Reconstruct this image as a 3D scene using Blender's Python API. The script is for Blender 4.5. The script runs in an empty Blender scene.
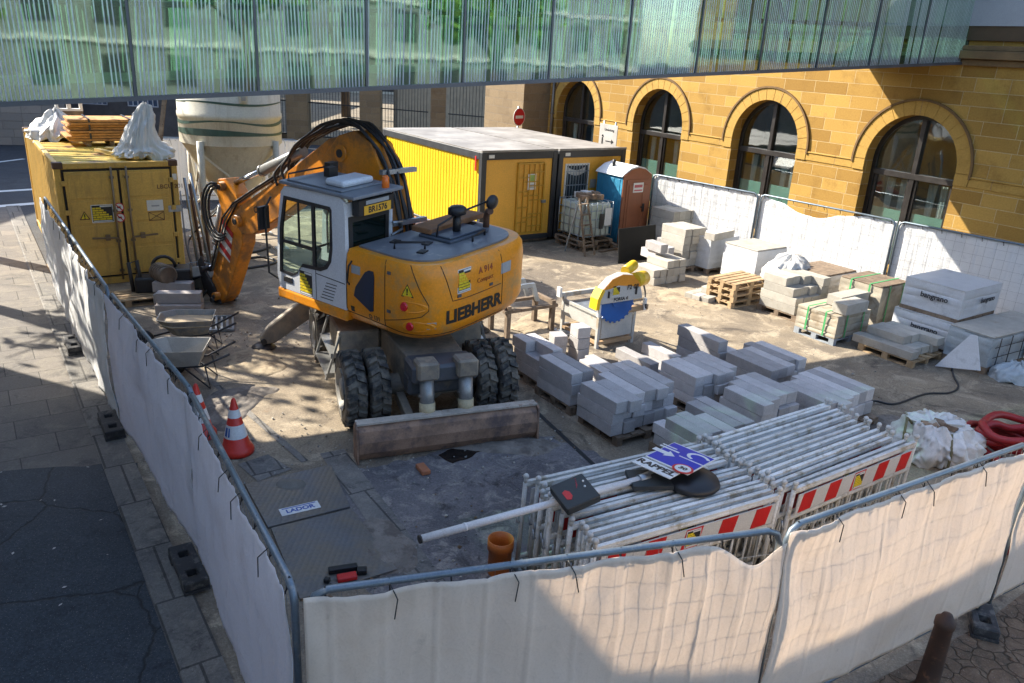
import bpy, bmesh, math, random
from mathutils import Matrix, Vector, noise
random.seed(7)
scene = bpy.context.scene
COL = scene.collection
R = math.radians

# ------------------------------------------------------------ camera, sky, sun
CAMH, CAMF, CAMP, CAMR = 5.25, 790.0, 0.352, 0.060
cam_d = bpy.data.cameras.new('camera')
cam_d.sensor_width = 36.0
cam_d.lens = CAMF * 36.0 / 1024.0
cam_d.clip_start = 0.1
cam_d.clip_end = 3000.0
cam = bpy.data.objects.new('camera', cam_d)
COL.objects.link(cam)
cam.matrix_world = (Matrix.Translation((0, 0, CAMH)) @ Matrix.Rotation(math.pi / 2 - CAMP, 4, 'X')
                    @ Matrix.Rotation(CAMR, 4, 'Z'))
scene.camera = cam

SUN_EL, SUN_AZ_TO = 37.0, 112.0          # elevation, azimuth the light travels towards (from +Y, clockwise)
sx, sy = math.sin(R(SUN_AZ_TO)), math.cos(R(SUN_AZ_TO))
sun_dir = Vector((sx * math.cos(R(SUN_EL)), sy * math.cos(R(SUN_EL)), -math.sin(R(SUN_EL))))
sd = bpy.data.lights.new('sun', 'SUN')
sd.energy = 4.5
sd.angle = R(0.5)
sd.color = (1.0, 0.93, 0.80)
sun = bpy.data.objects.new('sun', sd)
COL.objects.link(sun)
sun.rotation_euler = sun_dir.to_track_quat('-Z', 'Y').to_euler()
sun.location = (-20, 20, 30)
world = bpy.data.worlds.new('World')
scene.world = world
world.use_nodes = True
wn = world.node_tree
wn.nodes.clear()
sky = wn.nodes.new('ShaderNodeTexSky')
sky.sky_type = 'NISHITA'
sky.sun_disc = False
sky.sun_elevation = R(SUN_EL)
sky.sun_rotation = R(SUN_AZ_TO + 180.0)
bg = wn.nodes.new('ShaderNodeBackground')
bg.inputs['Strength'].default_value = 0.15
wo = wn.nodes.new('ShaderNodeOutputWorld')
wn.links.new(sky.outputs[0], bg.inputs[0])
wn.links.new(bg.outputs[0], wo.inputs[0])
vs = scene.view_settings
vs.view_transform = 'Standard'
vs.look = 'None'
vs.exposure = 1.58
vs.gamma = 1.0
scene.cycles.max_bounces = 8
scene.cycles.transparent_max_bounces = 16
scene.cycles.caustics_reflective = False
scene.cycles.caustics_refractive = False
scene.cycles.use_denoising = True

# ------------------------------------------------------------ picture point -> place
def ray(u, v):
    a, b = u - 512.0, v - 341.5
    c, s = math.cos(CAMR), math.sin(CAMR)
    x, y = c * a + s * b, -s * a + c * b
    up = -y / CAMF
    return Vector((x / CAMF, math.cos(CAMP) + up * math.sin(CAMP), -math.sin(CAMP) + up * math.cos(CAMP)))
def G(u, v, z=0.0):
    d = ray(u, v)
    t = (z - CAMH) / d.z
    return Vector((0, 0, CAMH)) + d * t
def AT(u, v, Y):
    d = ray(u, v)
    return Vector((0, 0, CAMH)) + d * (Y / d.y)
def azv(a):
    return Vector((math.sin(R(a)), math.cos(R(a)), 0))

# ------------------------------------------------------------ materials
MATS = {}
def lin(c):
    return tuple(((x / 12.92) if x <= 0.04045 else ((x + 0.055) / 1.055) ** 2.4) for x in c)
class NT:
    def __init__(s, name):
        s.m = bpy.data.materials.new(name)
        s.m.use_nodes = True
        s.t = s.m.node_tree
        s.t.nodes.clear()
        s.out = s.n('ShaderNodeOutputMaterial')
    def n(s, ty, **kw):
        nd = s.t.nodes.new(ty)
        for k, v in kw.items():
            setattr(nd, k, v)
        return nd
    def l(s, a, b):
        s.t.links.new(a, b)
    def math(s, op, a, b=None, clamp=False):
        nd = s.n('ShaderNodeMath', operation=op)
        nd.use_clamp = clamp
        for i, x in enumerate((a, b)):
            if x is None: continue
            if isinstance(x, (int, float)): nd.inputs[i].default_value = x
            else: s.l(x, nd.inputs[i])
        return nd.outputs[0]
    def noise(s, vec, scale, detail=5, rough=0.6, dist=0.0):
        nd = s.n('ShaderNodeTexNoise')
        nd.inputs['Scale'].default_value = scale
        nd.inputs['Detail'].default_value = detail
        nd.inputs['Roughness'].default_value = rough
        nd.inputs['Distortion'].default_value = dist
        if vec is not None: s.l(vec, nd.inputs['Vector'])
        return nd.outputs[0]
    def ramp(s, fac, lo, hi):
        nd = s.n('ShaderNodeMapRange')
        nd.inputs['From Min'].default_value = lo
        nd.inputs['From Max'].default_value = hi
        nd.interpolation_type = 'SMOOTHSTEP'
        s.l(fac, nd.inputs['Value'])
        return nd.outputs[0]
    def mix(s, fac, a, b, blend='MIX'):
        nd = s.n('ShaderNodeMix', data_type='RGBA', blend_type=blend)
        for sock, x in ((nd.inputs[0], fac), (nd.inputs[6], a), (nd.inputs[7], b)):
            if isinstance(x, (int, float)): sock.default_value = x
            elif isinstance(x, (tuple, list)): sock.default_value = (*x[:3], 1)
            else: s.l(x, sock)
        return nd.outputs[2]
    def coords(s, rnd=True, which='Object'):
        tc = s.n('ShaderNodeTexCoord')
        if not rnd: return tc.outputs[which]
        oi = s.n('ShaderNodeObjectInfo')
        k = s.math('MULTIPLY', oi.outputs['Random'], 37.0)
        ad = s.n('ShaderNodeVectorMath', operation='ADD')
        s.l(tc.outputs[which], ad.inputs[0])
        s.l(k, ad.inputs[1])
        return ad.outputs[0]
    def bsdf(s, col, rough, metal=0.0, normal=None, spec=0.5):
        b = s.n('ShaderNodeBsdfPrincipled')
        for k, x in (('Base Color', col), ('Roughness', rough), ('Metallic', metal), ('Specular IOR Level', spec)):
            if isinstance(x, (int, float)): b.inputs[k].default_value = x
            elif isinstance(x, (tuple, list)): b.inputs[k].default_value = (*x[:3], 1)
            else: s.l(x, b.inputs[k])
        if normal is not None: s.l(normal, b.inputs['Normal'])
        return b.outputs[0]
    def bump(s, h, strength, dist=0.01):
        b = s.n('ShaderNodeBump')
        b.inputs['Strength'].default_value = strength
        b.inputs['Distance'].default_value = dist
        s.l(h, b.inputs['Height'])
        return b.outputs[0]
    def done(s, sh):
        s.l(sh, s.out.inputs[0])
        return s.m

def M(name, col, rough=0.6, metal=0.0, v=0.14, sc=3.0, col2=None, c2sc=2.0, c2th=0.6, c2w=0.06,
      bump=0.0, bsc=40.0, rv=0.0, spec=0.5, streak=False, fine=0.08):
    """weathered surface: broad mottling, fine grain, optional stain patches, optional bump"""
    if name in MATS: return MATS[name]
    t = NT(name)
    co = t.coords()
    n1 = t.noise(co, sc, 6, 0.65)
    c = t.mix(t.ramp(n1, 0.3, 0.7), tuple(x * (1 - v) for x in col), tuple(min(1, x * (1 + v)) for x in col))
    n3 = t.noise(co, sc * 22, 3, 0.7)
    c = t.mix(t.ramp(n3, 0.3, 0.7), c, t.mix(1.0, c, (1 - 2 * fine,) * 3, 'MULTIPLY'))
    if col2 is not None:
        cv = co
        if streak:
            mp = t.n('ShaderNodeMapping')
            mp.inputs['Scale'].default_value = (3.0, 3.0, 0.35)
            t.l(co, mp.inputs['Vector'])
            cv = mp.outputs[0]
        n2 = t.noise(cv, c2sc, 8, 0.7)
        c = t.mix(t.ramp(n2, c2th - c2w, c2th + c2w), c, col2)
    if rv:
        oi = t.n('ShaderNodeObjectInfo')
        k = t.n('ShaderNodeMapRange')
        k.inputs['To Min'].default_value = 1 - rv
        k.inputs['To Max'].default_value = 1 + rv * 0.6
        t.l(oi.outputs['Random'], k.inputs['Value'])
        hv = t.n('ShaderNodeHueSaturation')
        t.l(c, hv.inputs['Color'])
        t.l(k.outputs[0], hv.inputs['Value'])
        c = hv.outputs[0]
    rr = t.n('ShaderNodeMapRange')
    rr.inputs['To Min'].default_value = max(0.03, rough - 0.12)
    rr.inputs['To Max'].default_value = min(1, rough + 0.12)
    t.l(n1, rr.inputs['Value'])
    nm = t.bump(t.noise(co, bsc, 4, 0.7), bump) if bump else None
    MATS[name] = t.done(t.bsdf(c, rr.outputs[0], metal, nm, spec))
    return MATS[name]

def glass(name, tint=(0.5, 0.6, 0.58), opa=0.25, body=(0.02, 0.03, 0.03), rough=0.03, refl=0.0):
    if name in MATS: return MATS[name]
    t = NT(name)
    tr = t.n('ShaderNodeBsdfTransparent'); tr.inputs[0].default_value = (*tint, 1)
    df = t.n('ShaderNodeBsdfDiffuse'); df.inputs[0].default_value = (*body, 1)
    gl = t.n('ShaderNodeBsdfGlossy'); gl.inputs['Roughness'].default_value = rough
    co = t.coords()
    nm = t.bump(t.noise(co, 1.2, 2), 0.05, 0.05)
    t.l(nm, gl.inputs['Normal'])
    ge = t.n('ShaderNodeNewGeometry')
    dp = t.n('ShaderNodeVectorMath', operation='DOT_PRODUCT'); t.l(ge.outputs['Incoming'], dp.inputs[0]); t.l(ge.outputs['Normal'], dp.inputs[1])
    om = t.math('SUBTRACT', 1.0, t.math('ABSOLUTE', dp.outputs['Value']), True)
    fz = t.math('ADD', 0.04, t.math('MULTIPLY', t.math('POWER', om, 5.0), 0.9))
    m1 = t.n('ShaderNodeMixShader'); m1.inputs[0].default_value = opa
    t.l(tr.outputs[0], m1.inputs[1]); t.l(df.outputs[0], m1.inputs[2])
    m2 = t.n('ShaderNodeMixShader')
    t.l(t.math('ADD', fz, refl), m2.inputs[0]); t.l(m1.outputs[0], m2.inputs[1]); t.l(gl.outputs[0], m2.inputs[2])
    MATS[name] = t.done(m2.outputs[0])
    return MATS[name]

# ------------------------------------------------------------ mesh builder
class MB:
    def __init__(s, M4=None):
        s.v, s.f, s.m, s.sm = [], [], [], []
        s.M = M4 or Matrix.Identity(4)
    def add(s, verts, faces, mat=0, smooth=False):
        o = len(s.v)
        s.v += [s.M @ Vector(p) for p in verts]
        for f in faces:
            s.f.append([o + i for i in f]); s.m.append(mat); s.sm.append(smooth)
        return s
    def box(s, c, d, mat=0, rz=0.0, rx=0.0, ry=0.0, taper=1.0):
        X, Y, Z = d[0] / 2, d[1] / 2, d[2] / 2
        T = Matrix.Translation(c) @ Matrix.Rotation(rz, 4, 'Z') @ Matrix.Rotation(ry, 4, 'Y') @ Matrix.Rotation(rx, 4, 'X')
        vs = [T @ Vector((x * (taper if z > 0 else 1), y * (taper if z > 0 else 1), z)) for z in (-Z, Z) for x, y in ((-X, -Y), (X, -Y), (X, Y), (-X, Y))]
        return s.add(vs, [(3, 2, 1, 0), (4, 5, 6, 7), (0, 1, 5, 4), (1, 2, 6, 5), (2, 3, 7, 6), (3, 0, 4, 7)], mat)
    def bb(s, x0, x1, y0, y1, z0, z1, mat=0):
        return s.box(((x0 + x1) / 2, (y0 + y1) / 2, (z0 + z1) / 2), (abs(x1 - x0), abs(y1 - y0), abs(z1 - z0)), mat)
    def bar(s, a, b, w, h=None, mat=0, up=(0, 0, 1)):
        """square bar from a to b"""
        a, b = Vector(a), Vector(b); h = h or w
        d = (b - a)
        L = d.length
        if L < 1e-6: return s
        d.normalize()
        u = Vector(up)
        if abs(d.dot(u)) > 0.98: u = Vector((1, 0, 0))
        r = d.cross(u).normalized(); u = r.cross(d)
        vs = [p + r * x + u * y for p in (a, b) for x, y in ((-w / 2, -h / 2), (w / 2, -h / 2), (w / 2, h / 2), (-w / 2, h / 2))]
        return s.add(vs, [(3, 2, 1, 0), (4, 5, 6, 7), (0, 1, 5, 4), (1, 2, 6, 5), (2, 3, 7, 6), (3, 0, 4, 7)], mat)
    def tube(s, pts, r, n=8, mat=0, closed=False, r2=None):
        pts = [Vector(p) for p in pts]
        N = len(pts)
        vs = []
        prev = None
        for i, p in enumerate(pts):
            if closed: d = pts[(i + 1) % N] - pts[i - 1]
            else: d = pts[min(i + 1, N - 1)] - pts[max(i - 1, 0)]
            d.normalize()
            if prev is None:
                u = Vector((0, 0, 1)) if abs(d.z) < 0.95 else Vector((1, 0, 0))
            else: u = prev
            x = d.cross(u)
            if x.length < 1e-5: x = d.cross(Vector((0.3, 0.7, 0.6)))
            x.normalize()
            y = x.cross(d).normalized(); prev = y
            rr = r if r2 is None else r + (r2 - r) * i / max(1, N - 1)
            for k in range(n):
                a = 2 * math.pi * k / n
                vs.append(p + (x * math.cos(a) + y * math.sin(a)) * rr)
        fs = []
        for i in range(N if closed else N - 1):
            j = (i + 1) % N
            for k in range(n):
                fs.append((i * n + k, i * n + (k + 1) % n, j * n + (k + 1) % n, j * n + k))
        s.add(vs, fs, mat, True)
        if not closed:
            o = len(s.v) - len(vs)
            s.f.append([o + k for k in range(n)][::-1]); s.m.append(mat); s.sm.append(False)
            s.f.append([o + (N - 1) * n + k for k in range(n)]); s.m.append(mat); s.sm.append(False)
        return s
    def cyl(s, a, b, r, n=14, mat=0, r2=None):
        return s.tube([a, b], r, n, mat, r2=r2)
    def lathe(s, prof, n=24, c=(0, 0, 0), axis='Z', mat=0, smooth=True, mats=None):
        vs = []
        for r, h in prof:
            for k in range(n):
                a = 2 * math.pi * k / n
                x, y = r * math.cos(a), r * math.sin(a)
                p = {'Z': (x, y, h), 'X': (h, x, y), 'Y': (y, h, x)}[axis]
                vs.append((p[0] + c[0], p[1] + c[1], p[2] + c[2]))
        for i in range(len(prof) - 1):
            fs = [(k, (k + 1) % n, n + (k + 1) % n, n + k) for k in range(n)]
            s.add([vs[i * n + q] for q in range(2 * n)], fs, (mats[i] if mats else mat), smooth)
        return s
    def prism(s, pts, O, U, V, W, mat=0):
        """polygon pts (u,v) in plane O,U,V swept along W (a vector)"""
        O, U, V, W = Vector(O), Vector(U), Vector(V), Vector(W)
        n = len(pts)
        a = [O + U * p[0] + V * p[1] for p in pts]
        b = [p + W for p in a]
        fs = [tuple(range(n))[::-1], tuple(range(n, 2 * n))] + [(i, (i + 1) % n, n + (i + 1) % n, n + i) for i in range(n)]
        return s.add(a + b, fs, mat)
    def plate(s, outer, holes, O, U, V, W, mat=0):
        """polygon with holes swept along W"""
        bm = bmesh.new()
        loops = []
        for lp in [outer] + holes:
            vv = [bm.verts.new((p[0], p[1], 0)) for p in lp]
            for i in range(len(vv)): bm.edges.new((vv[i], vv[(i + 1) % len(vv)]))
            loops.append(len(lp))
        bm.verts.index_update()
        bmesh.ops.triangle_fill(bm, use_beauty=True, use_dissolve=False, edges=bm.edges[:])
        bm.verts.index_update()
        P = [v.co.copy() for v in bm.verts]
        F = [[v.index for v in f.verts] for f in bm.faces]
        bm.free()
        O, U, V, W = Vector(O), Vector(U), Vector(V), Vector(W)
        n = len(P)
        a = [O + U * p.x + V * p.y for p in P]
        fs = [list(f) for f in F] + [[n + i for i in f][::-1] for f in F]
        o = 0
        for L in loops:
            for i in range(L):
                p, q = o + i, o + (i + 1) % L
                fs.append((p, q, n + q, n + p))
            o += L
        return s.add(a + [p + W for p in a], fs, mat)
    def grid(s, fn, nu, nv, mat=0, smooth=True):
        vs = [fn(i / nu, j / nv) for j in range(nv + 1) for i in range(nu + 1)]
        fs = [(j * (nu + 1) + i, j * (nu + 1) + i + 1, (j + 1) * (nu + 1) + i + 1, (j + 1) * (nu + 1) + i) for j in range(nv) for i in range(nu)]
        return s.add(vs, fs, mat, smooth)
    def ball(s, c, r, nu=10, nv=7, mat=0, sz=(1, 1, 1)):
        c = Vector(c)
        return s.grid(lambda u, v: (c.x + sz[0] * r * math.sin(math.pi * v) * math.cos(2 * math.pi * u), c.y + sz[1] * r * math.sin(math.pi * v) * math.sin(2 * math.pi * u), c.z - sz[2] * r * math.cos(math.pi * v)), nu, nv, mat)
    def text(s, txt, size, Mx, mat=0, depth=0.004, bold=0.0, align='CENTER', warp=None):
        cu = bpy.data.curves.new('lettering', 'FONT')
        cu.body = txt; cu.size = size; cu.align_x = align; cu.align_y = 'CENTER'
        cu.extrude = depth; cu.offset = bold; cu.resolution_u = 3
        ob = bpy.data.objects.new('lettering', cu)
        COL.objects.link(ob)
        bpy.context.view_layer.update()
        me = bpy.data.meshes.new_from_object(ob.evaluated_get(bpy.context.evaluated_depsgraph_get()))
        vs = [(warp(v.co) if warp else Mx @ v.co) for v in me.vertices]
        s.add(vs, [list(p.vertices) for p in me.polygons], mat)
        bpy.data.objects.remove(ob); bpy.data.curves.remove(cu); bpy.data.meshes.remove(me)
        return s
    def build(s, name, mats, parent=None, bevel=0.0, seg=1, loc=None, fix=True):
        me = bpy.data.meshes.new(name)
        me.from_pydata([tuple(p) for p in s.v], [], s.f)
        if not isinstance(mats, (list, tuple)): mats = [mats]
        for m in mats: me.materials.append(m)
        me.polygons.foreach_set('material_index', s.m)
        me.polygons.foreach_set('use_smooth', s.sm)
        if fix:
            bm = bmesh.new(); bm.from_mesh(me)
            bmesh.ops.remove_doubles(bm, verts=bm.verts[:], dist=1e-5)
            bmesh.ops.recalc_face_normals(bm, faces=bm.faces[:])
            bm.to_mesh(me); bm.free()
        me.update()
        o = bpy.data.objects.new(name, me)
        COL.objects.link(o)
        if parent is not None: o.parent = parent
        if loc is not None: o.location = loc
        if bevel:
            b = o.modifiers.new('bevel', 'BEVEL')
            b.width = bevel; b.segments = seg; b.limit_method = 'ANGLE'; b.angle_limit = R(35)
        return o

def tag(o, label=None, cat=None, group=None, kind=None):
    if label: o['label'] = label
    if cat: o['category'] = cat
    if group: o['group'] = group
    if kind: o['kind'] = kind
    return o
def thing(name, label, cat, loc=(0, 0, 0), az=0.0, group=None):
    """an Empty at the thing's base; its local +Y points along azimuth az"""
    o = bpy.data.objects.new(name, None)
    o.empty_display_size = 0.2
    COL.objects.link(o)
    o.location = loc; o.rotation_euler = (0, 0, -R(az))
    return tag(o, label, cat, group)
def put(o, loc, az=0.0):
    o.location = loc; o.rotation_euler = (0, 0, -R(az))
    return o
def dup(o, parent=None):
    c = o.copy()
    COL.objects.link(c)
    if parent is not None: c.parent = parent
    for ch in [k for k in list(o.children)]:
        dup(ch, c)
    return c
def arc(cx, cy, r, a0, a1, n):
    return [(cx + r * math.cos(R(a0 + (a1 - a0) * i / n)), cy + r * math.sin(R(a0 + (a1 - a0) * i / n))) for i in range(n + 1)]
ORD = ['', 'first', 'second', 'third', 'fourth', 'fifth', 'sixth', 'seventh', 'eighth', 'ninth', 'tenth', 'eleventh', 'twelfth', 'thirteenth', 'fourteenth']
X3, Y3, Z3 = Vector((1, 0, 0)), Vector((0, 1, 0)), Vector((0, 0, 1))

# shared materials
WHITE = M('white_paint', (0.72, 0.72, 0.70), 0.45, v=0.06, col2=(0.42, 0.38, 0.32), c2sc=3, c2th=0.68)
BLACK = M('black_plastic', (0.015, 0.015, 0.017), 0.45, v=0.2)
RUBBER = M('tyre_rubber', (0.028, 0.028, 0.030), 0.75, v=0.25, col2=(0.16, 0.14, 0.11), c2sc=5, c2th=0.50, c2w=0.12, bump=0.2)
DARKSTEEL = M('dark_steel', (0.05, 0.05, 0.055), 0.5, 0.6, v=0.2, col2=(0.12, 0.08, 0.05), c2sc=6, c2th=0.62)
GALV = M('galvanised_steel', (0.36, 0.40, 0.44), 0.42, 0.75, v=0.15, sc=6, col2=(0.22, 0.17, 0.13), c2sc=9, c2th=0.68)
CHROME = M('polished_rod', (0.7, 0.7, 0.72), 0.15, 1.0, v=0.05)
WOOD = M('raw_wood', (0.42, 0.29, 0.16), 0.8, v=0.25, sc=5, col2=(0.20, 0.13, 0.08), c2sc=7, c2th=0.6, bump=0.2, rv=0.2)
OLDWOOD = M('weathered_wood', (0.22, 0.16, 0.11), 0.85, v=0.3, sc=5, col2=(0.09, 0.06, 0.04), c2sc=7, c2th=0.6, bump=0.2, rv=0.2)
RED = M('signal_red', (0.55, 0.02, 0.02), 0.45, v=0.1, col2=(0.30, 0.05, 0.03), c2sc=6, c2th=0.68)
YEL = M('emblem_yellow', (0.80, 0.60, 0.02), 0.5, v=0.05)
GREYPL = M('grey_plastic', (0.35, 0.36, 0.37), 0.5, v=0.08)

def emblem(name, parent, Mx, w, h, border=0.04, warp=None, text=True):
    """the firm's sign: yellow brick courses stepping down to the right on black, inside a white edge"""
    b = MB(Mx)
    if warp: b.M = Matrix.Identity(4)
    P = (lambda x, y, z: warp(Vector((x, y, z)))) if warp else (lambda x, y, z: (x, y, z))
    def q(x0, x1, y0, y1, z, mat):
        n = 6 if warp else 1
        for i in range(n):
            a, c = x0 + (x1 - x0) * i / n, x0 + (x1 - x0) * (i + 1) / n
            b.add([P(a, y0, 0.0), P(c, y0, 0.0), P(c, y1, 0.0), P(a, y1, 0.0), P(a, y0, z), P(c, y0, z), P(c, y1, z), P(a, y1, z)],
                  [(3, 2, 1, 0), (4, 5, 6, 7), (0, 1, 5, 4), (1, 2, 6, 5), (2, 3, 7, 6), (3, 0, 4, 7)], mat)
    q(-w / 2, w / 2, -h / 2, h / 2, 0.003, 0)
    e = border * w
    q(-w / 2 + e, w / 2 - e, -h / 2 + e, h / 2 - e, 0.005, 1)
    iw, ih = w - 2 * e, h - 2 * e
    rows = 6
    rh = ih * 0.80 / rows
    widths = [1.0, 1.0, 0.84, 0.72, 0.6, 0.48]
    y = -ih / 2 + ih * 0.10
    for r in range(rows):
        x = -iw / 2 + 0.02 * iw
        xe = -iw / 2 + iw * widths[r] * 0.98
        k = 0
        bw = iw * 0.33
        while x < xe - 0.02 * iw:
            L = min(bw * (0.5 if (r % 2 and k == 0) else 1), xe - x)
            q(x, x + L - 0.025 * iw, y + 0.012 * ih, y + rh - 0.02 * ih, 0.0075, 2)
            x += L; k += 1
        y += rh
    q(-iw * 0.1, iw * 0.48, ih * 0.40, ih * 0.48, 0.0075, 0)
    q(-iw * 0.46, iw * 0.46, -ih * 0.48, -ih * 0.42, 0.0075, 0)
    return b.build(name, [WHITE, BLACK, YEL], parent)
# ============================================================ THE SETTING
def sheet(name, pts, z, mat, kind='structure'):
    me = bpy.data.meshes.new(name)
    me.from_pydata([(p[0], p[1], z) for p in pts], [], [tuple(range(len(pts)))])
    me.materials.append(mat); me.update()
    o = bpy.data.objects.new(name, me); COL.objects.link(o)
    bm = bmesh.new(); bm.from_mesh(me)
    bmesh.ops.recalc_face_normals(bm, faces=bm.faces[:])
    if bm.faces[0].normal.z < 0: bmesh.ops.reverse_faces(bm, faces=bm.faces[:])
    bm.to_mesh(me); bm.free()
    if kind: o['kind'] = kind
    return o
def ragged(pts, n, amp, sd):
    rr_ = random.Random(sd); out = []
    for i in range(len(pts)):
        a, b_ = pts[i], pts[(i + 1) % len(pts)]
        for k in range(n): out.append(a.lerp(b_, k / n) + Vector((rr_.uniform(-amp, amp), rr_.uniform(-amp, amp), 0)))
    return out
D1, D2 = azv(-35), azv(55)          # the site's two main directions

def ground_mat(name, a, b, c, stain, rust=None, slab=None, sc=0.5, rough=0.85, speck=0.12, ang=-35.0, joint=(0.06, 0.055, 0.05), bumpk=0.35, dk=1.0, cracks=False, crk=5.5, crw=0.05):
    t = NT(name)
    co = t.coords(False)
    big = t.noise(co, sc, 7, 0.65, 0.4)
    mid = t.noise(co, sc * 4.5, 6, 0.7, 0.8)
    fine = t.noise(co, 38, 4, 0.75)
    col = t.mix(t.ramp(big, 0.35, 0.65), a, b)
    col = t.mix(t.ramp(mid, 0.48, 0.66), col, c)
    st = t.noise(co, sc * 1.9, 8, 0.72, 1.5)
    col = t.mix(t.ramp(st, 0.52, 0.68), col, stain)
    if rust:
        ru = t.noise(co, sc * 1.3 + 0.11, 7, 0.7, 0.6)
        col = t.mix(t.math('MULTIPLY', t.ramp(ru, 0.60, 0.74), 0.75), col, rust)
    col = t.mix(t.ramp(fine, 0.35, 0.7), t.mix(1.0, col, (1 - 2.2 * speck,) * 3, 'MULTIPLY'), col)
    grit = t.noise(co, 95, 2, 0.5)
    col = t.mix(t.math('MULTIPLY', t.ramp(grit, 0.66, 0.72), 0.55), col, (0.42, 0.40, 0.36))
    blot = t.noise(co, sc * 7.0 + 0.5, 8, 0.75, 2.0)
    col = t.mix(t.math('MULTIPLY', t.ramp(blot, 0.56, 0.66), 0.55), col, stain)
    h = t.math('ADD', t.math('MULTIPLY', fine, 0.6), mid)
    if slab:
        mp = t.n('ShaderNodeMapping')
        mp.inputs['Rotation'].default_value = (0, 0, R(ang))
        t.l(co, mp.inputs['Vector'])
        br = t.n('ShaderNodeTexBrick')
        br.inputs['Scale'].default_value = 1.0
        br.inputs['Brick Width'].default_value = slab[0]
        br.inputs['Row Height'].default_value = slab[1]
        br.inputs['Mortar Size'].default_value = slab[2]
        br.inputs['Mortar Smooth'].default_value = 0.2
        br.inputs['Color1'].default_value = (0.86, 0.86, 0.86, 1)
        br.inputs['Color2'].default_value = (1.1, 1.08, 1.05, 1)
        br.inputs['Mortar'].default_value = (0.4, 0.4, 0.4, 1)
        t.l(mp.outputs[0], br.inputs['Vector'])
        col = t.mix(1.0, col, br.outputs['Color'], 'MULTIPLY')
        h = t.math('SUBTRACT', h, t.math('MULTIPLY', br.outputs['Fac'], 0.9))
    if cracks:
        vo = t.n('ShaderNodeTexVoronoi', feature='DISTANCE_TO_EDGE')
        vo.inputs['Scale'].default_value = crk
        wob = t.n('ShaderNodeTexNoise'); wob.inputs['Scale'].default_value = 5
        t.l(co, wob.inputs['Vector'])
        ad = t.n('ShaderNodeVectorMath', operation='MULTIPLY_ADD')
        t.l(wob.outputs['Color'], ad.inputs[0]); ad.inputs[1].default_value = (0.12,) * 3; t.l(co, ad.inputs[2])
        t.l(ad.outputs[0], vo.inputs['Vector'])
        k = t.ramp(vo.outputs[0], 0.0, crw)
        col = t.mix(k, t.mix(1.0, col, (0.35, 0.33, 0.3), 'MULTIPLY'), col)
        h = t.math('ADD', h, k)
    nm = t.bump(h, bumpk, 0.02)
    ro = t.n('ShaderNodeMapRange'); ro.inputs['To Min'].default_value = rough - 0.2; ro.inputs['To Max'].default_value = rough + 0.1
    t.l(mid, ro.inputs['Value'])
    return t.done(t.bsdf(col, ro.outputs[0], 0, nm, 0.35))

GM_ASPH = ground_mat('asphalt', (0.045, 0.05, 0.06), (0.065, 0.068, 0.075), (0.055, 0.055, 0.06), (0.035, 0.036, 0.04), sc=0.35, speck=0.15)
GM_YARD = ground_mat('dusty_yard_concrete', (0.34, 0.27, 0.185), (0.19, 0.155, 0.118), (0.45, 0.37, 0.265), (0.10, 0.08, 0.063), rust=(0.27, 0.135, 0.055), sc=0.42, speck=0.17)
GM_PAVE = ground_mat('pavement_slabs', (0.205, 0.18, 0.155), (0.155, 0.14, 0.127), (0.235, 0.21, 0.175), (0.105, 0.097, 0.09), slab=(0.9, 0.6, 0.008), sc=0.5, speck=0.1)
GM_DARK = ground_mat('shade_dark_paving', (0.034, 0.045, 0.058), (0.050, 0.061, 0.076), (0.062, 0.072, 0.082), (0.024, 0.031, 0.042), sc=0.6, rough=0.7, speck=0.24, bumpk=0.3, cracks=True, crk=0.55, crw=0.012)  # dark bluish tone stands in for shade on the paving
GM_SLURRY = ground_mat('slurry_stained_concrete', (0.21, 0.19, 0.19), (0.13, 0.122, 0.128), (0.32, 0.29, 0.26), (0.065, 0.06, 0.06), rust=(0.32, 0.27, 0.20), sc=0.9, speck=0.16)
GM_STRIP = ground_mat('concrete_kerb_stone', (0.22, 0.205, 0.185), (0.17, 0.16, 0.15), (0.26, 0.24, 0.21), (0.10, 0.095, 0.09), slab=(0.35, 1.0, 0.014), sc=1.2)
GM_DIRT = ground_mat('cracked_dry_earth', (0.20, 0.13, 0.085), (0.15, 0.10, 0.065), (0.24, 0.165, 0.11), (0.10, 0.075, 0.05), sc=0.8, cracks=True, bumpk=0.7)
GM_PALE = ground_mat('pale_square_paving', (0.30, 0.245, 0.18), (0.24, 0.205, 0.155), (0.36, 0.31, 0.24), (0.12, 0.10, 0.08), slab=(0.8, 0.5, 0.02), sc=0.2)

sheet('ground', [(-900, -600), (900, -600), (900, 1200), (-900, 1200)], 0.0, GM_ASPH)
C0 = Vector((-1.23, 4.0, 0))                       # front corner of the fenced yard
LF = azv(-35.3)
yard = [C0 + Vector((-0.3, -0.2, 0)), Vector((2.1, 4.9, 0)), Vector((5.2, 6.7, 0)), Vector((16, 15.2, 0)), Vector((8.0, 24.8, 0)), Vector((3.4, 29, 0)), Vector((-4.6, 27, 0)), Vector((-8.0, 24.5, 0)),
        C0 + LF * 16.5 + Vector((-0.25, -0.1, 0))]
sheet('yard_ground', yard, 0.004, GM_YARD)
# slurry stained working slab in front of the excavator
sheet('stained_slab', ragged([G(342, 474), G(440, 452), G(545, 436), G(640, 470), G(560, 590), G(430, 640), G(330, 560)], 16, 0.05, 3), 0.008, GM_SLURRY)
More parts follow.
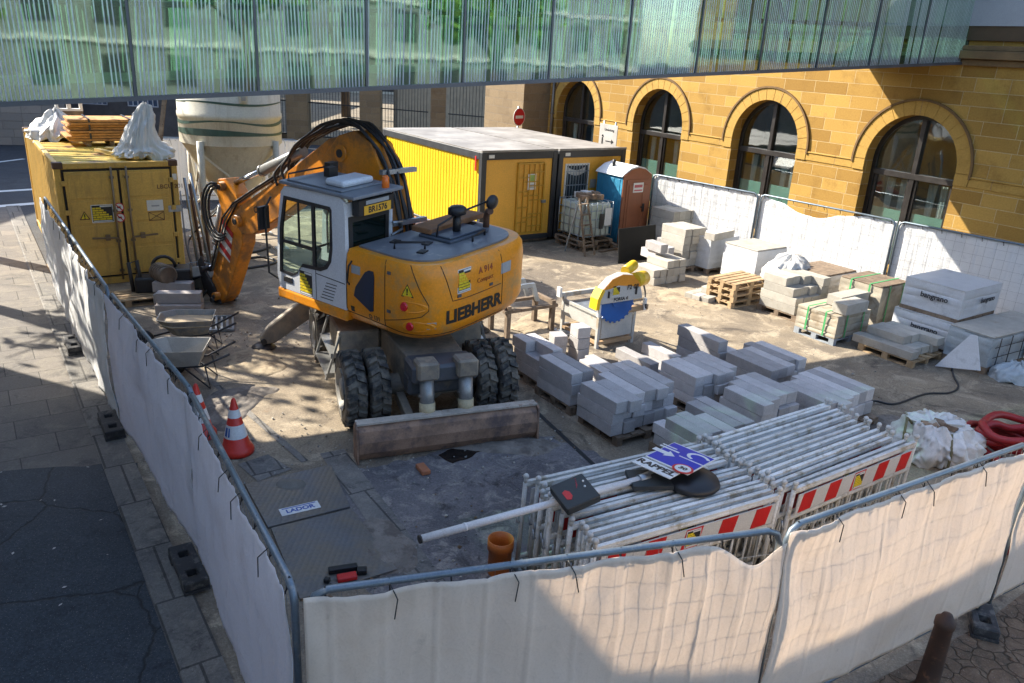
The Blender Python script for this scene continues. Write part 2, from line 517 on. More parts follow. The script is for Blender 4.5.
# pavement on the street side of the left fence
pv = [C0 + LF * -6 + D2 * -0.40, C0 + LF * 24 + D2 * -0.40, C0 + LF * 24 + D2 * -7, C0 + LF * -6 + D2 * -14]
sheet('pavement', pv, 0.004, GM_PAVE)
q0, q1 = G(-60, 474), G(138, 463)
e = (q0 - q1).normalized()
sheet('shade_strip', ragged([q1, q1 + e * 3], 14, 0.03, 9)[:14] + [q1 + e * 3, q1 + e * 9, q1 + e * 9 + azv(145) * 12, C0 + LF * -6 + D2 * -0.41, C0 + LF * 3.4 + D2 * -0.41], 0.008, GM_DARK)  # shade over the lower pavement, painted as a dark sheet
st = MB()
a0, a1 = C0 + LF * -6 + D2 * -0.40, C0 + LF * 24 + D2 * -0.40
st.prism([(0, 0), (0.36, 0), (0.36, 0.03), (0.02, 0.03), (0, 0.02)], a0, D2, Z3, a1 - a0)
tag(st.build('kerb_strip', GM_STRIP), kind='structure')
# kerb stones set in the yard floor
def strip(name, a, b, w, z, mat):
    d = (b - a).normalized(); n = Vector((d.y, -d.x, 0)) * w / 2
    return sheet(name, [a - n, b - n, b + n, a + n], z, mat)
strip('kerb_strip', G(332, 452), G(470, 640), 0.34, 0.014, GM_STRIP)
strip('kerb_strip', G(196, 368), G(305, 462), 0.10, 0.012, GM_STRIP)
strip('drain_slot', G(536, 412), G(618, 488), 0.07, 0.012, M('slot_black', (0.012, 0.012, 0.013), 0.6))
sheet('stone_patch', [G(238, 465), G(268, 455), G(292, 470), G(258, 482)], 0.012, GM_STRIP)
sheet('puddle', ragged([G(x, y) for x, y in ((438, 456), (452, 449), (470, 447), (480, 452), (468, 460), (452, 464))], 4, 0.012, 5), 0.013, M('wet_patch', (0.015, 0.014, 0.014), 0.12))
# dry ground outside the front fence, right
sheet('bare_earth', [Vector((2.1, 4.95, 0)), Vector((5.0, 6.72, 0)), Vector((16.3, 15.2, 0)), Vector((24, 6, 0)), Vector((6, -2, 0))], 0.006, GM_DIRT)
sheet('bare_earth', [Vector((0.2, 1.0, 0)), Vector((2.1, 4.949, 0)), Vector((6.0, -2.0, 0))], 0.006, GM_DIRT)
# road beyond the container, pale square behind the railings
for i, (a, b, w) in enumerate((((-8, 207), (42, 203), 0.35), ((-8, 192), (42, 189), 0.3), ((-8, 163), (24, 159), 0.2))):
    strip('road_marking', G(*a), G(*b), w, 0.008, WHITE)
sheet('square_paving', [AT(180, 60, 44).xy.to_3d(), AT(700, 60, 44).xy.to_3d(), Vector((60, 140, 0)), Vector((-60, 140, 0))], 0.006, GM_PALE)

# ---------------------------------------------------------------- stone building on the right
def stone_mat(name, a, b, mortar, bw, rh, rough=0.85, dirt=(0.20, 0.12, 0.05)):
    t = NT(name)
    tc = t.n('ShaderNodeTexCoord')
    sp = t.n('ShaderNodeSeparateXYZ'); t.l(tc.outputs['Object'], sp.inputs[0])
    xx = t.math('ADD', sp.outputs[0], sp.outputs[1])
    cb = t.n('ShaderNodeCombineXYZ'); t.l(xx, cb.inputs[0]); t.l(sp.outputs[2], cb.inputs[1])
    br = t.n('ShaderNodeTexBrick')
    br.offset = 0.5; br.squash = 1.3; br.squash_frequency = 3
    br.inputs['Scale'].default_value = 1.0
    br.inputs['Brick Width'].default_value = bw
    br.inputs['Row Height'].default_value = rh
    br.inputs['Mortar Size'].default_value = 0.009
    br.inputs['Mortar Smooth'].default_value = 0.3
    br.inputs['Bias'].default_value = 0.0
    br.inputs['Color1'].default_value = (*a, 1)
    br.inputs['Color2'].default_value = (*b, 1)
    br.inputs['Mortar'].default_value = (*mortar, 1)
    t.l(cb.outputs[0], br.inputs['Vector'])
    n1 = t.noise(tc.outputs['Object'], 1.1, 7, 0.7)
    n2 = t.noise(tc.outputs['Object'], 26, 4, 0.7)
    c = t.mix(t.ramp(n1, 0.5, 0.75), br.outputs['Color'], t.mix(1.0, br.outputs['Color'], (0.66, 0.62, 0.58), 'MULTIPLY'))
    c = t.mix(t.ramp(n2, 0.3, 0.7), t.mix(1.0, c, (0.82, 0.80, 0.78), 'MULTIPLY'), c)
    n3 = t.noise(tc.outputs['Object'], 3.1, 6, 0.7)
    c = t.mix(t.math('MULTIPLY', t.ramp(n3, 0.60, 0.75), 0.5), c, dirt)
    h = t.math('ADD', t.math('MULTIPLY', br.outputs['Fac'], -1.0), t.math('MULTIPLY', n2, 0.5))
    return t.done(t.bsdf(c, rough, 0, t.bump(h, 0.8, 0.016), 0.3))
STONE = stone_mat('golden_sandstone_blocks', (0.28, 0.155, 0.032), (0.47, 0.285, 0.068), (0.52, 0.39, 0.20), 0.78, 0.31)
TRIM = stone_mat('golden_sandstone_trim', (0.42, 0.255, 0.060), (0.46, 0.28, 0.07), (0.32, 0.20, 0.09), 1.6, 9.0)
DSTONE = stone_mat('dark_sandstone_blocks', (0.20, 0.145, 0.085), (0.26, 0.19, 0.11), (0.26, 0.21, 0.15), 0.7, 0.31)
GREYSTONE = stone_mat('grey_stone_blocks', (0.20, 0.19, 0.18), (0.27, 0.25, 0.23), (0.14, 0.13, 0.12), 0.8, 0.35, dirt=(0.1, 0.1, 0.09))
WINFRAME = M('dark_bronze_frame', (0.030, 0.026, 0.024), 0.4, 0.2, v=0.2)
WGLASS = glass('window_glass', (0.90, 0.97, 0.95), 0.06, (0.02, 0.035, 0.035), 0.03, 0.13)
ROOM = M('room_dark', (0.16, 0.16, 0.16), 0.9)
TEAL = M('frosted_film', (0.20, 0.38, 0.34), 0.5, v=0.1)
CURT = M('net_curtain', (0.55, 0.55, 0.55), 0.9, v=0.1)

hall = thing('stone_building', 'golden sandstone building with tall round arched windows behind the mesh fence', 'building', (7.8, 22.7, 0), 56)
HX0, HX1, HZ = -12.3, 14.0, 9.5
centres = [-10.55, -5.98, -1.42, 3.14, 7.7]
Rw, ZS, ZB = 1.20, 3.14, 0.55
def arch_outline(cx, r, zb, zs, n=20):
    return [(cx - r, zb)] + [(cx + r, zb)] + arc(cx, zs, r, 0, 180, n)
b = MB()
b.plate([(HX0, 0), (HX1, 0), (HX1, HZ), (HX0, HZ)], [arch_outline(c, Rw, ZB, ZS) for c in centres], (0, 0, 0), X3, Z3, (0, 0.45, 0))
b.build('wall', STONE, hall)
# plinth band, string course between arches, cornice
for a, c in zip([HX0] + [k + Rw + 0.335 for k in centres], [k - Rw - 0.335 for k in centres] + [HX1]):
    b = MB(); b.bb(a, c, -0.02, 0.0, 2.86, 3.06); b.bb(a, c, -0.045, -0.0, 3.06, 3.10); b.build('string_course', TRIM, hall, 0.01)
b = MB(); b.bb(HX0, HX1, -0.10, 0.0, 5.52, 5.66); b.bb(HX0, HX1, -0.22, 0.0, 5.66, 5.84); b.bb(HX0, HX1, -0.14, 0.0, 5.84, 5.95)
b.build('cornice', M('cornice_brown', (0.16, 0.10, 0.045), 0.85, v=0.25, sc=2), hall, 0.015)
for c in centres:
    b = MB()
    ro, ri = 1.53, Rw + 0.003
    b.plate(arc(c, ZS, ro, -8, 188, 28) + [], [], (0, 0, 0), X3, Z3, (0, -0.001, 0)) if False else None
    # flat voussoir ring, 3 cm proud, with a thin dark label mould outside it
    out = arc(c, ZS, ro, 0, 180, 28); inn = arc(c, ZS, ri, 180, 0, 28)
    nv = 15
    for k in range(nv):
        g0, g1 = 180 * k / nv + 0.35, 180 * (k + 1) / nv - 0.35
        b.prism(arc(c, ZS, ro, g0, g1, 3) + arc(c, ZS, ri, g1, g0, 3), (0, -0.03, 0), X3, Z3, (0, 0.033, 0))
    b.prism(arc(c, ZS, ro - 0.01, 0, 180, 28) + arc(c, ZS, ri + 0.01, 180, 0, 28), (0, -0.02, 0), X3, Z3, (0, 0.021, 0))
    for s_ in (-1, 1):
        b.bb(c + s_ * ri, c + s_ * ro, -0.032, 0.0, 2.86, ZS - 0.01)
    b.build('voussoir_ring', TRIM, hall)
    b = MB()
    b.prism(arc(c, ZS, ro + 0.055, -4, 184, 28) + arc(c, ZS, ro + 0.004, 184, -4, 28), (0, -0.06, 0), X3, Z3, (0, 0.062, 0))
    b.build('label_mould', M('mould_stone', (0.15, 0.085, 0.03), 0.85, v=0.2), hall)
    # window: dark frame with one mullion and one transom, panes set back
    wd = MB()
    y = 0.32
    wd.prism(arch_outline(c, Rw, ZB, ZS), (0, y, 0), X3, Z3, (0, 0.002, 0)) if False else None
    o_ = arch_outline(c, Rw, ZB, ZS); i_ = arch_outline(c, Rw - 0.11, ZB + 0.1, ZS)
    wd.plate(o_, [i_], (0, y, 0), X3, Z3, (0, 0.10, 0))
    wd.bb(c - 0.06, c + 0.06, y - 0.04, y + 0.08, ZB + 0.1, ZS + Rw - 0.11)
    wd.bb(c - Rw + 0.11, c + Rw - 0.11, y - 0.06, y + 0.09, 2.78, 2.92)
    for s_ in (-1, 1):
        wd.bb(c + s_ * 0.10 - 0.03, c + s_ * 0.10 + 0.03, y + 0.0, y + 0.06, ZB + 0.1, 2.78)
        wd.bb(c + s_ * 1.02 - 0.035, c + s_ * 1.02 + 0.035, y + 0.0, y + 0.06, ZB + 0.1, 2.78)
    w_ = wd.build('window', WINFRAME, hall, 0.006)
    for s_ in (-1, 1):
        g = MB(); x0, x1 = sorted((c + s_ * 0.05, c + s_ * (Rw - 0.08)))
        g.bb(x0, x1, y + 0.045, y + 0.053, ZB + 0.08, 2.80); g.build('pane', WGLASS, w_)
        g = MB()
        th = arc(c, ZS, Rw - 0.09, 90, 0, 12) if s_ > 0 else arc(c, ZS, Rw - 0.09, 180, 90, 12)
        if s_ > 0: pl = [(c + 0.05, 2.91)] + [(c + 0.05, ZS + Rw - 0.10)] + th[1:] + [(c + Rw - 0.09, 2.91)]
        else: pl = [(c - Rw + 0.09, 2.91)] + th[:-1] + [(c - 0.05, ZS + Rw - 0.10), (c - 0.05, 2.91)]
        g.prism(pl, (0, y + 0.047, 0), X3, Z3, (0, 0.007, 0)); g.build('pane', WGLASS, w_)
        f = MB(); f.bb(c + s_ * 0.14, c + s_ * 0.98, y + 0.064, y + 0.068, ZB + 0.1, 1.95); f.build('frosted_strip', TEAL, w_)
    cu = MB()
    for k in range(4):
        xk = c + (-0.74, -0.36, 0.40, 0.72)[k]
        cu.grid(lambda u, v, xk=xk: (xk + (u - 0.5) * 0.22 * (0.6 + 0.4 * v), y + 0.30 + 0.03 * math.sin(u * 14), 1.55 + v * 1.15), 8, 3)
    cu.build('curtain', CURT, w_)
    sl = MB(); sl.bb(c - Rw, c + Rw, -0.06, 0.30, ZB - 0.12, ZB + 0.003); sl.build('sill', TRIM, hall)
b = MB()
b.bb(HX0, HX1, 2.6, 2.7, 0, 5.4); b.bb(HX0, HX1, 0.46, 2.6, 5.3, 5.4); b.bb(HX0, HX1, 0.46, 2.6, 0.0, 0.1)
for k in (-8.2, -3.7, 0.9, 5.4): b.bb(k - 0.1, k + 0.1, 0.46, 2.6, 0.1, 5.3)
b.build('inner_rooms', ROOM, hall)
b = MB(); b.bb(HX0 - 0.0, HX1, 0.46, 9.0, HZ - 0.3, HZ); b.bb(HX0, HX0 + 0.4, 0.46, 9, 0, HZ - 0.3); b.bb(HX1 - 0.4, HX1, 0.46, 9, 0, HZ - 0.3)
b.build('roof', M('lead_roof', (0.12, 0.12, 0.125), 0.6), hall)
# wing turning the far corner, its shade put into dark stone, with drain pipe
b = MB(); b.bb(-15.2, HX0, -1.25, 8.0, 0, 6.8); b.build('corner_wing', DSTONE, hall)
b = MB(); b.cyl((-11.95, -0.09, 0), (-11.95, -0.09, 5.5), 0.055, 10)
for z in (1.2, 3.0, 4.6): b.bb(-12.03, -11.87, -0.15, 0.0, z, z + 0.05)
b.build('drain_pipe', M('old_zinc', (0.16, 0.14, 0.12), 0.5, 0.5), hall)
b = MB(); b.bb(2.2, 12.0, -0.07, 0.0, 6.05, 8.9)
b.build('upper_window_frame', M('brown_metal', (0.09, 0.055, 0.03), 0.5, 0.2), hall, 0.01)
b = MB(); b.bb(3.05, 6.2, -0.10, -0.072, 6.36, 8.7); b.build('grey_panel', M('matt_grey_panel', (0.33, 0.34, 0.36), 0.6, v=0.05), hall)
# little white wayfinding board standing by the second arch
sg = thing('information_board', 'small grey information board on two posts before the second arch', 'sign', (0, 0, 0), 56)
p = AT(607, 150, 27.0)
sg.location = (p.x, p.y, 0)
b = MB(); b.cyl((-0.30, 0.03, 0), (-0.30, 0.03, 3.25), 0.03, 8); b.cyl((0.30, 0.03, 0), (0.30, 0.03, 3.25), 0.03, 8); b.build('post', GALV, sg)
b = MB(); b.bb(-0.46, 0.46, -0.02, 0.0, 2.30, 3.15); b.build('panel', M('sign_grey', (0.40, 0.38, 0.35), 0.6), sg, 0.005)
b = MB()
b.text('Umleitung', 0.12, Matrix.Translation((0.05, -0.022, 2.98)) @ Matrix.Rotation(R(90), 4, 'X'))
b.bb(-0.30, -0.24, -0.026, -0.02, 2.5, 2.72); b.ball((-0.27, -0.024, 2.78), 0.035, 8, 5)
b.bb(-0.1, 0.2, -0.026, -0.02, 2.6, 2.63); b.prism([(0.2, 2.54), (0.32, 2.615), (0.2, 2.69)], (0, -0.026, 0), X3, Z3, (0, 0.006, 0))
b.build('lettering', BLACK, sg)
# blue plaque and no-entry sign near the corner
pq = tag(MB().bb(-0.30, 0.30, -0.02, 0.02, -0.24, 0.24).build('blue_sign', M('sign_blue', (0.03, 0.16, 0.45), 0.4), None, 0.01), 'small blue wall sign on the dark corner wing', 'sign')
a_ = hall.matrix_basis if False else None
wp = Matrix.Translation((7.8, 22.7, 0)) @ Matrix.Rotation(-R(56), 4, 'Z') @ Vector((-13.2, -1.29, 0))
pp = AT(535, 110, wp.y)
put(pq, (pp.x, wp.y - 0.04, pp.z), 30)
m_ = MB(); m_.cyl((0, -0.023, 0.03), (0, -0.03, 0.03), 0.13, 16); m_.bb(-0.2, 0.2, -0.03, -0.022, -0.19, -0.14)
m_.build('lettering', WHITE, pq)
ne = thing('no_entry_sign', 'round red no-entry sign on a grey pole behind the yellow cabins', 'sign')
p = AT(519, 117, 31.5); put(ne, (p.x, p.y, 0), -50)
b = MB(); b.cyl((0, 0.04, 0), (0, 0.04, p.z + 0.4), 0.035, 10); b.build('pole', GALV, ne)
b = MB(); b.cyl((0, 0, p.z), (0, -0.015, p.z), 0.34, 28, 0); b.cyl((0, -0.0151, p.z), (0, -0.02, p.z), 0.31, 28, 1); b.bb(-0.22, 0.22, -0.026, -0.0202, p.z - 0.055, p.z + 0.055, 0)
b.build('disc', [WHITE, RED], ne)
b = MB(); b.bb(-0.2, 0.2, -0.015, 0, p.z - 0.66, p.z - 0.48); b.build('supplementary_plate', WHITE, ne)

# ---------------------------------------------------------------- backdrop beyond the cabins
IRON = M('black_iron', (0.02, 0.02, 0.022), 0.5, 0.4)
pxs = [(240, 44), (299, 43), (371, 42), (438, 41), (497, 40)]
prs = []
for i, (px, Y) in enumerate(pxs):
    p = AT(px, 120, Y); prs.append(Vector((p.x, p.y, 0)))
    t_ = thing('stone_pillar', ['', 'square stone gate pillar directly right of the silo drum', 'square stone pillar behind the excavator boom', 'narrow stone pillar above the cabin roof', 'stone end pillar next to the no-entry sign'][i] or 'square stone pillar hidden by the silo drum', 'pillar', prs[-1], -5)
    w = (1.1, 1.1, 1.05, 0.75, 0.6)[i]
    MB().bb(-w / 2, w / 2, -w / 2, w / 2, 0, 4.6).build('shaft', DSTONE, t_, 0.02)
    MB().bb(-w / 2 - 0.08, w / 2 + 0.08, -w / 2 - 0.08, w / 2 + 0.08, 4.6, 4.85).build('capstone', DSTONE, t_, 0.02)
for i in range(4):
    a, c = prs[i], prs[i + 1]
    d = (c - a); L = d.length - 1.1
    t_ = thing('iron_railing', 'black iron railing ' + ['beside the silo drum', 'with gate between the first two pillars', 'in front of the slate coloured awning', 'before the sunlit wall with branch shadows'][i], 'railing', a + d.normalized() * 0.56, math.degrees(math.atan2(d.x, d.y)) - 90, 'iron railings between the stone pillars')
    b = MB(); n = int(L / 0.16)
    for k in range(n): b.bar((0.08 + k * L / n, 0, 0.45), (0.08 + k * L / n, 0, 4.2), 0.02)
    b.build('bars', IRON, t_)
    b = MB(); b.bb(0, L, -0.03, 0.03, 0.4, 0.46); b.bb(0, L, -0.03, 0.03, 3.9, 3.96); b.bb(0, L, -0.03, 0.03, 2.1, 2.15); b.build('rails', IRON, t_)
    MB().bb(0, L, -0.2, 0.2, 0.0, 0.4).build('base_wall', DSTONE, t_)
# sunlit rendered wall and slate awning behind the railings
p = AT(470, 110, 52)
w_ = tag(MB().bb(-5.2, 5.5, 0, 0.5, 0, 5.2).build('rendered_wall', M('pale_render', (0.27, 0.225, 0.165), 0.9, v=0.15, col2=(0.25, 0.2, 0.14), c2sc=1.5)), 'pale rendered garden wall seen through the iron railings', 'wall')
put(w_, (p.x, p.y, 0), -38)
p = AT(395, 100, 50)
aw = thing('slate_awning', 'dark slate awning on posts behind the railings', 'awning', (p.x, p.y, 0), -8)
b = MB(); b.prism([(-2.2, 2.5), (1.9, 2.5), (1.5, 4.6), (-2.2, 4.6)], (0, 0, 0), X3, Z3, (0, 0.12, 0)); b.build('canopy', M('slate', (0.06, 0.065, 0.075), 0.5), aw)
b = MB(); b.cyl((-2.0, 0.06, 0), (-2.0, 0.06, 2.5), 0.06); b.cyl((1.6, 0.06, 0), (1.6, 0.06, 2.5), 0.06); b.build('post', IRON, aw)
# grey stone wall and dark house across the road, left
p0, p1 = AT(-120, 120, 34), AT(66, 120, 37)
d = p1 - p0
t_ = thing('stone_wall', 'grey stone retaining wall across the road at far left', 'wall', (p0.x, p0.y, 0), math.degrees(math.atan2(d.x, d.y)) - 90)
L = math.hypot(d.x, d.y)
MB().bb(0, L, 0, 0.6, 0, 4.2).build('wall', GREYSTONE, t_)
MB().bb(0, L, -0.05, 0.65, 4.2, 4.4).build('coping', GREYSTONE, t_)
p = AT(215, 110, 41)
hs = thing('dark_house', 'dark house front with white barred windows behind the silo', 'house', (p.x, p.y, 0), -8)
b = MB(); b.plate([(-7.5, 0), (2.6, 0), (2.6, 7), (-7.5, 7)], [[(x, 1.6), (x + 1.5, 1.6), (x + 1.5, 4.4), (x, 4.4)] for x in (-6.6, -4.2, -1.6, 0.6)], (0, 0, 0), X3, Z3, (0, 0.4, 0))
b.bb(-7.5, 2.6, 4, 4.2, 0, 7)
b.build('wall', M('dark_render', (0.07, 0.065, 0.065), 0.9, v=0.2), hs)
for x in (-6.6, -4.2, -1.6, 0.6):
    b = MB(); b.bb(x, x + 1.5, 0.2, 0.26, 1.6, 4.4); w_ = b.build('window', M('blue_glass', (0.05, 0.08, 0.14), 0.1), hs)
    b = MB()
    for k in range(7): b.bb(x + k * 0.235, x + k * 0.235 + 0.05, 0.12, 0.16, 1.6, 4.4)
    for k in range(6): b.bb(x, x + 1.5, 0.10, 0.12, 1.6 + k * 0.54, 1.65 + k * 0.54)
    b.build('window_bars', M('pale_bars', (0.35, 0.37, 0.42), 0.5), w_)

# ---------------------------------------------------------------- trees (seen through the glass of the bridge, and one whose branches dapple the yard)
BARK = M('bark', (0.09, 0.065, 0.045), 0.9, v=0.3, bump=0.5, bsc=15)
def leaf_mat(name, c):
    t = NT(name)
    co = t.coords(False)
    n = t.noise(co, 1.3, 4)
    col = t.mix(t.ramp(n, 0.35, 0.65), tuple(x * 0.6 for x in c), tuple(min(1, x * 1.5) for x in c))
    d = t.n('ShaderNodeBsdfDiffuse'); t.l(col, d.inputs[0])
    tr = t.n('ShaderNodeBsdfTranslucent'); t.l(col, tr.inputs[0])
    mx = t.n('ShaderNodeMixShader'); mx.inputs[0].default_value = 0.4
    t.l(d.outputs[0], mx.inputs[1]); t.l(tr.outputs[0], mx.inputs[2])
    return t.done(mx.outputs[0])
LEAF = [leaf_mat('spring_leaf', (0.13, 0.22, 0.04)), leaf_mat('deep_leaf', (0.06, 0.13, 0.03))]
def tree(label, loc, h, cr, seed, n_leaf=1800, mat=None, leaf=0.28, bare=False, group=None):
    rr = random.Random(seed)
    t_ = thing('broadleaf_tree', label, 'tree', loc, rr.uniform(0, 360), group)
    tr = MB()
    zc = h - cr * 0.9
    top = Vector((rr.uniform(-.2, .2), rr.uniform(-.2, .2), zc))
    tr.tube([(0, 0, 0), (0.05, 0.03, zc * 0.5), top], 0.035 * h * 0.7, 9, r2=0.018 * h)
    tips = []
    for i in range(13 if not bare else 20):
        a = rr.uniform(0, 6.28); e_ = rr.uniform(0.0, 1.2)
        st_ = Vector((0, 0, zc * rr.uniform(0.62, 1.0)))
        L = cr * rr.uniform(0.6, 1.05)
        en = Vector((0, 0, zc)) + Vector((math.cos(a) * math.cos(e_), math.sin(a) * math.cos(e_), math.sin(e_) * 0.9)) * L
        md = (st_ + en) / 2 + Vector((rr.uniform(-.3, .3), rr.uniform(-.3, .3), rr.uniform(-.1, .4)))
        tr.tube([st_, md, en], 0.010 * h, 6, r2=0.003 * h)
        tips.append((md, en))
        for k in range(3 if not bare else 7):
            f = md.lerp(en, rr.uniform(0.1, 1))
            g = f + Vector((rr.uniform(-1, 1), rr.uniform(-1, 1), rr.uniform(-0.4, 1))) * cr * 0.33
            tr.tube([f, (f + g) / 2 + Vector((0, 0, 0.1)), g], 0.004 * h, 5, r2=0.0015 * h)
            tips.append((f, g))
    tr.build('trunk', BARK, t_)
    lv = MB()
    cl = [(a.lerp(b_, rr.uniform(0.3, 1.1)), cr * rr.uniform(0.16, 0.34)) for a, b_ in tips for _ in range(2)]
    for i in range(n_leaf):
        c, r_ = rr.choice(cl)
        p_ = c + Vector((rr.gauss(0, 1), rr.gauss(0, 1), rr.gauss(0, 0.8))) * r_ * 0.6
        n_ = Vector((rr.gauss(0, 1), rr.gauss(0, 1), rr.gauss(0, 1) + 0.6)).normalized()
        u = n_.orthogonal().normalized(); w = n_.cross(u); s_ = leaf * rr.uniform(0.6, 1.3)
        lv.add([p_ - u * s_, p_ - w * s_ * 0.55 + n_ * s_ * 0.1, p_ + u * s_, p_ + w * s_ * 0.55 + n_ * s_ * 0.1], [(0, 1, 2, 3)])
    lv.build('crown', mat or LEAF[0], t_, fix=False)
    return t_
tl = ['tree behind the leftmost glass pane of the footbridge', 'tree behind the second glass pane of the footbridge', 'tree showing green through the bridge above the silo', 'tall tree behind the bridge over the excavator', 'tree behind the middle bridge panes', 'tree behind the bridge above the cabins']
for i, (px, Y, h, cr) in enumerate(((40, 46, 12, 4.5), (150, 52, 13, 5.0), (245, 47, 13, 5.0), (345, 60, 14, 5.5), (430, 66, 15, 5.5), (520, 62, 14, 5))):
    p = AT(px, 60, Y)
    tree('leafy ' + tl[i], (p.x, p.y, 0), h, cr, 30 + i, 1500, LEAF[i % 2], 0.42, group='trees across the road')
tree('sparse street tree at the left kerb whose branches dapple the yard', (-14.3, 18.6, 0), 9.5, 3.4, 5, 420, LEAF[0], 0.16, bare=True)
tree('sparse young street tree at the left kerb nearer the corner house', (-13.7, 15.9, 0), 9.0, 2.9, 8, 460, LEAF[0], 0.15, bare=True)
oh = thing('shading_house', 'unseen plain house added to shade the far left road', 'house', (-28.5, 17.0, 0), 0)  # out of view, added so its shade covers the far left road
b = MB(); b.bb(-12, 0, 0, 60, 0, 11); b.build('wall', GREYSTONE, oh)
b = MB(); b.bb(-12.3, 0.3, -0.3, 60.3, 11, 11.4); b.build('roof', M('slate_roof', (0.07, 0.075, 0.085), 0.6), oh)
# tall pale house far behind, filling the view through the bridge
p = AT(520, 60, 92)
fh = thing('pale_apartment_house', 'pale tall house far behind the bridge with rows of windows', 'house', (p.x, p.y, 0), -6)
b = MB(); b.bb(-75, 75, 0, 10, 0, 24); b.build('wall', M('pale_facade', (0.50, 0.46, 0.38), 0.9, v=0.1), fh)
for k in range(24):
    for z in (5.4, 9.2, 13.0):
        x = -70 + k * 6
        w_ = MB().bb(x, x + 1.6, -0.08, -0.002, z, z + 2.4).build('window', M('far_window', (0.05, 0.07, 0.08), 0.15), fh)
# neighbouring house at the street corner on the left: the bridge runs into it, its shade falls over the pavement
lh = thing('corner_house', 'plain stone corner house left of the pavement carrying the footbridge end', 'house', (-14.0, 14.0, 0), -35)
b = MB(); b.bb(-9, 0, -22, 0, 0, 9.8); b.build('wall', M('corner_house_render', (0.62, 0.58, 0.52), 0.9, v=0.1), lh)
b = MB(); b.bb(-9.3, 0.3, -22.3, 0.3, 9.8, 10.1); b.build('roof', M('slate_roof', (0.07, 0.075, 0.085), 0.6), lh)
# lit street side behind the camera, mirrored in the bridge glass: pale house and trees
bh = thing('pale_house', 'pale rendered house across the street, mirrored in the bridge glass', 'house', (26, -34, 0), -30)
b = MB(); b.bb(-45, 45, -9, 0, 0, 15); b.build('wall', M('ivy_facade', (0.20, 0.22, 0.20), 0.9, v=0.25, sc=0.3), bh)
b = MB()
for z in (4.2, 8.4, 12.4): b.bb(-45, 45, 0.002, 0.25, z, z + 0.35)
b.build('string_course', M('pale_band', (0.55, 0.55, 0.50), 0.8), bh)
for k in range(20):
    for z in (1.2, 5.4):
        x = -42 + k * 4.4
        MB().bb(x, x + 1.9, 0.002, 0.06, z + 0.1, z + 2.4).build('window', M('shutter_window', (0.05, 0.06, 0.06), 0.2), bh)
for i, (x, y, h, cr) in enumerate(((-4, -31, 11, 4.8), (9, -25, 10, 3.6), (22, -18, 11, 4.2), (35, -9, 11, 4.8))):
    tree(ORD[i + 1] + ' leafy tree from the left across the near street, mirrored in the bridge glass', (x, y, 0), h, cr, 50 + i, 3000, LEAF[0], 0.40, group='trees mirrored in the bridge')
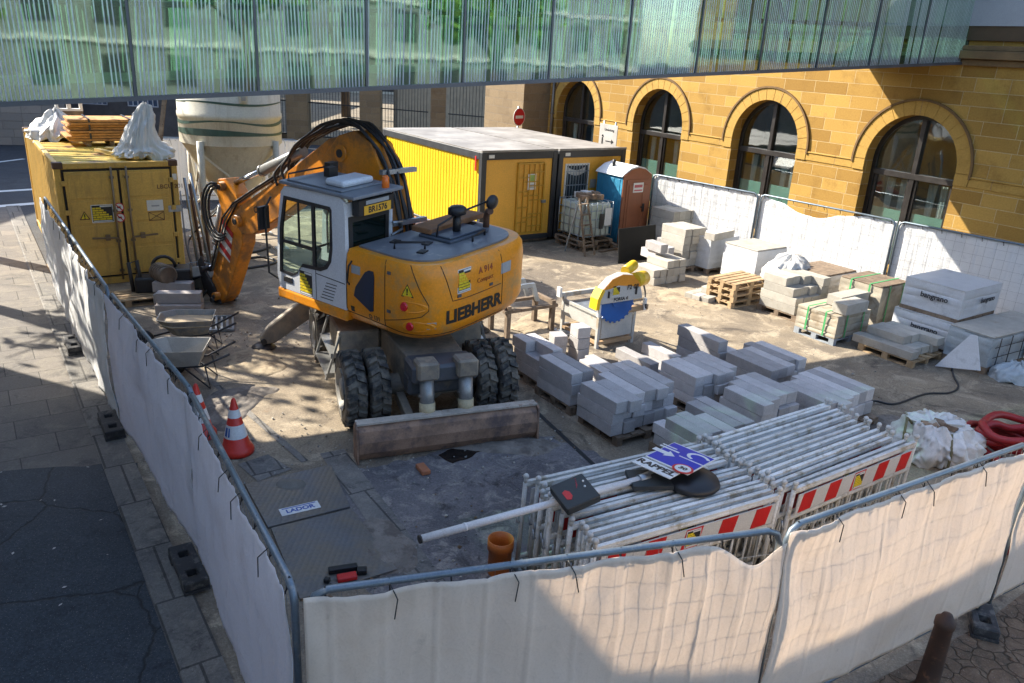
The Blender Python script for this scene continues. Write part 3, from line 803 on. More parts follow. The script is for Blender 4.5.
# ============================================================ GLASS FOOTBRIDGE
def frit_glass(name, tint, seed, refl=0.0, trl=0.35, fcol=(0.50, 0.53, 0.56), pitch=0.062, wid=0.42, keep=0.40):
    """clear glass printed with thin irregular upright white lines"""
    t = NT(name)
    tc = t.n('ShaderNodeTexCoord')
    sp = t.n('ShaderNodeSeparateXYZ'); t.l(tc.outputs['Object'], sp.inputs[0])
    wob = t.n('ShaderNodeCombineXYZ')
    t.l(t.math('MULTIPLY', sp.outputs[0], 2.1), wob.inputs[0]); wob.inputs[1].default_value = 0.0; wob.inputs[2].default_value = seed
    wn_ = t.noise(wob.outputs[0], 1.0, 2.0, 0.5)
    pan = t.math('FLOOR', t.math('DIVIDE', t.math('ADD', sp.outputs[0], 0.06), 1.58))
    lean = t.math('MULTIPLY', t.math('SINE', t.math('MULTIPLY', pan, 2.4)), 0.028 if refl > 0.1 else 0.045)
    xl = t.math('ADD', sp.outputs[0], t.math('MULTIPLY', t.math('SUBTRACT', sp.outputs[2], 5.0), lean))
    x = t.math('ADD', t.math('DIVIDE', xl, pitch), t.math('MULTIPLY', wn_, 1.0))
    idx = t.math('FLOOR', x)
    fr_ = t.math('SUBTRACT', x, idx)
    cb = t.n('ShaderNodeCombineXYZ')
    t.l(t.math('MULTIPLY', idx, 7.31), cb.inputs[0]); cb.inputs[1].default_value = 0.5; cb.inputs[2].default_value = seed * 3.3
    pr = t.noise(cb.outputs[0], 1.0, 1.0, 0.5)
    on = t.ramp(pr, keep, keep + 0.03)
    w_ = t.math('MULTIPLY', t.math('ADD', pr, 0.45), wid)
    ln = t.math('LESS_THAN', t.math('ABSOLUTE', t.math('SUBTRACT', fr_, 0.5)), t.math('MULTIPLY', w_, 0.5))
    line = t.math('MULTIPLY', ln, on)
    df = t.n('ShaderNodeBsdfDiffuse'); df.inputs[0].default_value = (*fcol, 1)
    tl_ = t.n('ShaderNodeBsdfTranslucent'); tl_.inputs[0].default_value = (*fcol, 1)
    fr = t.n('ShaderNodeMixShader'); fr.inputs[0].default_value = trl
    t.l(df.outputs[0], fr.inputs[1]); t.l(tl_.outputs[0], fr.inputs[2])
    tr = t.n('ShaderNodeBsdfTransparent'); tr.inputs[0].default_value = (*tint, 1)
    gl = t.n('ShaderNodeBsdfGlossy'); gl.inputs['Roughness'].default_value = 0.03; t.l(t.bump(t.noise(tc.outputs['Object'], 1.1, 2), 0.10, 0.02), gl.inputs['Normal']); gl.inputs[0].default_value = (0.84, 0.97, 0.90, 1)
    ge = t.n('ShaderNodeNewGeometry')
    dp = t.n('ShaderNodeVectorMath', operation='DOT_PRODUCT'); t.l(ge.outputs['Incoming'], dp.inputs[0]); t.l(ge.outputs['Normal'], dp.inputs[1])
    om = t.math('SUBTRACT', 1.0, t.math('ABSOLUTE', dp.outputs['Value']), True)
    fz = t.math('ADD', 0.04, t.math('MULTIPLY', t.math('POWER', om, 5.0), 0.9))
    fn_ = t.math('ADD', t.math('MULTIPLY', fz, 0.9), refl)
    m0 = t.n('ShaderNodeMixShader'); m0.inputs[0].default_value = 0.0; t.l(tr.outputs[0], m0.inputs[1]); t.l(gl.outputs[0], m0.inputs[2]); t.l(fn_, m0.inputs[0])
    m1 = t.n('ShaderNodeMixShader'); t.l(line, m1.inputs[0]); t.l(m0.outputs[0], m1.inputs[1]); t.l(fr.outputs[0], m1.inputs[2])
    return t.done(m1.outputs[0])
BG_NEAR = frit_glass('fritted_glass', (0.58, 0.74, 0.66), 3.0, 0.18, 0.42, (0.78, 0.79, 0.84), 0.050, 0.32, 0.36)
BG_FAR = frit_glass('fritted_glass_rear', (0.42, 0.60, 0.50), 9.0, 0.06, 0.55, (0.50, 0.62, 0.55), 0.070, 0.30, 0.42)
BSTEEL = M('bridge_steel', (0.13, 0.135, 0.15), 0.45, 0.5, v=0.1)
BDECK = M('bridge_deck', (0.17, 0.18, 0.19), 0.7, v=0.1)
br = thing('glass_footbridge', 'enclosed glass footbridge with white striped panes crossing above the building site', 'footbridge', (9.97, 19.48, 0), -30)
def zb(x): return 5.54 + 0.068 * x
XL, WB, ZT = -23.2, 2.5, 8.6
PW = 1.58
b = MB()
b.add([(x, y, zb(x) + dz) for dz in (0.05, 0.24) for x, y in ((XL, 0.06), (0.0, 0.06), (0.0, WB - 0.06), (XL, WB - 0.06))], [(3, 2, 1, 0), (4, 5, 6, 7), (0, 1, 5, 4), (1, 2, 6, 5), (2, 3, 7, 6), (3, 0, 4, 7)])
b.build('deck', BDECK, br)
for y in (0.0, WB):
    b = MB(); b.bar((XL, y, zb(XL) + 0.03), (0.0, y, zb(0.0) + 0.03), 0.09, 0.06); b.build('bottom_edge', BSTEEL, br)
b = MB(); b.bb(XL, 0, -0.15, WB + 0.15, ZT, ZT + 0.25); b.build('roof', BDECK, br)
k = 0
x = -0.06
while x > XL + 0.2:
    x0, x1 = max(XL, x - PW), x
    for y, mt in ((0.0, BG_NEAR), (WB, BG_FAR)):
        g = MB()
        g.prism([(x0 + 0.025, zb(x0) + 0.05), (x1 - 0.025, zb(x1) + 0.05), (x1 - 0.025, ZT), (x0 + 0.025, ZT)], (0, y - 0.008, 0), X3, Z3, (0, 0.016, 0))
        g.build('glass_pane', mt, br)
        g = MB(); g.bb(x0 - 0.016, x0 + 0.016, y - 0.03, y + 0.03, zb(x0), ZT); g.build('mullion', BSTEEL, br)
    x -= PW
for y in (0.22, WB - 0.22):
    b = MB(); b.cyl((XL, y, 5.30), (-0.3, y, 6.35), 0.025, 8); b.build('handrail', GALV, br)
b = MB()
for k in range(6):
    xk = -3.0 - 3.6 * k
    b.bar((xk, WB - 0.15, zb(xk) + 0.2), (xk - 1.9, WB - 0.15, ZT), 0.07)
    b.bar((xk, 0.15, zb(xk) + 0.2), (xk, 0.15, ZT), 0.06)
b.build('truss_braces', BSTEEL, br)
b = MB(); b.bb(-0.03, 0.02, -0.03, WB + 0.03, zb(0), ZT); b.build('end_frame', BLACK, br)
# ============================================================ STORAGE CONTAINER
CYEL = M('container_ochre', (0.62, 0.38, 0.085), 0.55, v=0.12, sc=1.5, col2=(0.42, 0.26, 0.07), c2sc=2.2, c2th=0.60, c2w=0.1, streak=True)
CTOP = M('container_roof_lit_yellow', (0.66, 0.46, 0.08), 0.6, v=0.15, col2=(0.24, 0.12, 0.05), c2sc=1.6, c2th=0.56, c2w=0.05)  # yellower than the walls: sunlight on the roof put into its colour
CRUST = M('rusty_brown_trim', (0.10, 0.05, 0.03), 0.7, v=0.3)
CONT_AZ = -35.5
ct = thing('storage_container', 'ochre yellow steel storage container with double doors and load on its roof', 'container', (-9.44, 15.95, 0), CONT_AZ)
CW, CL, CH = 2.36, 6.7, 2.60
b = MB()
def corr(n, L, d):
    pts, k = [], 0
    step = L / n
    for i in range(n):
        pts += [(i * step, 0), (i * step + step * 0.35, 0), (i * step + step * 0.5, d), (i * step + step * 0.85, d)]
    return pts + [(L, 0)]
for x, s in ((0.0, 1), (CW, -1)):
    pr = corr(20, CL - 0.2, 0.035)
    for i in range(len(pr) - 1):
        y0, y1 = 0.1 + pr[i][0], 0.1 + pr[i + 1][0]
        xa, xb = x + s * (0.02 + pr[i][1]), x + s * (0.02 + pr[i + 1][1])
        b.add([(xa, y0, 0.16), (xb, y1, 0.16), (xb, y1, 2.5), (xa, y0, 2.5)], [(0, 1, 2, 3)])
b.build('side_wall', CYEL, ct)
b = MB()
pr = corr(22, CL - 0.2, 0.03)
for i in range(len(pr) - 1):
    y0, y1 = 0.1 + pr[i][0], 0.1 + pr[i + 1][0]
    b.add([(0.05, y0, 2.57 - pr[i][1]), (CW - 0.05, y0, 2.57 - pr[i][1]), (CW - 0.05, y1, 2.57 - pr[i + 1][1]), (0.05, y1, 2.57 - pr[i + 1][1])], [(0, 1, 2, 3)])
b.build('roof', CTOP, ct)
b = MB()
for x in (0.06, CW - 0.06):
    b.bb(x - 0.06, x + 0.06, 0.0, CL, 0.0, 0.16); b.bb(x - 0.05, x + 0.05, 0.0, CL, 2.50, 2.60)
    for y in (0.06, CL - 0.06): b.bb(x - 0.06, x + 0.06, y - 0.058, y + 0.058, 0.16, 2.50)
b.bb(0.12, CW - 0.12, 0.0, 0.1, 0.0, 0.15); b.bb(0.12, CW - 0.12, 0.0, 0.1, 2.48, 2.60); b.bb(0.12, CW - 0.12, CL - 0.1, CL, 0.02, 2.58)
b.build('frame', CYEL, ct, 0.012)
for x in (0.08, CW - 0.08):
    for y in (0.08, CL - 0.08):
        for z in (0.06, 2.555): MB().box((x, y, z), (0.19, 0.19, 0.13)).build('corner_casting', CRUST, ct, 0.012)
b = MB(); b.bb(0.13, CW - 0.13, 0.02, 0.06, 0.16, 2.47); b.build('door_seal', M('door_seal', (0.02, 0.015, 0.012), 0.7), ct)
HANDM = M('worn_lock_steel', (0.22, 0.16, 0.10), 0.5, 0.5, v=0.2)
for k, (x0, x1) in enumerate(((0.17, CW / 2 - 0.025), (CW / 2 + 0.025, CW - 0.17))):
    b = MB()
    b.bb(x0, x1, -0.022, 0.018, 0.20, 2.43)
    for z0, z1 in ((0.26, 0.78), (0.84, 1.30), (1.36, 1.82), (1.88, 2.38)): b.bb(x0 + 0.05, x1 - 0.05, -0.032, -0.0225, z0, z1)
    d = b.build('door', CYEL, ct, 0.008)
    b = MB()
    xb = x1 - 0.12 if k == 0 else x0 + 0.12
    b.cyl((xb, -0.075, 0.10), (xb, -0.075, 2.52), 0.022, 10)
    for z in (0.3, 0.95, 1.6, 2.3): b.box((xb, -0.05, z), (0.09, 0.06, 0.05))
    b.build('lock_rod', HANDM, d)
    b = MB()
    s = -1 if k == 0 else 1
    b.bar((xb, -0.10, 1.02), (xb + s * 0.5, -0.10, 1.05), 0.05, 0.03); b.box((xb + s * 0.2, -0.08, 1.04), (0.09, 0.05, 0.12))
    b.build('handle', HANDM, d)
    b = MB()
    xh = x0 - 0.02 if k == 0 else x1 + 0.02
    for z in (0.4, 1.0, 1.6, 2.2): b.box((xh, -0.03, z), (0.10, 0.035, 0.10))
    b.build('hinge', CYEL, d, 0.006)
emblem('company_emblem', ct, Matrix.Translation((0.79, -0.034, 1.55)) @ Matrix.Rotation(R(90), 4, 'X'), 0.42, 0.38)
def disc_sign(parent, name, x, z, r, y=-0.034, slash=True, tri=False):
    b = MB()
    if tri:
        b.prism([(x - r, z - r * 0.8), (x + r, z - r * 0.8), (x, z + r)], (0, y, 0), X3, Z3, (0, -0.004, 0), 1)
        b.prism([(x - r * 0.7, z - r * 0.62), (x + r * 0.7, z - r * 0.62), (x, z + r * 0.66)], (0, y - 0.0042, 0), X3, Z3, (0, -0.002, 0), 0)
        b.bb(x - 0.012, x + 0.012, y - 0.009, y - 0.0065, z - 0.03, z + 0.04, 2); b.bb(x - 0.012, x + 0.012, y - 0.009, y - 0.0065, z - 0.065, z - 0.045, 2)
        return b.build(name, [YEL, CRUST, BLACK], parent)
    b.cyl((x, y, z), (x, y - 0.003, z), r, 22, 1); b.cyl((x, y - 0.0031, z), (x, y - 0.005, z), r * 0.8, 22, 0)
    b.bb(x - r * 0.4, x + r * 0.3, y - 0.0065, y - 0.0051, z - r * 0.15, z + r * 0.25, 2)
    b.bar((x - r * 0.62, y - 0.007, z + r * 0.62), (x + r * 0.62, y - 0.007, z - r * 0.62), 0.003, r * 0.22, 1)
    return b.build(name, [WHITE, RED, BLACK], parent)
disc_sign(ct, 'warning_triangle', 0.45, 1.52, 0.10, tri=True)
disc_sign(ct, 'prohibition_sign', 1.12, 1.66, 0.10)
disc_sign(ct, 'prohibition_sign', 1.12, 1.44, 0.10)
b = MB(); b.bb(1.67, 2.0, -0.037, -0.033, 1.55, 1.78); b.bb(1.76, 1.92, -0.039, -0.0372, 1.64, 1.67, 1); b.build('paper_notice', [WHITE, GREYPL], ct)
b = MB()
for a, c in (((1.69, 1.34), (2.0, 1.34)), ((1.69, 1.52), (2.0, 1.52)), ((1.69, 1.34), (1.69, 1.52)), ((2.0, 1.34), (2.0, 1.52)), ((1.69, 1.52), (2.0, 1.34)), ((1.69, 1.34), (2.0, 1.52))):
    b.bar((a[0], -0.034, a[1]), (c[0], -0.034, c[1]), 0.004, 0.012)
b.build('stencil_mark', CRUST, ct)
b = MB(); b.bb(2.1, 2.38, -0.036, -0.033, 1.50, 1.64); b.build('data_plate', GALV, ct)
b = MB(); b.bb(2.24, 2.33, -0.036, -0.033, 2.20, 2.33); b.build('white_sticker', WHITE, ct)
b = MB(); b.text('LBCU 201', 0.13, Matrix.Translation((2.18, -0.036, 2.06)) @ Matrix.Rotation(R(90), 4, 'X')); b.build('lettering', CRUST, ct)
CM = ct.matrix_basis.copy() if False else Matrix.Translation((-9.44, 15.95, 0)) @ Matrix.Rotation(R(35.5), 4, 'Z')
def on_cont(x, y, z): return CM @ Vector((x, y, z))
# --- things lying on the container roof
TARP = M('crumpled_white_sheet', (0.66, 0.65, 0.63), 0.55, v=0.06, sc=4, bump=0.2, bsc=12, col2=(0.45, 0.42, 0.38), c2sc=3, c2th=0.66)
def heap(name, label, cat, loc, az, prof, seed, mat, amp=0.12, n=34):
    """a crumpled sheet or bag: closed lump with folds; prof = list of (height, rx, ry, ox, oy)"""
    t_ = thing(name, label, cat, loc, az)
    def f(u, v):
        k = v * (len(prof) - 1); i = min(int(k), len(prof) - 2); w = k - i
        h, rx, ry, ox, oy = [prof[i][q] * (1 - w) + prof[i + 1][q] * w for q in range(5)]
        a = 2 * math.pi * u
        rg = lambda q, e: (1 - abs(noise.noise(q))) ** e
        cr_ = rg(Vector((math.cos(a) * 3.1 + v * 1.5, math.sin(a) * 3.1, v * 3.0 + seed)), 5) + 0.6 * rg(Vector((math.cos(a) * 5.5 - v * 3, math.sin(a) * 5.5 + v * 2, seed * 2)), 6) + 0.4 * rg(Vector((math.cos(a) * 8 + v * 6, math.sin(a) * 8, v * 7 - seed)), 6)
        fo = 1 + amp * 0.55 * (cr_ - 0.8) * (1 if 0.02 < v < 0.98 else 0) + 0.6 * amp * (noise.noise(Vector((math.cos(a) * 2.2, math.sin(a) * 2.2, v * 2.5 + seed))) + 0.6 * noise.noise(Vector((math.cos(a) * 5, math.sin(a) * 5, v * 6 + seed))) + 0.35 * abs(noise.noise(Vector((math.cos(a) * 9, math.sin(a) * 9, v * 3 + seed)))))
        return (ox + rx * fo * math.cos(a), oy + ry * fo * math.sin(a), h + (0.05 * amp * 8 * noise.noise(Vector((math.cos(a) * 3, math.sin(a) * 3, v * 4 - seed))) if 0 < v < 1 else 0))
    b = MB(); b.grid(f, n * 2, n); b.build('sheet', mat, t_)
    return t_
heap('white_sack', 'tall crumpled white big bag on the near edge of the container roof', 'bag', on_cont(1.85, 0.75, 2.59), CONT_AZ,
     [(0.0, 0.02, 0.02, 0, 0), (0.0, 0.62, 0.5, 0, 0), (0.12, 0.60, 0.46, 0, 0), (0.26, 0.40, 0.34, -.02, 0), (0.58, 0.29, 0.26, 0.02, 0.05), (0.86, 0.22, 0.17, 0.1, 0.1), (1.04, 0.15, 0.10, 0.15, 0.12), (1.08, 0.05, 0.04, 0.16, 0.12), (1.06, 0.01, 0.01, 0.16, 0.12)], 3.1, TARP, 0.36, 60)
b = MB(); b.box((0, 0, 0.10), (0.5, 0.4, 0.02))
lid = heap('white_tarpaulin', 'small crumpled white tarpaulin at the far left of the container roof', 'tarpaulin', on_cont(0.55, 4.6, 2.59), CONT_AZ,
     [(0.0, 0.02, 0.02, 0, 0), (0.0, 0.62, 0.8, 0, 0), (0.2, 0.55, 0.7, 0, 0), (0.45, 0.3, 0.4, 0.1, 0.1), (0.62, 0.1, 0.16, .1, .1), (0.66, 0.01, 0.01, .1, .1)], 8.3, TARP, 0.36, 50)
PLANKM = M('orange_planks', (0.50, 0.24, 0.07), 0.8, v=0.25, sc=6, col2=(0.25, 0.11, 0.04), c2sc=5, c2th=0.6, rv=0.2)
bd = thing('plank_bundle', 'strapped bundle of orange brown formwork planks on the container roof', 'planks', on_cont(1.55, 3.3, 2.59), CONT_AZ)
rr = random.Random(4)
for k in range(8):
    b = MB()
    dx, dy = rr.uniform(-.06, .06), rr.uniform(-.05, .05)
    b.box((dx, dy, 0.14 + k * 0.062), (1.75 + rr.uniform(-.08, .08), 1.05, 0.05), rz=rr.uniform(-.015, .015)); b.build('plank_layer', PLANKM, bd, 0.004)
b = MB()
for x in (-0.5, 0.0, 0.5): b.bb(x - 0.05, x + 0.05, -0.5, 0.5, 0.0, 0.11)
b.build('bearer', OLDWOOD, bd)
b = MB()
for x in (-0.45, 0.42): b.bb(x - 0.02, x + 0.02, -0.56, -0.545, 0.08, 0.62); b.bb(x - 0.02, x + 0.02, -0.56, 0.56, 0.615, 0.625)
b.build('strap', BLACK, bd)
hb = thing('hollow_block', 'pale hollow concrete block behind the planks on the container roof', 'block', on_cont(0.95, 4.75, 2.59), CONT_AZ)
b = MB(); b.plate([(-.3, 0), (.3, 0), (.3, .24), (-.3, .24)], [[(-.24, .05), (-.04, .05), (-.04, .19), (-.24, .19)], [(.04, .05), (.24, .05), (.24, .19), (.04, .19)]], (0, 0, 0.62), X3, Z3, (0, 0.2, 0)); b.build('block', WHITE, hb)
b = MB(); b.bb(-0.3, 0.3, 0, 0.25, 0, 0.62); b.build('crate', OLDWOOD, hb)
cl = thing('roof_batten', 'yellow timber batten lying across the container roof edge', 'batten', on_cont(0, 0, 0), CONT_AZ)
b = MB(); b.bar((1.05, 1.75, 2.64), (1.62, 0.25, 2.64), 0.10, 0.06); b.bar((1.3, 2.2, 2.62), (2.2, 1.9, 2.62), 0.3, 0.03); b.build('batten', M('yellow_batten', (0.5, 0.36, 0.12), 0.7), cl)
st_ = thing('timber_stake', 'rusty brown timber stake leaning behind the white big bag', 'stake', on_cont(2.25, 1.2, 2.59), CONT_AZ)
b = MB(); b.bar((0, 0, 0), (0.35, 0.5, 1.25), 0.09, 0.05); b.build('stake', OLDWOOD, st_)

# ============================================================ YELLOW OFFICE CABINS
CABY = M('cabin_yellow_lit', (0.74, 0.50, 0.008), 0.45, v=0.05, sc=1.2, col2=(0.6, 0.42, 0.04), c2sc=1.5, c2th=0.7)  # side walls: their sunlit look put into the yellow
CABF = M('cabin_yellow_shaded', (0.82, 0.43, 0.06), 0.5, v=0.07, sc=1.2, col2=(0.42, 0.25, 0.04), c2sc=2, c2th=0.68)  # same cabin yellow with the front's shade put into the colour
ANTH = M('cabin_anthracite', (0.030, 0.033, 0.038), 0.5, v=0.15)
CABR = M('cabin_roof_sheet', (0.34, 0.32, 0.295), 0.6, v=0.16, sc=1.3, col2=(0.19, 0.175, 0.16), c2sc=0.9, c2th=0.5, c2w=0.15)
CAB_AZ = -36.0
D_c, D_r = azv(CAB_AZ), azv(CAB_AZ + 90)
cab0 = Vector((-1.10, 21.75, 0))
def cabin(o, L, W, label, door, win, nm='office_cabin'):
    t_ = thing(nm, label, 'cabin', o, CAB_AZ, 'yellow office cabins')
    H = 2.62
    b = MB()
    for x in (0.08, W - 0.08):
        for y in (0.08, L - 0.08): b.bb(x - 0.08, x + 0.08, y - 0.08, y + 0.08, 0.10, H)
    for x in (0.06, W - 0.06):
        b.bb(x - 0.06, x + 0.06, 0.16, L - 0.16, 0.10, 0.24); b.bb(x - 0.055, x + 0.055, 0.16, L - 0.16, H - 0.2, H - 0.002)
    for y in (0.06, L - 0.06):
        b.bb(0.16, W - 0.16, y - 0.06, y + 0.06, 0.10, 0.24); b.bb(0.16, W - 0.16, y - 0.055, y + 0.055, H - 0.2, H - 0.002)
    b.build('frame', ANTH, t_, 0.01)
    b = MB(); b.bb(0.12, W - 0.12, 0.12, L - 0.12, 0.02, 0.10); b.build('feet_timbers', OLDWOOD, t_)
    b = MB()
    n = int((L - 0.3) / 0.16)
    for x, s in ((0.05, 1), (W - 0.05, -1)):
        for k in range(n):
            y0 = 0.16 + k * (L - 0.32) / n; dy = (L - 0.32) / n
            b.add([(x + s * 0.012, y0, 0.24), (x, y0 + dy * 0.12, 0.24), (x, y0 + dy * 0.88, 0.24), (x + s * 0.012, y0 + dy, 0.24), (x + s * 0.012, y0, H - 0.2), (x, y0 + dy * 0.12, H - 0.2), (x, y0 + dy * 0.88, H - 0.2), (x + s * 0.012, y0 + dy, H - 0.2)],
                  [(0, 1, 5, 4), (1, 2, 6, 5), (2, 3, 7, 6)])
    b.build('ribbed_side_wall', CABY, t_)
    b = MB()
    if door: b.plate([(0.16, 0.24), (W - 0.16, 0.24), (W - 0.16, H - 0.2), (0.16, H - 0.2)], [[(1.22, 0.28), (2.18, 0.28), (2.18, 2.32), (1.22, 2.32)]], (0, 0.05, 0), X3, Z3, (0, 0.04, 0))
    else: b.plate([(0.16, 0.24), (W - 0.16, 0.24), (W - 0.16, H - 0.2), (0.16, H - 0.2)], [[(0.30, 0.95), (1.18, 0.95), (1.18, 2.22), (0.30, 2.22)]], (0, 0.05, 0), X3, Z3, (0, 0.04, 0))
    b.build('end_wall', CABF, t_)
    b = MB(); b.bb(0.16, W - 0.16, L - 0.09, L - 0.05, 0.24, H - 0.2); b.build('rear_wall', CABF, t_)
    b = MB(); b.bb(0.02, W - 0.02, 0.02, L - 0.02, H + 0.001, H + 0.03); b.bb(0.0, W, 0.0, 0.05, H + 0.001, H + 0.06)
    b.build('roof', CABR, t_)
    b = MB(); b.bb(0.22, 0.40, -0.004, 0.004, H - 0.15, H - 0.06); b.build('number_plate', WHITE, t_)
    if door:
        b = MB(); b.bb(1.23, 2.17, 0.045, 0.09, 0.29, 2.31); d = b.build('door', CABF, t_, 0.006)
        b = MB()
        for x in (1.24, 2.16): b.bb(x - 0.022, x + 0.022, -0.02, 0.04, 0.30, 2.30)
        for z in (0.31, 2.29): b.bb(1.26, 2.14, 0.0, 0.04, z - 0.02, z + 0.02)
        for x in (1.44, 1.63, 1.82, 2.0): b.bb(x - 0.014, x + 0.014, -0.015, 0.015, 0.33, 2.27)
        for x0, x1, zs in ((1.26, 1.63, (0.62, 1.05, 1.5, 1.9)), (1.63, 2.14, (0.5, 0.85, 1.25, 1.66, 2.05)), (1.44, 2.0, (0.75, 1.38, 1.78))):
            for z in zs: b.bb(x0, x1, -0.013, 0.013, z - 0.014, z + 0.014)
        b.build('grille', M('grille_ochre', (0.55, 0.30, 0.03), 0.5, v=0.08), d)
        b = MB(); b.bb(2.10, 2.24, -0.05, 0.02, 1.16, 1.24); b.build('handle', GALV, d)
        b = MB(); b.bb(1.58, 1.86, -0.006, 0.0, 1.55, 2.0, 0); b.bb(1.62, 1.82, -0.010, -0.0062, 1.76, 1.97, 1); b.bb(1.62, 1.82, -0.010, -0.0062, 1.68, 1.70, 2); b.bb(1.62, 1.82, -0.010, -0.0062, 1.61, 1.63, 2)
        b.build('safety_poster', [WHITE, M('poster_green', (0.30, 0.42, 0.10), 0.5), GREYPL], d)
    else:
        b = MB(); b.plate([(0.28, 0.93), (1.20, 0.93), (1.20, 2.24), (0.28, 2.24)], [[(0.34, 0.99), (1.14, 0.99), (1.14, 2.18), (0.34, 2.18)]], (0, 0.03, 0), X3, Z3, (0, 0.05, 0)); w_ = b.build('window', WHITE, t_, 0.004)
        b = MB(); b.bb(0.33, 1.15, 0.07, 0.078, 0.98, 2.19); b.build('pane', M('cabin_pane', (0.05, 0.06, 0.07), 0.08), w_)
        b = MB()
        for k in range(8): b.bb(0.36 + k * 0.108, 0.376 + k * 0.108, 0.0, 0.016, 0.95, 2.22)
        for z in (1.2, 1.6, 2.0): b.bb(0.3, 1.18, 0.002, 0.014, z, z + 0.03)
        b.build('bars', GALV, w_)
        b = MB(); b.grid(lambda u, v: (0.38 + u * 0.7, 0.066, 1.98 + v * 0.16 - 0.10 * math.sin(u * math.pi)), 8, 2); b.build('curtain', TARP, w_)
        b = MB(); b.bb(1.28, 1.5, 0.035, 0.048, 1.5, 1.75); b.build('wall_switch', GREYPL, t_)
    return t_
cA = cabin(cab0, 6.05, 2.60, 'yellow site cabin with grilled door beside the excavator', True, False)
cB = cabin(cab0 + D_r * 2.66, 6.05, 2.60, 'yellow site cabin with barred white window behind the water tank', False, True)
cM = Matrix.Translation(cab0) @ Matrix.Rotation(-R(CAB_AZ), 4, 'Z')
b = MB(); b.bb(-0.004, 0.02, 0.3, 0.36, 2.1, 2.5, 0); b.build('red_green_tag', [RED], cA)
def on_cab(x, y, z=0): return cM @ Vector((x, y, z))

# ============================================================ MORTAR SILO
SILO = M('silo_cream', (0.60, 0.57, 0.48), 0.5, v=0.08, sc=1.5, col2=(0.42, 0.37, 0.28), c2sc=2.0, c2th=0.60, c2w=0.1, streak=True)
SGREEN = M('silo_dark_green', (0.045, 0.10, 0.085), 0.5, v=0.15)
sil = AT(231, 130, 20.6)
si = thing('mortar_silo', 'cream mortar silo with green waves on a braced frame behind the container', 'silo', (sil.x, sil.y, 0), -30)
SR = 1.24
zc0, zc1 = 2.68, 0.75
b = MB(); b.lathe([(0.0, 6.4), (SR * 0.6, 6.3), (SR, 5.9), (SR, 3.42), (SR + 0.02, 3.40), (SR + 0.02, 3.30), (SR, 3.28), (SR, zc0)], 40); b.build('drum', SILO, si)
b = MB(); b.lathe([(SR * 0.98, zc0), (0.16, zc1), (0.16, zc1 - 0.25), (0.0, zc1 - 0.25)], 40); b.build('cone', SILO, si)
for nm, z0, am, ph, th in (('wave_band', 2.92, 0.012, 0.0, 0.15), ('wave_band', 3.20, 0.06, 1.0, 0.08), ('wave_band', 3.66, 0.03, 2.4, 0.05)):
    b = MB()
    n = 60
    for k in range(n):
        a0_, a1_ = 2 * math.pi * k / n, 2 * math.pi * (k + 1) / n
        q_ = []
        for a in (a0_, a1_):
            zz = z0 + am * math.sin(3 * a + ph); h_ = th * (0.75 + 0.35 * math.sin(2 * a + ph * 2))
            q_.append((a, zz, h_))
        rad = SR + (0.024 if 3.24 < z0 < 3.36 else 0.005)
        b.add([(rad * math.cos(a0_), rad * math.sin(a0_), q_[0][1]), (rad * math.cos(a1_), rad * math.sin(a1_), q_[1][1]), (rad * math.cos(a1_), rad * math.sin(a1_), q_[1][1] + q_[1][2]), (rad * math.cos(a0_), rad * math.sin(a0_), q_[0][1] + q_[0][2])], [(0, 1, 2, 3)])
    b.build(nm, SGREEN, si)
b = MB(); b.box((0.1, -SR - 0.01, 3.82), (0.2, 0.05, 0.2)); b.box((0.1, -SR - 0.04, 3.82), (0.1, 0.05, 0.1), 1); b.build('inspection_hatch', [SILO, GREYPL], si)
lp = []
for a in (45, 135, 225, 315):
    a_ = R(a); c_, s_ = math.cos(a_), math.sin(a_)
    b = MB(); b.cyl((SR * 1.02 * c_, SR * 1.02 * s_, zc0 + 0.1), (SR * 1.06 * c_, SR * 1.06 * s_, 0.04), 0.085, 12)
    b.box((SR * 1.06 * c_, SR * 1.06 * s_, 0.03), (0.32, 0.32, 0.05)); b.build('leg', SILO, si)
    lp.append((SR * 1.04 * c_, SR * 1.04 * s_))
for k in range(4):
    p_, q_ = lp[k], lp[(k + 1) % 4]
    for z0, z1 in ((2.5, 0.9), (0.9, 2.5)):
        b = MB(); b.bar((p_[0], p_[1], z0), (q_[0], q_[1], z1), 0.05); b.build('brace', SILO, si)
    b = MB(); b.bar((p_[0], p_[1], 0.6), (q_[0], q_[1], 0.6), 0.06); b.build('cross_beam', SILO, si)
b = MB(); b.box((0, 0, 0.42), (0.5, 0.9, 0.5)); b.cyl((0, -0.4, 0.45), (0.1, -1.1, 0.3), 0.10, 12); b.build('mixing_pump', M('pump_red', (0.35, 0.05, 0.03), 0.6, v=0.2), si, 0.02)
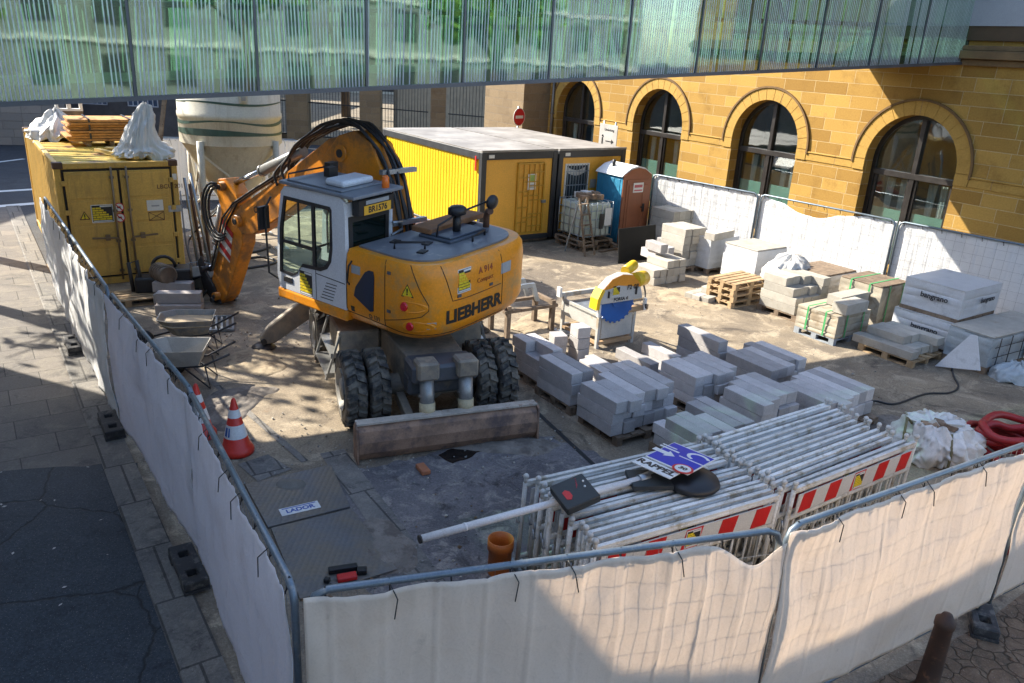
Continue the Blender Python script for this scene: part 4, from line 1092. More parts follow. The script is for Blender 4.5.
# hoses and cables around the silo feet
HOSE = M('black_hose', (0.02, 0.02, 0.022), 0.55)
def hose(name, label, pts, r, mat=HOSE, sub=6):
    P_ = [Vector(p) for p in pts]
    out = []
    for i in range(len(P_) - 1):
        a, b_, c, d = P_[max(i - 1, 0)], P_[i], P_[i + 1], P_[min(i + 2, len(P_) - 1)]
        for k in range(sub):
            t_ = k / sub
            out.append(0.5 * ((2 * b_) + (c - a) * t_ + (2 * a - 5 * b_ + 4 * c - d) * t_ * t_ + (3 * b_ - a - 3 * c + d) * t_ ** 3))
    out.append(P_[-1])
    o = MB().tube(out, r, 7).build(name, mat)
    tag(o, label, 'hose')
    return o
def gz(u, v, z): p = G(u, v, 0); return (p.x, p.y, z)
hose('supply_hose', 'dark supply hose coiled on the ground between the silo legs', [gz(196, 262, .03), gz(230, 262, .03), gz(262, 258, .03), gz(275, 264, .03), gz(240, 270, .03), gz(205, 268, .03), gz(215, 258, .03), gz(255, 253, .03), gz(270, 248, .03)], 0.03)
hose('pressure_hose', 'thin grey hose hanging from the silo pump to the container corner', [(sil.x - .2, sil.y - .9, 1.0), (sil.x - .9, sil.y - 1.0, .25), gz(196, 275, .03), gz(188, 262, 0.4), gz(184, 235, 1.2)], 0.02)
# a clutter of posts leaning on the container's right corner
tp = thing('steel_props', 'rusty steel props leaning at the container corner beside the silo', 'props', (on_cont(2.75, 0.5, 0).x, on_cont(2.75, 0.5, 0).y, 0), CONT_AZ)
for k, (x, y, dx, dy, L) in enumerate(((0, 0, -.08, .3, 2.1), (0.14, 0.1, -.05, .5, 1.9), (0.25, -0.1, -.2, .4, 2.2), (0.32, 0.2, .05, .4, 1.7))):
    b = MB(); b.cyl((x, y, 0), (x + dx, y + dy, L), 0.035, 8); b.box((x, y, 0.01), (0.14, 0.14, 0.02)); b.build('prop', CRUST if k % 2 else GALV, tp)
# white sheeted mesh hoarding behind the silo
SHEET = M('hoarding_sheet', (0.55, 0.56, 0.58), 0.7, v=0.06, sc=2, col2=(0.4, 0.4, 0.4), c2sc=2, c2th=0.66)

# ============================================================ IBC TANK, LADDER, TOILET
IBCW = M('ibc_milky', (0.55, 0.60, 0.52), 0.4, v=0.08, col2=(0.35, 0.42, 0.34), c2sc=1.4, c2th=0.55, c2w=0.15)
p = G(583, 247, 0)
ibc = thing('water_tank', 'caged white water tank on pallets in front of the barred window', 'tank', (p.x, p.y + 0.15, 0), CAB_AZ - 2)
b = MB(); b.box((0, 0, 0.86), (0.96, 1.1, 0.94)); b.build('bottle', IBCW, ibc, 0.07, 3)
b = MB()
W2, L2 = 0.51, 0.58
for z in (0.42, 0.66, 0.90, 1.14, 1.36): b.tube([(-W2, -L2, z), (W2, -L2, z), (W2, L2, z), (-W2, L2, z)], 0.012, 6, closed=True)
for k in range(6):
    x = -W2 + k * 2 * W2 / 5
    for y in (-L2, L2): b.cyl((x, y, 0.38), (x, y, 1.38), 0.012, 6)
    y = -L2 + k * 2 * L2 / 5
    for x in (-W2, W2): b.cyl((x, y, 0.38), (x, y, 1.38), 0.012, 6)
b.build('cage', GALV, ibc)
b = MB(); b.bb(0.02, 0.16, -0.605, -0.59, 0.62, 1.05); b.build('dark_label', BLACK, ibc)
b = MB(); b.bb(0.20, 0.46, -0.603, -0.59, 0.70, 1.20); b.build('white_label', WHITE, ibc)
def pallet_mesh(W=0.8, L=1.2, H=0.144):
    b = MB()
    for i in range(5): b.box((-W / 2 + 0.0725 + i * (W - 0.145) / 4, 0, H - 0.011), (0.135 if i % 2 == 0 else 0.10, L, 0.022))
    for y in (-L / 2 + 0.06, 0, L / 2 - 0.06):
        b.box((0, y, H - 0.034), (W, 0.12, 0.022))
        for x in (-W / 2 + 0.05, 0, W / 2 - 0.05): b.box((x, y, 0.061), (0.10, 0.12, 0.078))
    for x in (-W / 2 + 0.05, 0, W / 2 - 0.05): b.box((x, 0, 0.011), (0.10, L, 0.022))
    return b
PALM = {}
def pallet(label, loc, az, mat=WOOD, group=None, W=0.8, L=1.2):
    k = (mat.name, W, L)
    if k not in PALM:
        o = pallet_mesh(W, L).build('pallet', mat); PALM[k] = o
    else:
        o = PALM[k].copy(); COL.objects.link(o)
        for q in ('label', 'category', 'group'):
            if q in o: del o[q]
    put(o, loc, az)
    return tag(o, label, 'pallet', group)
ibM = Matrix.Translation((p.x, p.y + 0.15, 0)) @ Matrix.Rotation(-R(CAB_AZ - 2), 4, 'Z')
pallet('old brown pallet under the caged water tank, lower one', ibM @ Vector((0.05, 0, 0.0)), CAB_AZ - 2, OLDWOOD, 'pallets under the water tank', 1.2, 1.2)
pallet('old brown pallet under the caged water tank, upper one', ibM @ Vector((0.0, 0, 0.15)), CAB_AZ, OLDWOOD, 'pallets under the water tank', 1.2, 1.2)
rr = random.Random(9)
for k, (x, y, dx, dy, lab) in enumerate(((0.35, -0.78, .9, .15, 'long grey board lying on the ground before the water tank'), (0.75, -0.35, .8, .5, 'broken brown pallet board right of the water tank'), (0.8, 0.1, .5, .6, 'brown scrap board beside the toilet base'), (0.6, -0.55, .2, .7, 'short dark board leaning on the tank pallets'))):
    o = MB().box((0, 0, 0), (0.12, math.hypot(dx, dy), 0.03)).build('scrap_board', OLDWOOD)
    a = ibM @ Vector((x, y, 0.03 + 0.045 * k)); put(o, a, CAB_AZ + math.degrees(math.atan2(dx, dy)))
    tag(o, lab, 'board', 'scrap boards at the water tank')
o = thing('tool_crate', 'low crate of bricks and tools lying on top of the water tank', 'crate', ibM @ Vector((0.05, 0.0, 1.385)), CAB_AZ)
BRICKC = M('brick_mix', (0.30, 0.20, 0.13), 0.85, v=0.4, sc=6, rv=0.3)
for k in range(9):
    b = MB(); b.box((-0.36 + 0.09 * k, (k % 3 - 1) * 0.22, 0.08 + 0.03 * (k % 2)), (0.2, 0.28, 0.15), rz=rr.uniform(-.5, .5)); b.build('rubble_piece', (BRICKC, OLDWOOD, WHITE)[k % 3], o, 0.01)
ld = thing('step_ladder', 'worn grey folding step ladder leaning on the water tank', 'ladder', ibM @ Vector((-0.62, -1.0, 0)), CAB_AZ - 8)
for s in (-0.2, 0.2):
    b = MB(); b.bar((s, 0, 0), (s * 0.75, 0.42, 1.55), 0.06, 0.03); b.build('side_rail', OLDWOOD, ld)
    b = MB(); b.bar((s * 1.1, 0.75, 0), (s * 0.75, 0.44, 1.5), 0.05, 0.03); b.build('rear_rail', GALV, ld)
for k in range(5):
    f = 0.17 * (k + 1)
    b = MB(); b.box((0, 0.42 * f * 1.05, 1.55 * f * 1.05), (0.38, 0.09, 0.025)); b.build('step', OLDWOOD, ld)
p = G(626, 240, 0)
WCB = M('toilet_blue', (0.03, 0.20, 0.34), 0.45, v=0.1, col2=(0.06, 0.32, 0.5), c2sc=1.0, c2th=0.6)
WCD = M('toilet_brown_door', (0.26, 0.085, 0.035), 0.5, v=0.12, sc=2)
wc = thing('portable_toilet', 'portable toilet with brown door, blue side and white roof', 'toilet', (G(612, 246).x + 0.15, G(612, 246).y - 0.05, 0), CAB_AZ - 1)
W_, L_, H_ = 1.12, 1.15, 2.15
b = MB(); b.bb(0, W_, 0, L_, 0.0, 0.12); b.build('base', M('toilet_base', (0.05, 0.05, 0.055), 0.6), wc, 0.015)
for x in (0.0, W_ - 0.05):
    b = MB(); b.bb(x, x + 0.05, 0.05, L_, 0.12, H_ - 0.05)
    for k in range(4): b.bb(x - 0.012, x + 0.062, 0.15 + k * 0.26, 0.28 + k * 0.26, 0.25, H_ - 0.2)
    b.build('side_panel', WCB, wc, 0.006)
b = MB(); b.bb(0.05, W_ - 0.05, L_ - 0.05, L_, 0.12, H_ - 0.05); b.build('back_panel', WCB, wc)
gable = [(0.0, 0.12), (W_, 0.12), (W_, H_ - 0.08), (W_ * 0.75, H_ + 0.08), (W_ * 0.5, H_ + 0.13), (W_ * 0.25, H_ + 0.08), (0.0, H_ - 0.08)]
b = MB(); b.prism(gable, (0, 0.0, 0), X3, Z3, (0, 0.05, 0)); b.build('front_frame', WCD, wc, 0.01)
b = MB(); b.bb(0.12, W_ - 0.12, -0.022, 0.0, 0.22, 1.95)
b.prism([(0.2, 0.35), (0.44, 0.35), (0.56, 1.0), (0.44, 1.8), (0.2, 1.8)], (0, -0.038, 0), X3, Z3, (0, 0.0155, 0)); b.prism([(0.72, 0.35), (0.94, 0.35), (0.94, 1.8), (0.72, 1.8), (0.82, 1.0)], (0, -0.038, 0), X3, Z3, (0, 0.0155, 0))
d = b.build('door', WCD, wc, 0.012)
b = MB(); b.bb(0.80, 0.87, -0.06, -0.039, 1.0, 1.24); b.bb(0.72, 0.87, -0.065, -0.055, 1.12, 1.16); b.build('handle', BLACK, d)
b = MB(); b.bb(0.36, 0.76, -0.046, -0.040, 1.58, 1.86, 0); b.bb(0.40, 0.72, -0.049, -0.0462, 1.72, 1.80, 1); b.bb(0.40, 0.72, -0.049, -0.0462, 1.62, 1.66, 1); b.build('door_notice', [WHITE, M('notice_red', (0.5, 0.1, 0.12), 0.5)], d)
b = MB()
rp = [(-0.06, H_ - 0.12), (0.0, H_ - 0.05), (W_ * 0.25, H_ + 0.12), (W_ * 0.5, H_ + 0.18), (W_ * 0.75, H_ + 0.12), (W_, H_ - 0.05), (W_ + 0.06, H_ - 0.12), (W_ * 0.75, H_ + 0.06), (W_ * 0.5, H_ + 0.11), (W_ * 0.25, H_ + 0.06)]
for y0, y1 in ((0.03, L_ + 0.05),): b.prism(rp, (0, y0, 0), X3, Z3, (0, y1 - y0, 0))
b.build('roof', M('toilet_roof_white', (0.72, 0.74, 0.75), 0.5, v=0.05), wc, 0.01)
b = MB(); b.cyl((0.25, 0.75, H_ + 0.08), (0.25, 0.75, H_ + 0.28), 0.05, 10); b.build('vent_pipe', BLACK, wc)
# ============================================================ WHEELED EXCAVATOR
ORANGE = M('machine_orange', (0.82, 0.285, 0.008), 0.36, v=0.06, sc=1.5, col2=(0.46, 0.24, 0.07), c2sc=2.6, c2th=0.60, c2w=0.12)
CABW = M('cab_grey_white', (0.66, 0.68, 0.71), 0.35, v=0.05, sc=2, col2=(0.36, 0.36, 0.37), c2sc=2, c2th=0.66)
DGREY = M('machine_dark_grey', (0.075, 0.08, 0.09), 0.5, v=0.15, col2=(0.14, 0.12, 0.10), c2sc=4, c2th=0.62)
CHASSIS = M('dusty_chassis', (0.20, 0.175, 0.145), 0.7, v=0.25, col2=(0.33, 0.27, 0.19), c2sc=4, c2th=0.55, c2w=0.15, bump=0.2)
BLADE = M('rusty_blade', (0.30, 0.18, 0.115), 0.75, 0.0, v=0.35, sc=2.5, col2=(0.11, 0.075, 0.065), c2sc=3.5, c2th=0.55, c2w=0.12, bump=0.4, bsc=18)
BLADETOP = M('blade_edge_dust', (0.46, 0.40, 0.33), 0.8, v=0.25, col2=(0.20, 0.13, 0.09), c2sc=5, c2th=0.6, bump=0.3)
RIMG = M('dusty_rim', (0.36, 0.34, 0.30), 0.6, v=0.2, col2=(0.18, 0.15, 0.12), c2sc=6, c2th=0.6)
LGREY = M('hood_grey', (0.17, 0.18, 0.20), 0.45, v=0.12, col2=(0.30, 0.28, 0.25), c2sc=3, c2th=0.6)
CGLASS = glass('cab_glass', (0.86, 0.95, 0.91), 0.05, (0.03, 0.04, 0.04))
CREAR = glass('cab_rear_glass', (0.18, 0.22, 0.20), 0.5, (0.01, 0.02, 0.018))
PIPE = M('hydraulic_steel', (0.30, 0.30, 0.29), 0.4, 0.6, v=0.15)
EXO = Vector((-1.72, 12.02, 0))
ex = thing('wheeled_excavator', 'orange wheeled excavator with grey cab, raised boom and rusty dozer blade', 'excavator', EXO, -23)
UPB = Matrix.Translation((-0.08, 0.05, 0)) @ Matrix.Rotation(R(29), 4, 'Z')
SHEAR = Matrix.Identity(4); SHEAR[2][0] = 0.075; SHEAR[2][3] = 0.075 * 1.25     # the machine stands rolled a little to its left
UP = UPB @ Matrix.Diagonal((0.935, 0.935, 1.0, 1.0)) @ SHEAR
# ---- undercarriage
b = MB()
b.prism([(-0.40, -1.9), (0.40, -1.9), (0.5, -0.5), (0.5, 0.7), (0.62, 2.1), (-0.62, 2.1), (-0.5, 0.7), (-0.5, -0.5)], (0, 0, 0.62), X3, Y3, (0, 0, 0.52))
for y in (-1.25, 1.3): b.cyl((-1.0, y, 0.56), (1.0, y, 0.56), 0.16, 14); b.ball((0, y, 0.56), 0.3, 12, 8)
b.build('chassis', CHASSIS, ex, 0.02)
b = MB(); b.cyl((0, 0, 1.12), (0, 0, 1.42), 0.62, 32); b.build('slewing_ring', DARKSTEEL, ex)
def tyre(parent, x, y, r=0.56, w=0.27, nm='tyre'):
    b = MB()
    pr = [(0.30, -w * 0.42), (0.36, -w * 0.5), (r * 0.80, -w * 0.52), (r - 0.075, -w * 0.47), (r - 0.05, -w * 0.40), (r - 0.05, w * 0.40), (r - 0.075, w * 0.47), (r * 0.80, w * 0.52), (0.36, w * 0.5), (0.30, w * 0.42)]
    b.lathe(pr, 40, (x, y, r), 'X')
    n = 19
    for k in range(n):
        for s in (-1, 1):
            a = 2 * math.pi * (k + (0.5 if s > 0 else 0)) / n
            for (xa, xb, sh) in ((0.012, 0.5, 0.0),):
                # slanted chevron lug: inner end at the centre line, outer end down the shoulder
                P_ = []
                for xx, aa, rr_ in ((0.008, -0.085, r), (0.008, 0.055, r), (w * 0.44, 0.055 + 0.10, r - 0.006), (w * 0.44, -0.085 + 0.12, r - 0.006), (w * 0.52, 0.05 + 0.10, r - 0.09), (w * 0.52, -0.07 + 0.12, r - 0.09)):
                    P_.append((x + s * xx, y + rr_ * math.cos(a + aa), r + rr_ * math.sin(a + aa)))
                Q_ = []
                for xx, aa, rr_ in ((0.004, -0.10, r - 0.056), (0.004, 0.07, r - 0.056), (w * 0.45, 0.07 + 0.10, r - 0.06), (w * 0.45, -0.10 + 0.12, r - 0.06), (w * 0.49, 0.065 + 0.10, r - 0.11), (w * 0.49, -0.09 + 0.12, r - 0.11)):
                    Q_.append((x + s * xx, y + rr_ * math.cos(a + aa), r + rr_ * math.sin(a + aa)))
                b.add(P_ + Q_, [(0, 1, 2, 3), (3, 2, 4, 5), (0, 6, 7, 1), (1, 7, 8, 2), (2, 8, 10, 4), (4, 10, 11, 5), (5, 11, 9, 3), (3, 9, 6, 0)])
    return b.build(nm, RUBBER, parent)
def rim(parent, x, y, out, r=0.56):
    b = MB()
    s = out
    b.lathe([(0.315, s * 0.13), (0.30, s * 0.125), (0.27, s * 0.04), (0.20, s * 0.0), (0.17, s * 0.02), (0.16, s * 0.11), (0.0, s * 0.12)], 28, (x, y, r), 'X')
    for k in range(10):
        a = 2 * math.pi * k / 10
        b.cyl((x + s * 0.0, y + 0.215 * math.cos(a), r + 0.215 * math.sin(a)), (x + s * 0.03, y + 0.215 * math.cos(a), r + 0.215 * math.sin(a)), 0.016, 6)
    b.lathe([(0.30, -0.12), (0.30, 0.12)], 28, (x, y, r), 'X')
    return b.build('rim', RIMG, parent)
for y in (-1.25, 1.3):
    for s in (-1, 1):
        wh = bpy.data.objects.new('twin_wheel', None); COL.objects.link(wh); wh.parent = ex
        tyre(wh, s * 1.14, y, w=0.29); tyre(wh, s * 0.80, y, w=0.29); rim(wh, s * 1.17, y, s)
# ---- dozer blade with its two lift cylinders
b = MB()
prof = [(0.0, 0.02), (-0.07, 0.14), (-0.085, 0.30), (-0.05, 0.45), (0.03, 0.52), (0.11, 0.525), (0.13, 0.46), (0.02, 0.42), (-0.02, 0.30), (0.0, 0.16), (0.07, 0.02)]
b.prism(prof, (-1.28, -2.42, 0), Y3, Z3, (2.56, 0, 0)); bl = b.build('dozer_blade', BLADE, ex, 0.006)
b = MB(); b.box((0, -2.355, 0.538), (2.58, 0.15, 0.025)); b.build('top_edge', BLADETOP, bl)
for x in (-1.295, 1.295):
    b = MB(); b.prism([(-0.10, 0.0), (0.16, 0.0), (0.16, 0.46), (0.06, 0.56), (-0.06, 0.50)], (x - 0.012, -2.42, 0), Y3, Z3, (0.024, 0, 0)); b.build('end_plate', BLADE, bl)
for x in (-0.45, 0.45):
    b = MB(); b.prism([(-0.95, 0.66), (-0.95, 0.45), (0.05, 0.12), (0.05, 0.30)], (x - 0.06, -1.2 - 0.2, 0), Y3, Z3, (0.12, 0, 0)) if False else None
    b = MB(); b.bar((x, -1.3, 0.42), (x, -2.36, 0.22), 0.12, 0.16); b.build('push_arm', CHASSIS, ex, 0.01)
b = MB(); b.box((0, -1.92, 1.04), (0.95, 0.5, 0.26)); b.box((0, -1.8, 0.80), (0.95, 0.3, 0.3)); b.build('rear_casting', DGREY, ex, 0.04)
for x in (-0.28, 0.28):
    b = MB(); b.box((x, -2.14, 1.13), (0.30, 0.30, 0.26)); b.build('cylinder_head', CHASSIS, ex, 0.03)
    b = MB(); b.cyl((x, -2.16, 1.0), (x, -2.24, 0.46), 0.10, 18); b.cyl((x, -2.16, 0.76), (x, -2.165, 0.73), 0.115, 18); b.build('lift_cylinder', PIPE, ex)
    b = MB(); b.cyl((x, -2.205, 0.66), (x, -2.235, 0.47), 0.112, 18); b.build('worn_sleeve', M('cream_sleeve', (0.44, 0.36, 0.22), 0.6, v=0.2), ex)
    b = MB(); b.cyl((x, -2.24, 0.46), (x, -2.27, 0.25), 0.06, 14); b.build('cylinder_rod', CHROME, ex)
# ---- outriggers
for s in (-1, 1):
    b = MB()
    b.prism([(0.55, 1.0), (0.62, 0.72), (1.0, 0.66), (1.5, 0.34), (1.86, 0.10), (2.06, 0.08), (2.12, 0.20), (1.95, 0.42), (1.55, 0.72), (1.25, 0.96), (0.9, 1.05)], (0, 2.06, 0), X3 * s, Z3, (0, 0.16, 0))
    o = b.build('outrigger', CHASSIS, ex, 0.02)
    b = MB(); b.lathe([(0.0, 0.0), (0.21, 0.0), (0.21, 0.03), (0.12, 0.09), (0.0, 0.10)], 18, (s * 2.05, 2.14, 0), 'Z'); b.cyl((s * 2.05, 2.0, 0.15), (s * 2.05, 2.3, 0.15), 0.05, 10); b.build('foot_pad', DARKSTEEL, o)
    b = MB(); b.cyl((s * 0.7, 2.14, 1.12), (s * 1.35, 2.14, 0.86), 0.07, 12); b.build('outrigger_cylinder', PIPE, o)
# ---- side boxes with ladder steps (left), tank (right)
for s in (-1, 1):
    b = MB(); b.bb(s * 0.52, s * 1.15, -0.42, 0.45, 0.55, 1.12); b.build('side_box', CHASSIS, ex, 0.03)
    b = MB()
    for z, x_ in ((0.40, 1.30), (0.72, 1.22)): b.bb(s * (x_ - 0.16), s * (x_ + 0.06), -0.38, 0.62, z, z + 0.03); b.bb(s * (x_ - 0.16), s * (x_ + 0.06), -0.40, -0.38, z - 0.02, z + 0.06)
    for y in (-0.40, 0.62): b.bar((s * 1.36, y, 0.36), (s * 1.14, y, 1.05), 0.05, 0.03)
    b.build('step', PIPE, ex)
# ---- upper structure
HW, ZS_, ZH = 1.28, 1.50, 2.46
def tail_pt(s):
    """outline of the counterweight: s metres along from the left shoulder"""
    return None
TAILN = 64
tp_ = []
for i in range(TAILN + 1):
    a = math.pi + math.pi * i / TAILN
    c_, s_ = math.cos(a), math.sin(a)
    tp_.append(Vector((HW * math.copysign(abs(c_) ** 0.48, c_), -0.98 + 0.94 * math.copysign(abs(s_) ** 0.66, s_), 0)))
cum = [0.0]
for i in range(TAILN): cum.append(cum[-1] + (tp_[i + 1] - tp_[i]).length)
TL = cum[-1]
def tail_at(s):
    if s <= 0: return Vector((-HW, -0.98 - s, 0)), Vector((-1, 0, 0))
    if s >= TL: return tp_[-1].copy(), Vector((1, 0, 0))
    i = max(k for k in range(TAILN) if cum[k] <= s)
    f = (s - cum[i]) / max(1e-6, cum[i + 1] - cum[i])
    p_ = tp_[i].lerp(tp_[i + 1], f)
    j0, j1 = max(0, i - 1), min(TAILN, i + 2)
    d = (tp_[j1] - tp_[j0]).normalized()
    return p_, Vector((d.y, -d.x, 0))
def bulge(z):
    """how far the tail leans in at height z"""
    ks = [(1.38, 0.90), (1.46, 0.96), (1.60, 1.0), (2.24, 1.0), (2.39, 0.985), (2.46, 0.95)]
    for (z0, k0), (z1, k1) in zip(ks, ks[1:]):
        if z <= z1: return k0 + (k1 - k0) * max(0, (z - z0)) / (z1 - z0)
    return 0.95
def on_tail(s, z, off=0.0):
    p_, n_ = tail_at(s)
    k = bulge(z)
    c = Vector((0, -0.3, 0))
    q = c + (p_ - c) * k + n_ * off
    return UP @ Vector((q.x, q.y, z * 1.0 - 0.0))
def warp_tail(s0, z0, base=0.002):
    return lambda v: on_tail(s0 + v.x, z0 + v.y, base + v.z)
b = MB(UP)
ring = [Vector((HW, -0.14, 0))] + [p_ for p_ in tp_[::-1]] + [Vector((-HW, -0.14, 0))]
zs_ = [1.38, 1.46, 1.60, 1.9, 2.24, 2.39, 2.46]
c = Vector((0, -0.3, 0))
rings = []
for z in zs_:
    k = bulge(z)
    rings.append([(c + (p_ - c) * k if p_.y < -0.5 else Vector((p_.x * k, p_.y, 0))) + Vector((0, 0, z)) for p_ in ring])
n = len(ring)
vs = [p_ for r_ in rings for p_ in r_]
fs = [(j * n + i, j * n + (i + 1) % n, (j + 1) * n + (i + 1) % n, (j + 1) * n + i) for j in range(len(zs_) - 1) for i in range(n)]
b.add(vs, fs, 0, True)
b.add([tuple(p_) for p_ in rings[0]], [tuple(range(n))]); b.add([tuple(p_) for p_ in rings[-1]], [tuple(range(n))], 0)
body = b.build('counterweight_body', ORANGE, ex)
m_ = body.modifiers.new('edges', 'EDGE_SPLIT'); m_.split_angle = R(40)
# dark hood deck inset in the top
b = MB(UP)
deck = [Vector((p_.x * 0.86, -0.3 + (p_.y + 0.3) * 0.86)) for p_ in tp_]
b.prism([(-1.08, -0.2)] + [tuple(p_) for p_ in deck] + [(1.08, -0.2)], (0, 0, 2.440), X3, Y3, (0, 0, 0.045)); b.build('hood_deck', LGREY, ex)
b = MB(UP); b.bb(-0.15, 0.75, -1.25, -0.55, 2.485, 2.530); b.bb(-0.1, 0.7, -1.2, -0.6, 2.530, 2.560); b.build('grille_cover', M('blue_grey_grille', (0.06, 0.075, 0.10), 0.5), ex, 0.01)
b = MB(UP); b.box((0.55, -0.55, 2.580), (1.35, 0.42, 0.08), rz=0.05); b.build('rusty_cover_plate', M('rust_plate', (0.26, 0.12, 0.05), 0.8, v=0.3, col2=(0.15, 0.08, 0.05), c2sc=4), ex, 0.01)
b = MB(UP); b.tube([(-0.85, -0.75, 2.480), (-0.85, -0.75, 2.580), (-0.55, -1.1, 2.580), (-0.55, -1.1, 2.480)], 0.018, 8); b.tube([(0.2, -1.40, 2.480), (0.2, -1.40, 2.560), (0.6, -1.3, 2.560), (0.6, -1.3, 2.480)], 0.018, 8); b.build('hand_rail', BLACK, ex)
b = MB(UP)
for x, y in ((-0.6, -0.5), (-0.35, -0.95), (-0.7, -1.2), (0.95, -0.7)): b.box((x, y, 2.490), (0.16, 0.12, 0.03), rz=0.3)
b.build('hood_latch', DARKSTEEL, ex)
b = MB(UP); b.cyl((0.28, -0.98, 2.520), (0.28, -0.98, 2.820), 0.065, 14); b.lathe([(0.10, 2.800), (0.15, 2.820), (0.15, 2.900), (0.11, 2.930), (0.0, 2.940)], 18, (0.28, -0.98, 0)); b.build('air_intake', BLACK, ex)
b = MB(UP); b.tube([(0.98, -1.0, 2.300), (0.98, -1.0, 2.640), (0.95, -1.05, 2.740), (0.90, -1.15, 2.770)], 0.055, 12); b.build('exhaust_pipe', CRUST, ex)
b = MB(UP); b.tube([(-0.1, -0.9, 2.500), (-0.08, -0.92, 2.700), (0.3, -1.02, 2.840), (0.72, -1.22, 2.960)], 0.016, 8); mr = b.build('mirror_arm', BLACK, ex)
b = MB(UP); b.ball((0.80, -1.26, 2.940), 0.15, 12, 8, 0, (0.85, 0.5, 0.75)); b.build('mirror', BLACK, mr)
# seams, lamps, vents and lettering on the body
def seam(pts, nm='panel_seam', r=0.006):
    P_ = []
    for (s0, z0), (s1, z1) in zip(pts, pts[1:]):
        for k in range(6): P_.append(on_tail(s0 + (s1 - s0) * k / 6, z0 + (z1 - z0) * k / 6, 0.001))
    P_.append(on_tail(*pts[-1], 0.001))
    MB().tube(P_, r, 5).build(nm, M('seam_black', (0.02, 0.012, 0.006), 0.7), ex)
seam([(0.03, 1.40), (0.03, 2.0), (0.03, 2.45)])
seam([(0.52, 2.45), (0.66, 2.15), (0.80, 1.92), (0.80, 1.84), (0.70, 1.76), (0.45, 1.70), (0.03, 1.60)])
seam([(0.98, 2.44), (1.08, 2.2), (1.18, 1.93), (1.5, 1.92), (1.9, 1.92), (2.25, 1.93)])
seam([(-0.84, 1.42), (-0.84, 2.44)]); seam([(-0.84, 1.53), (-0.4, 1.52), (0.03, 1.50)])
for s0, z0 in ((0.42, 1.88), (0.52, 1.60)):
    b = MB()
    P_ = []
    for k in range(20):
        a = 2 * math.pi * k / 20; P_.append((0.30 * math.cos(a) * (1.15 if math.cos(a) > 0 else 0.6), 0.085 * math.sin(a)))
    vs = [on_tail(s0 + 0.05 + x, z0 + y, 0.003) for x, y in P_] + [on_tail(s0 + 0.05 + x * 0.9, z0 + y * 0.86, 0.010) for x, y in P_]
    b.add(vs, [tuple(range(20, 40))] + [(i, (i + 1) % 20, 20 + (i + 1) % 20, 20 + i) for i in range(20)])
    b.build('lamp_recess', M('machine_orange_moulding', (0.78, 0.27, 0.008), 0.4), ex)
    b = MB(); P_ = [(0.062 * math.cos(2 * math.pi * k / 18), 0.07 * math.sin(2 * math.pi * k / 18)) for k in range(18)]
    b.add([on_tail(s0 + x, z0 + y, 0.008) for x, y in P_] + [on_tail(s0 + x * 0.8, z0 + y * 0.8, 0.035) for x, y in P_], [tuple(range(18, 36))] + [(i, (i + 1) % 18, 18 + (i + 1) % 18, 18 + i) for i in range(18)])
    b.build('tail_lamp', M('lamp_red', (0.55, 0.01, 0.02), 0.15), ex)
b = MB()
wt = warp_tail(0.47, 2.10)
for r_, z_, mt in ((0.105, 0.002, 0), (0.085, 0.004, 1)):
    pts = [(-r_, -r_ * 0.75), (r_, -r_ * 0.75), (0, r_)]
    b.add([wt(Vector((x, y, 0))) for x, y in pts] + [wt(Vector((x, y, z_))) for x, y in pts], [(3, 4, 5), (0, 1, 4, 3), (1, 2, 5, 4), (2, 0, 3, 5)], mt)
b.text('!', 0.13, None, 0, 0.001, 0.004, warp=lambda v: wt(Vector((v.x, v.y - 0.005, 0.0055 + v.z))))
b.build('warning_triangle', [BLACK, YEL], ex)
b = MB(); wt2 = warp_tail(1.66, 1.70)
b.text('LIEBHERR', 0.255, None, 0, 0.002, 0.011, warp=lambda v: wt2(Vector((v.x * 1.10, v.y, 0.003 + v.z))))
b.build('lettering', M('letter_black', (0.012, 0.011, 0.010), 0.5), ex)
b = MB(); wt3 = warp_tail(1.86, 2.24)
b.text('A 914', 0.13, None, 0, 0.001, 0.003, warp=lambda v: wt3(Vector((v.x, v.y, 0.003 + v.z))))
b.build('lettering', M('letter_red_brown', (0.28, 0.05, 0.015), 0.5), ex); b = MB()
b.text('Compact', 0.10, None, 0, 0.001, 0.0, warp=lambda v: wt3(Vector((v.x, v.y - 0.14, 0.003 + v.z))))
b.build('lettering', M('letter_red_brown', (0.28, 0.05, 0.015), 0.5), ex)
emblem('company_emblem', ex, None, 0.27, 0.34, 0.05, warp=lambda v, w_=warp_tail(1.40, 2.18): w_(v))
b = MB(); wv = warp_tail(-0.42, 1.87)
vent = [(-0.24, -0.06), (-0.20, 0.08), (0.02, 0.34), (0.10, 0.38), (0.20, 0.38), (0.22, 0.30), (0.20, -0.20), (0.14, -0.22)]
b.add([wv(Vector((x, y, 0.0))) for x, y in vent] + [wv(Vector((x, y, 0.012))) for x, y in vent], [tuple(range(8, 16))] + [(i, (i + 1) % 8, 8 + (i + 1) % 8, 8 + i) for i in range(8)])
b.build('vent_grille', M('vent_dark_blue', (0.012, 0.022, 0.05), 0.35), ex)
b = MB(); wd_ = warp_tail(-0.20, 1.57)
b.text('D 131', 0.10, None, 0, 0.001, 0.003, warp=lambda v: wd_(Vector((v.x, v.y, 0.003 + v.z)))); b.build('lettering', BLACK, ex)
b = MB(); wk = warp_tail(-0.70, 1.60); b.add([wk(Vector((x, y, z))) for z in (0, 0.008) for x, y in ((-.04, -.04), (.04, -.04), (.04, .04), (-.04, .04))], [(4, 5, 6, 7), (0, 1, 5, 4), (1, 2, 6, 5), (2, 3, 7, 6), (3, 0, 4, 7)]); b.build('key_lock', BLACK, ex)
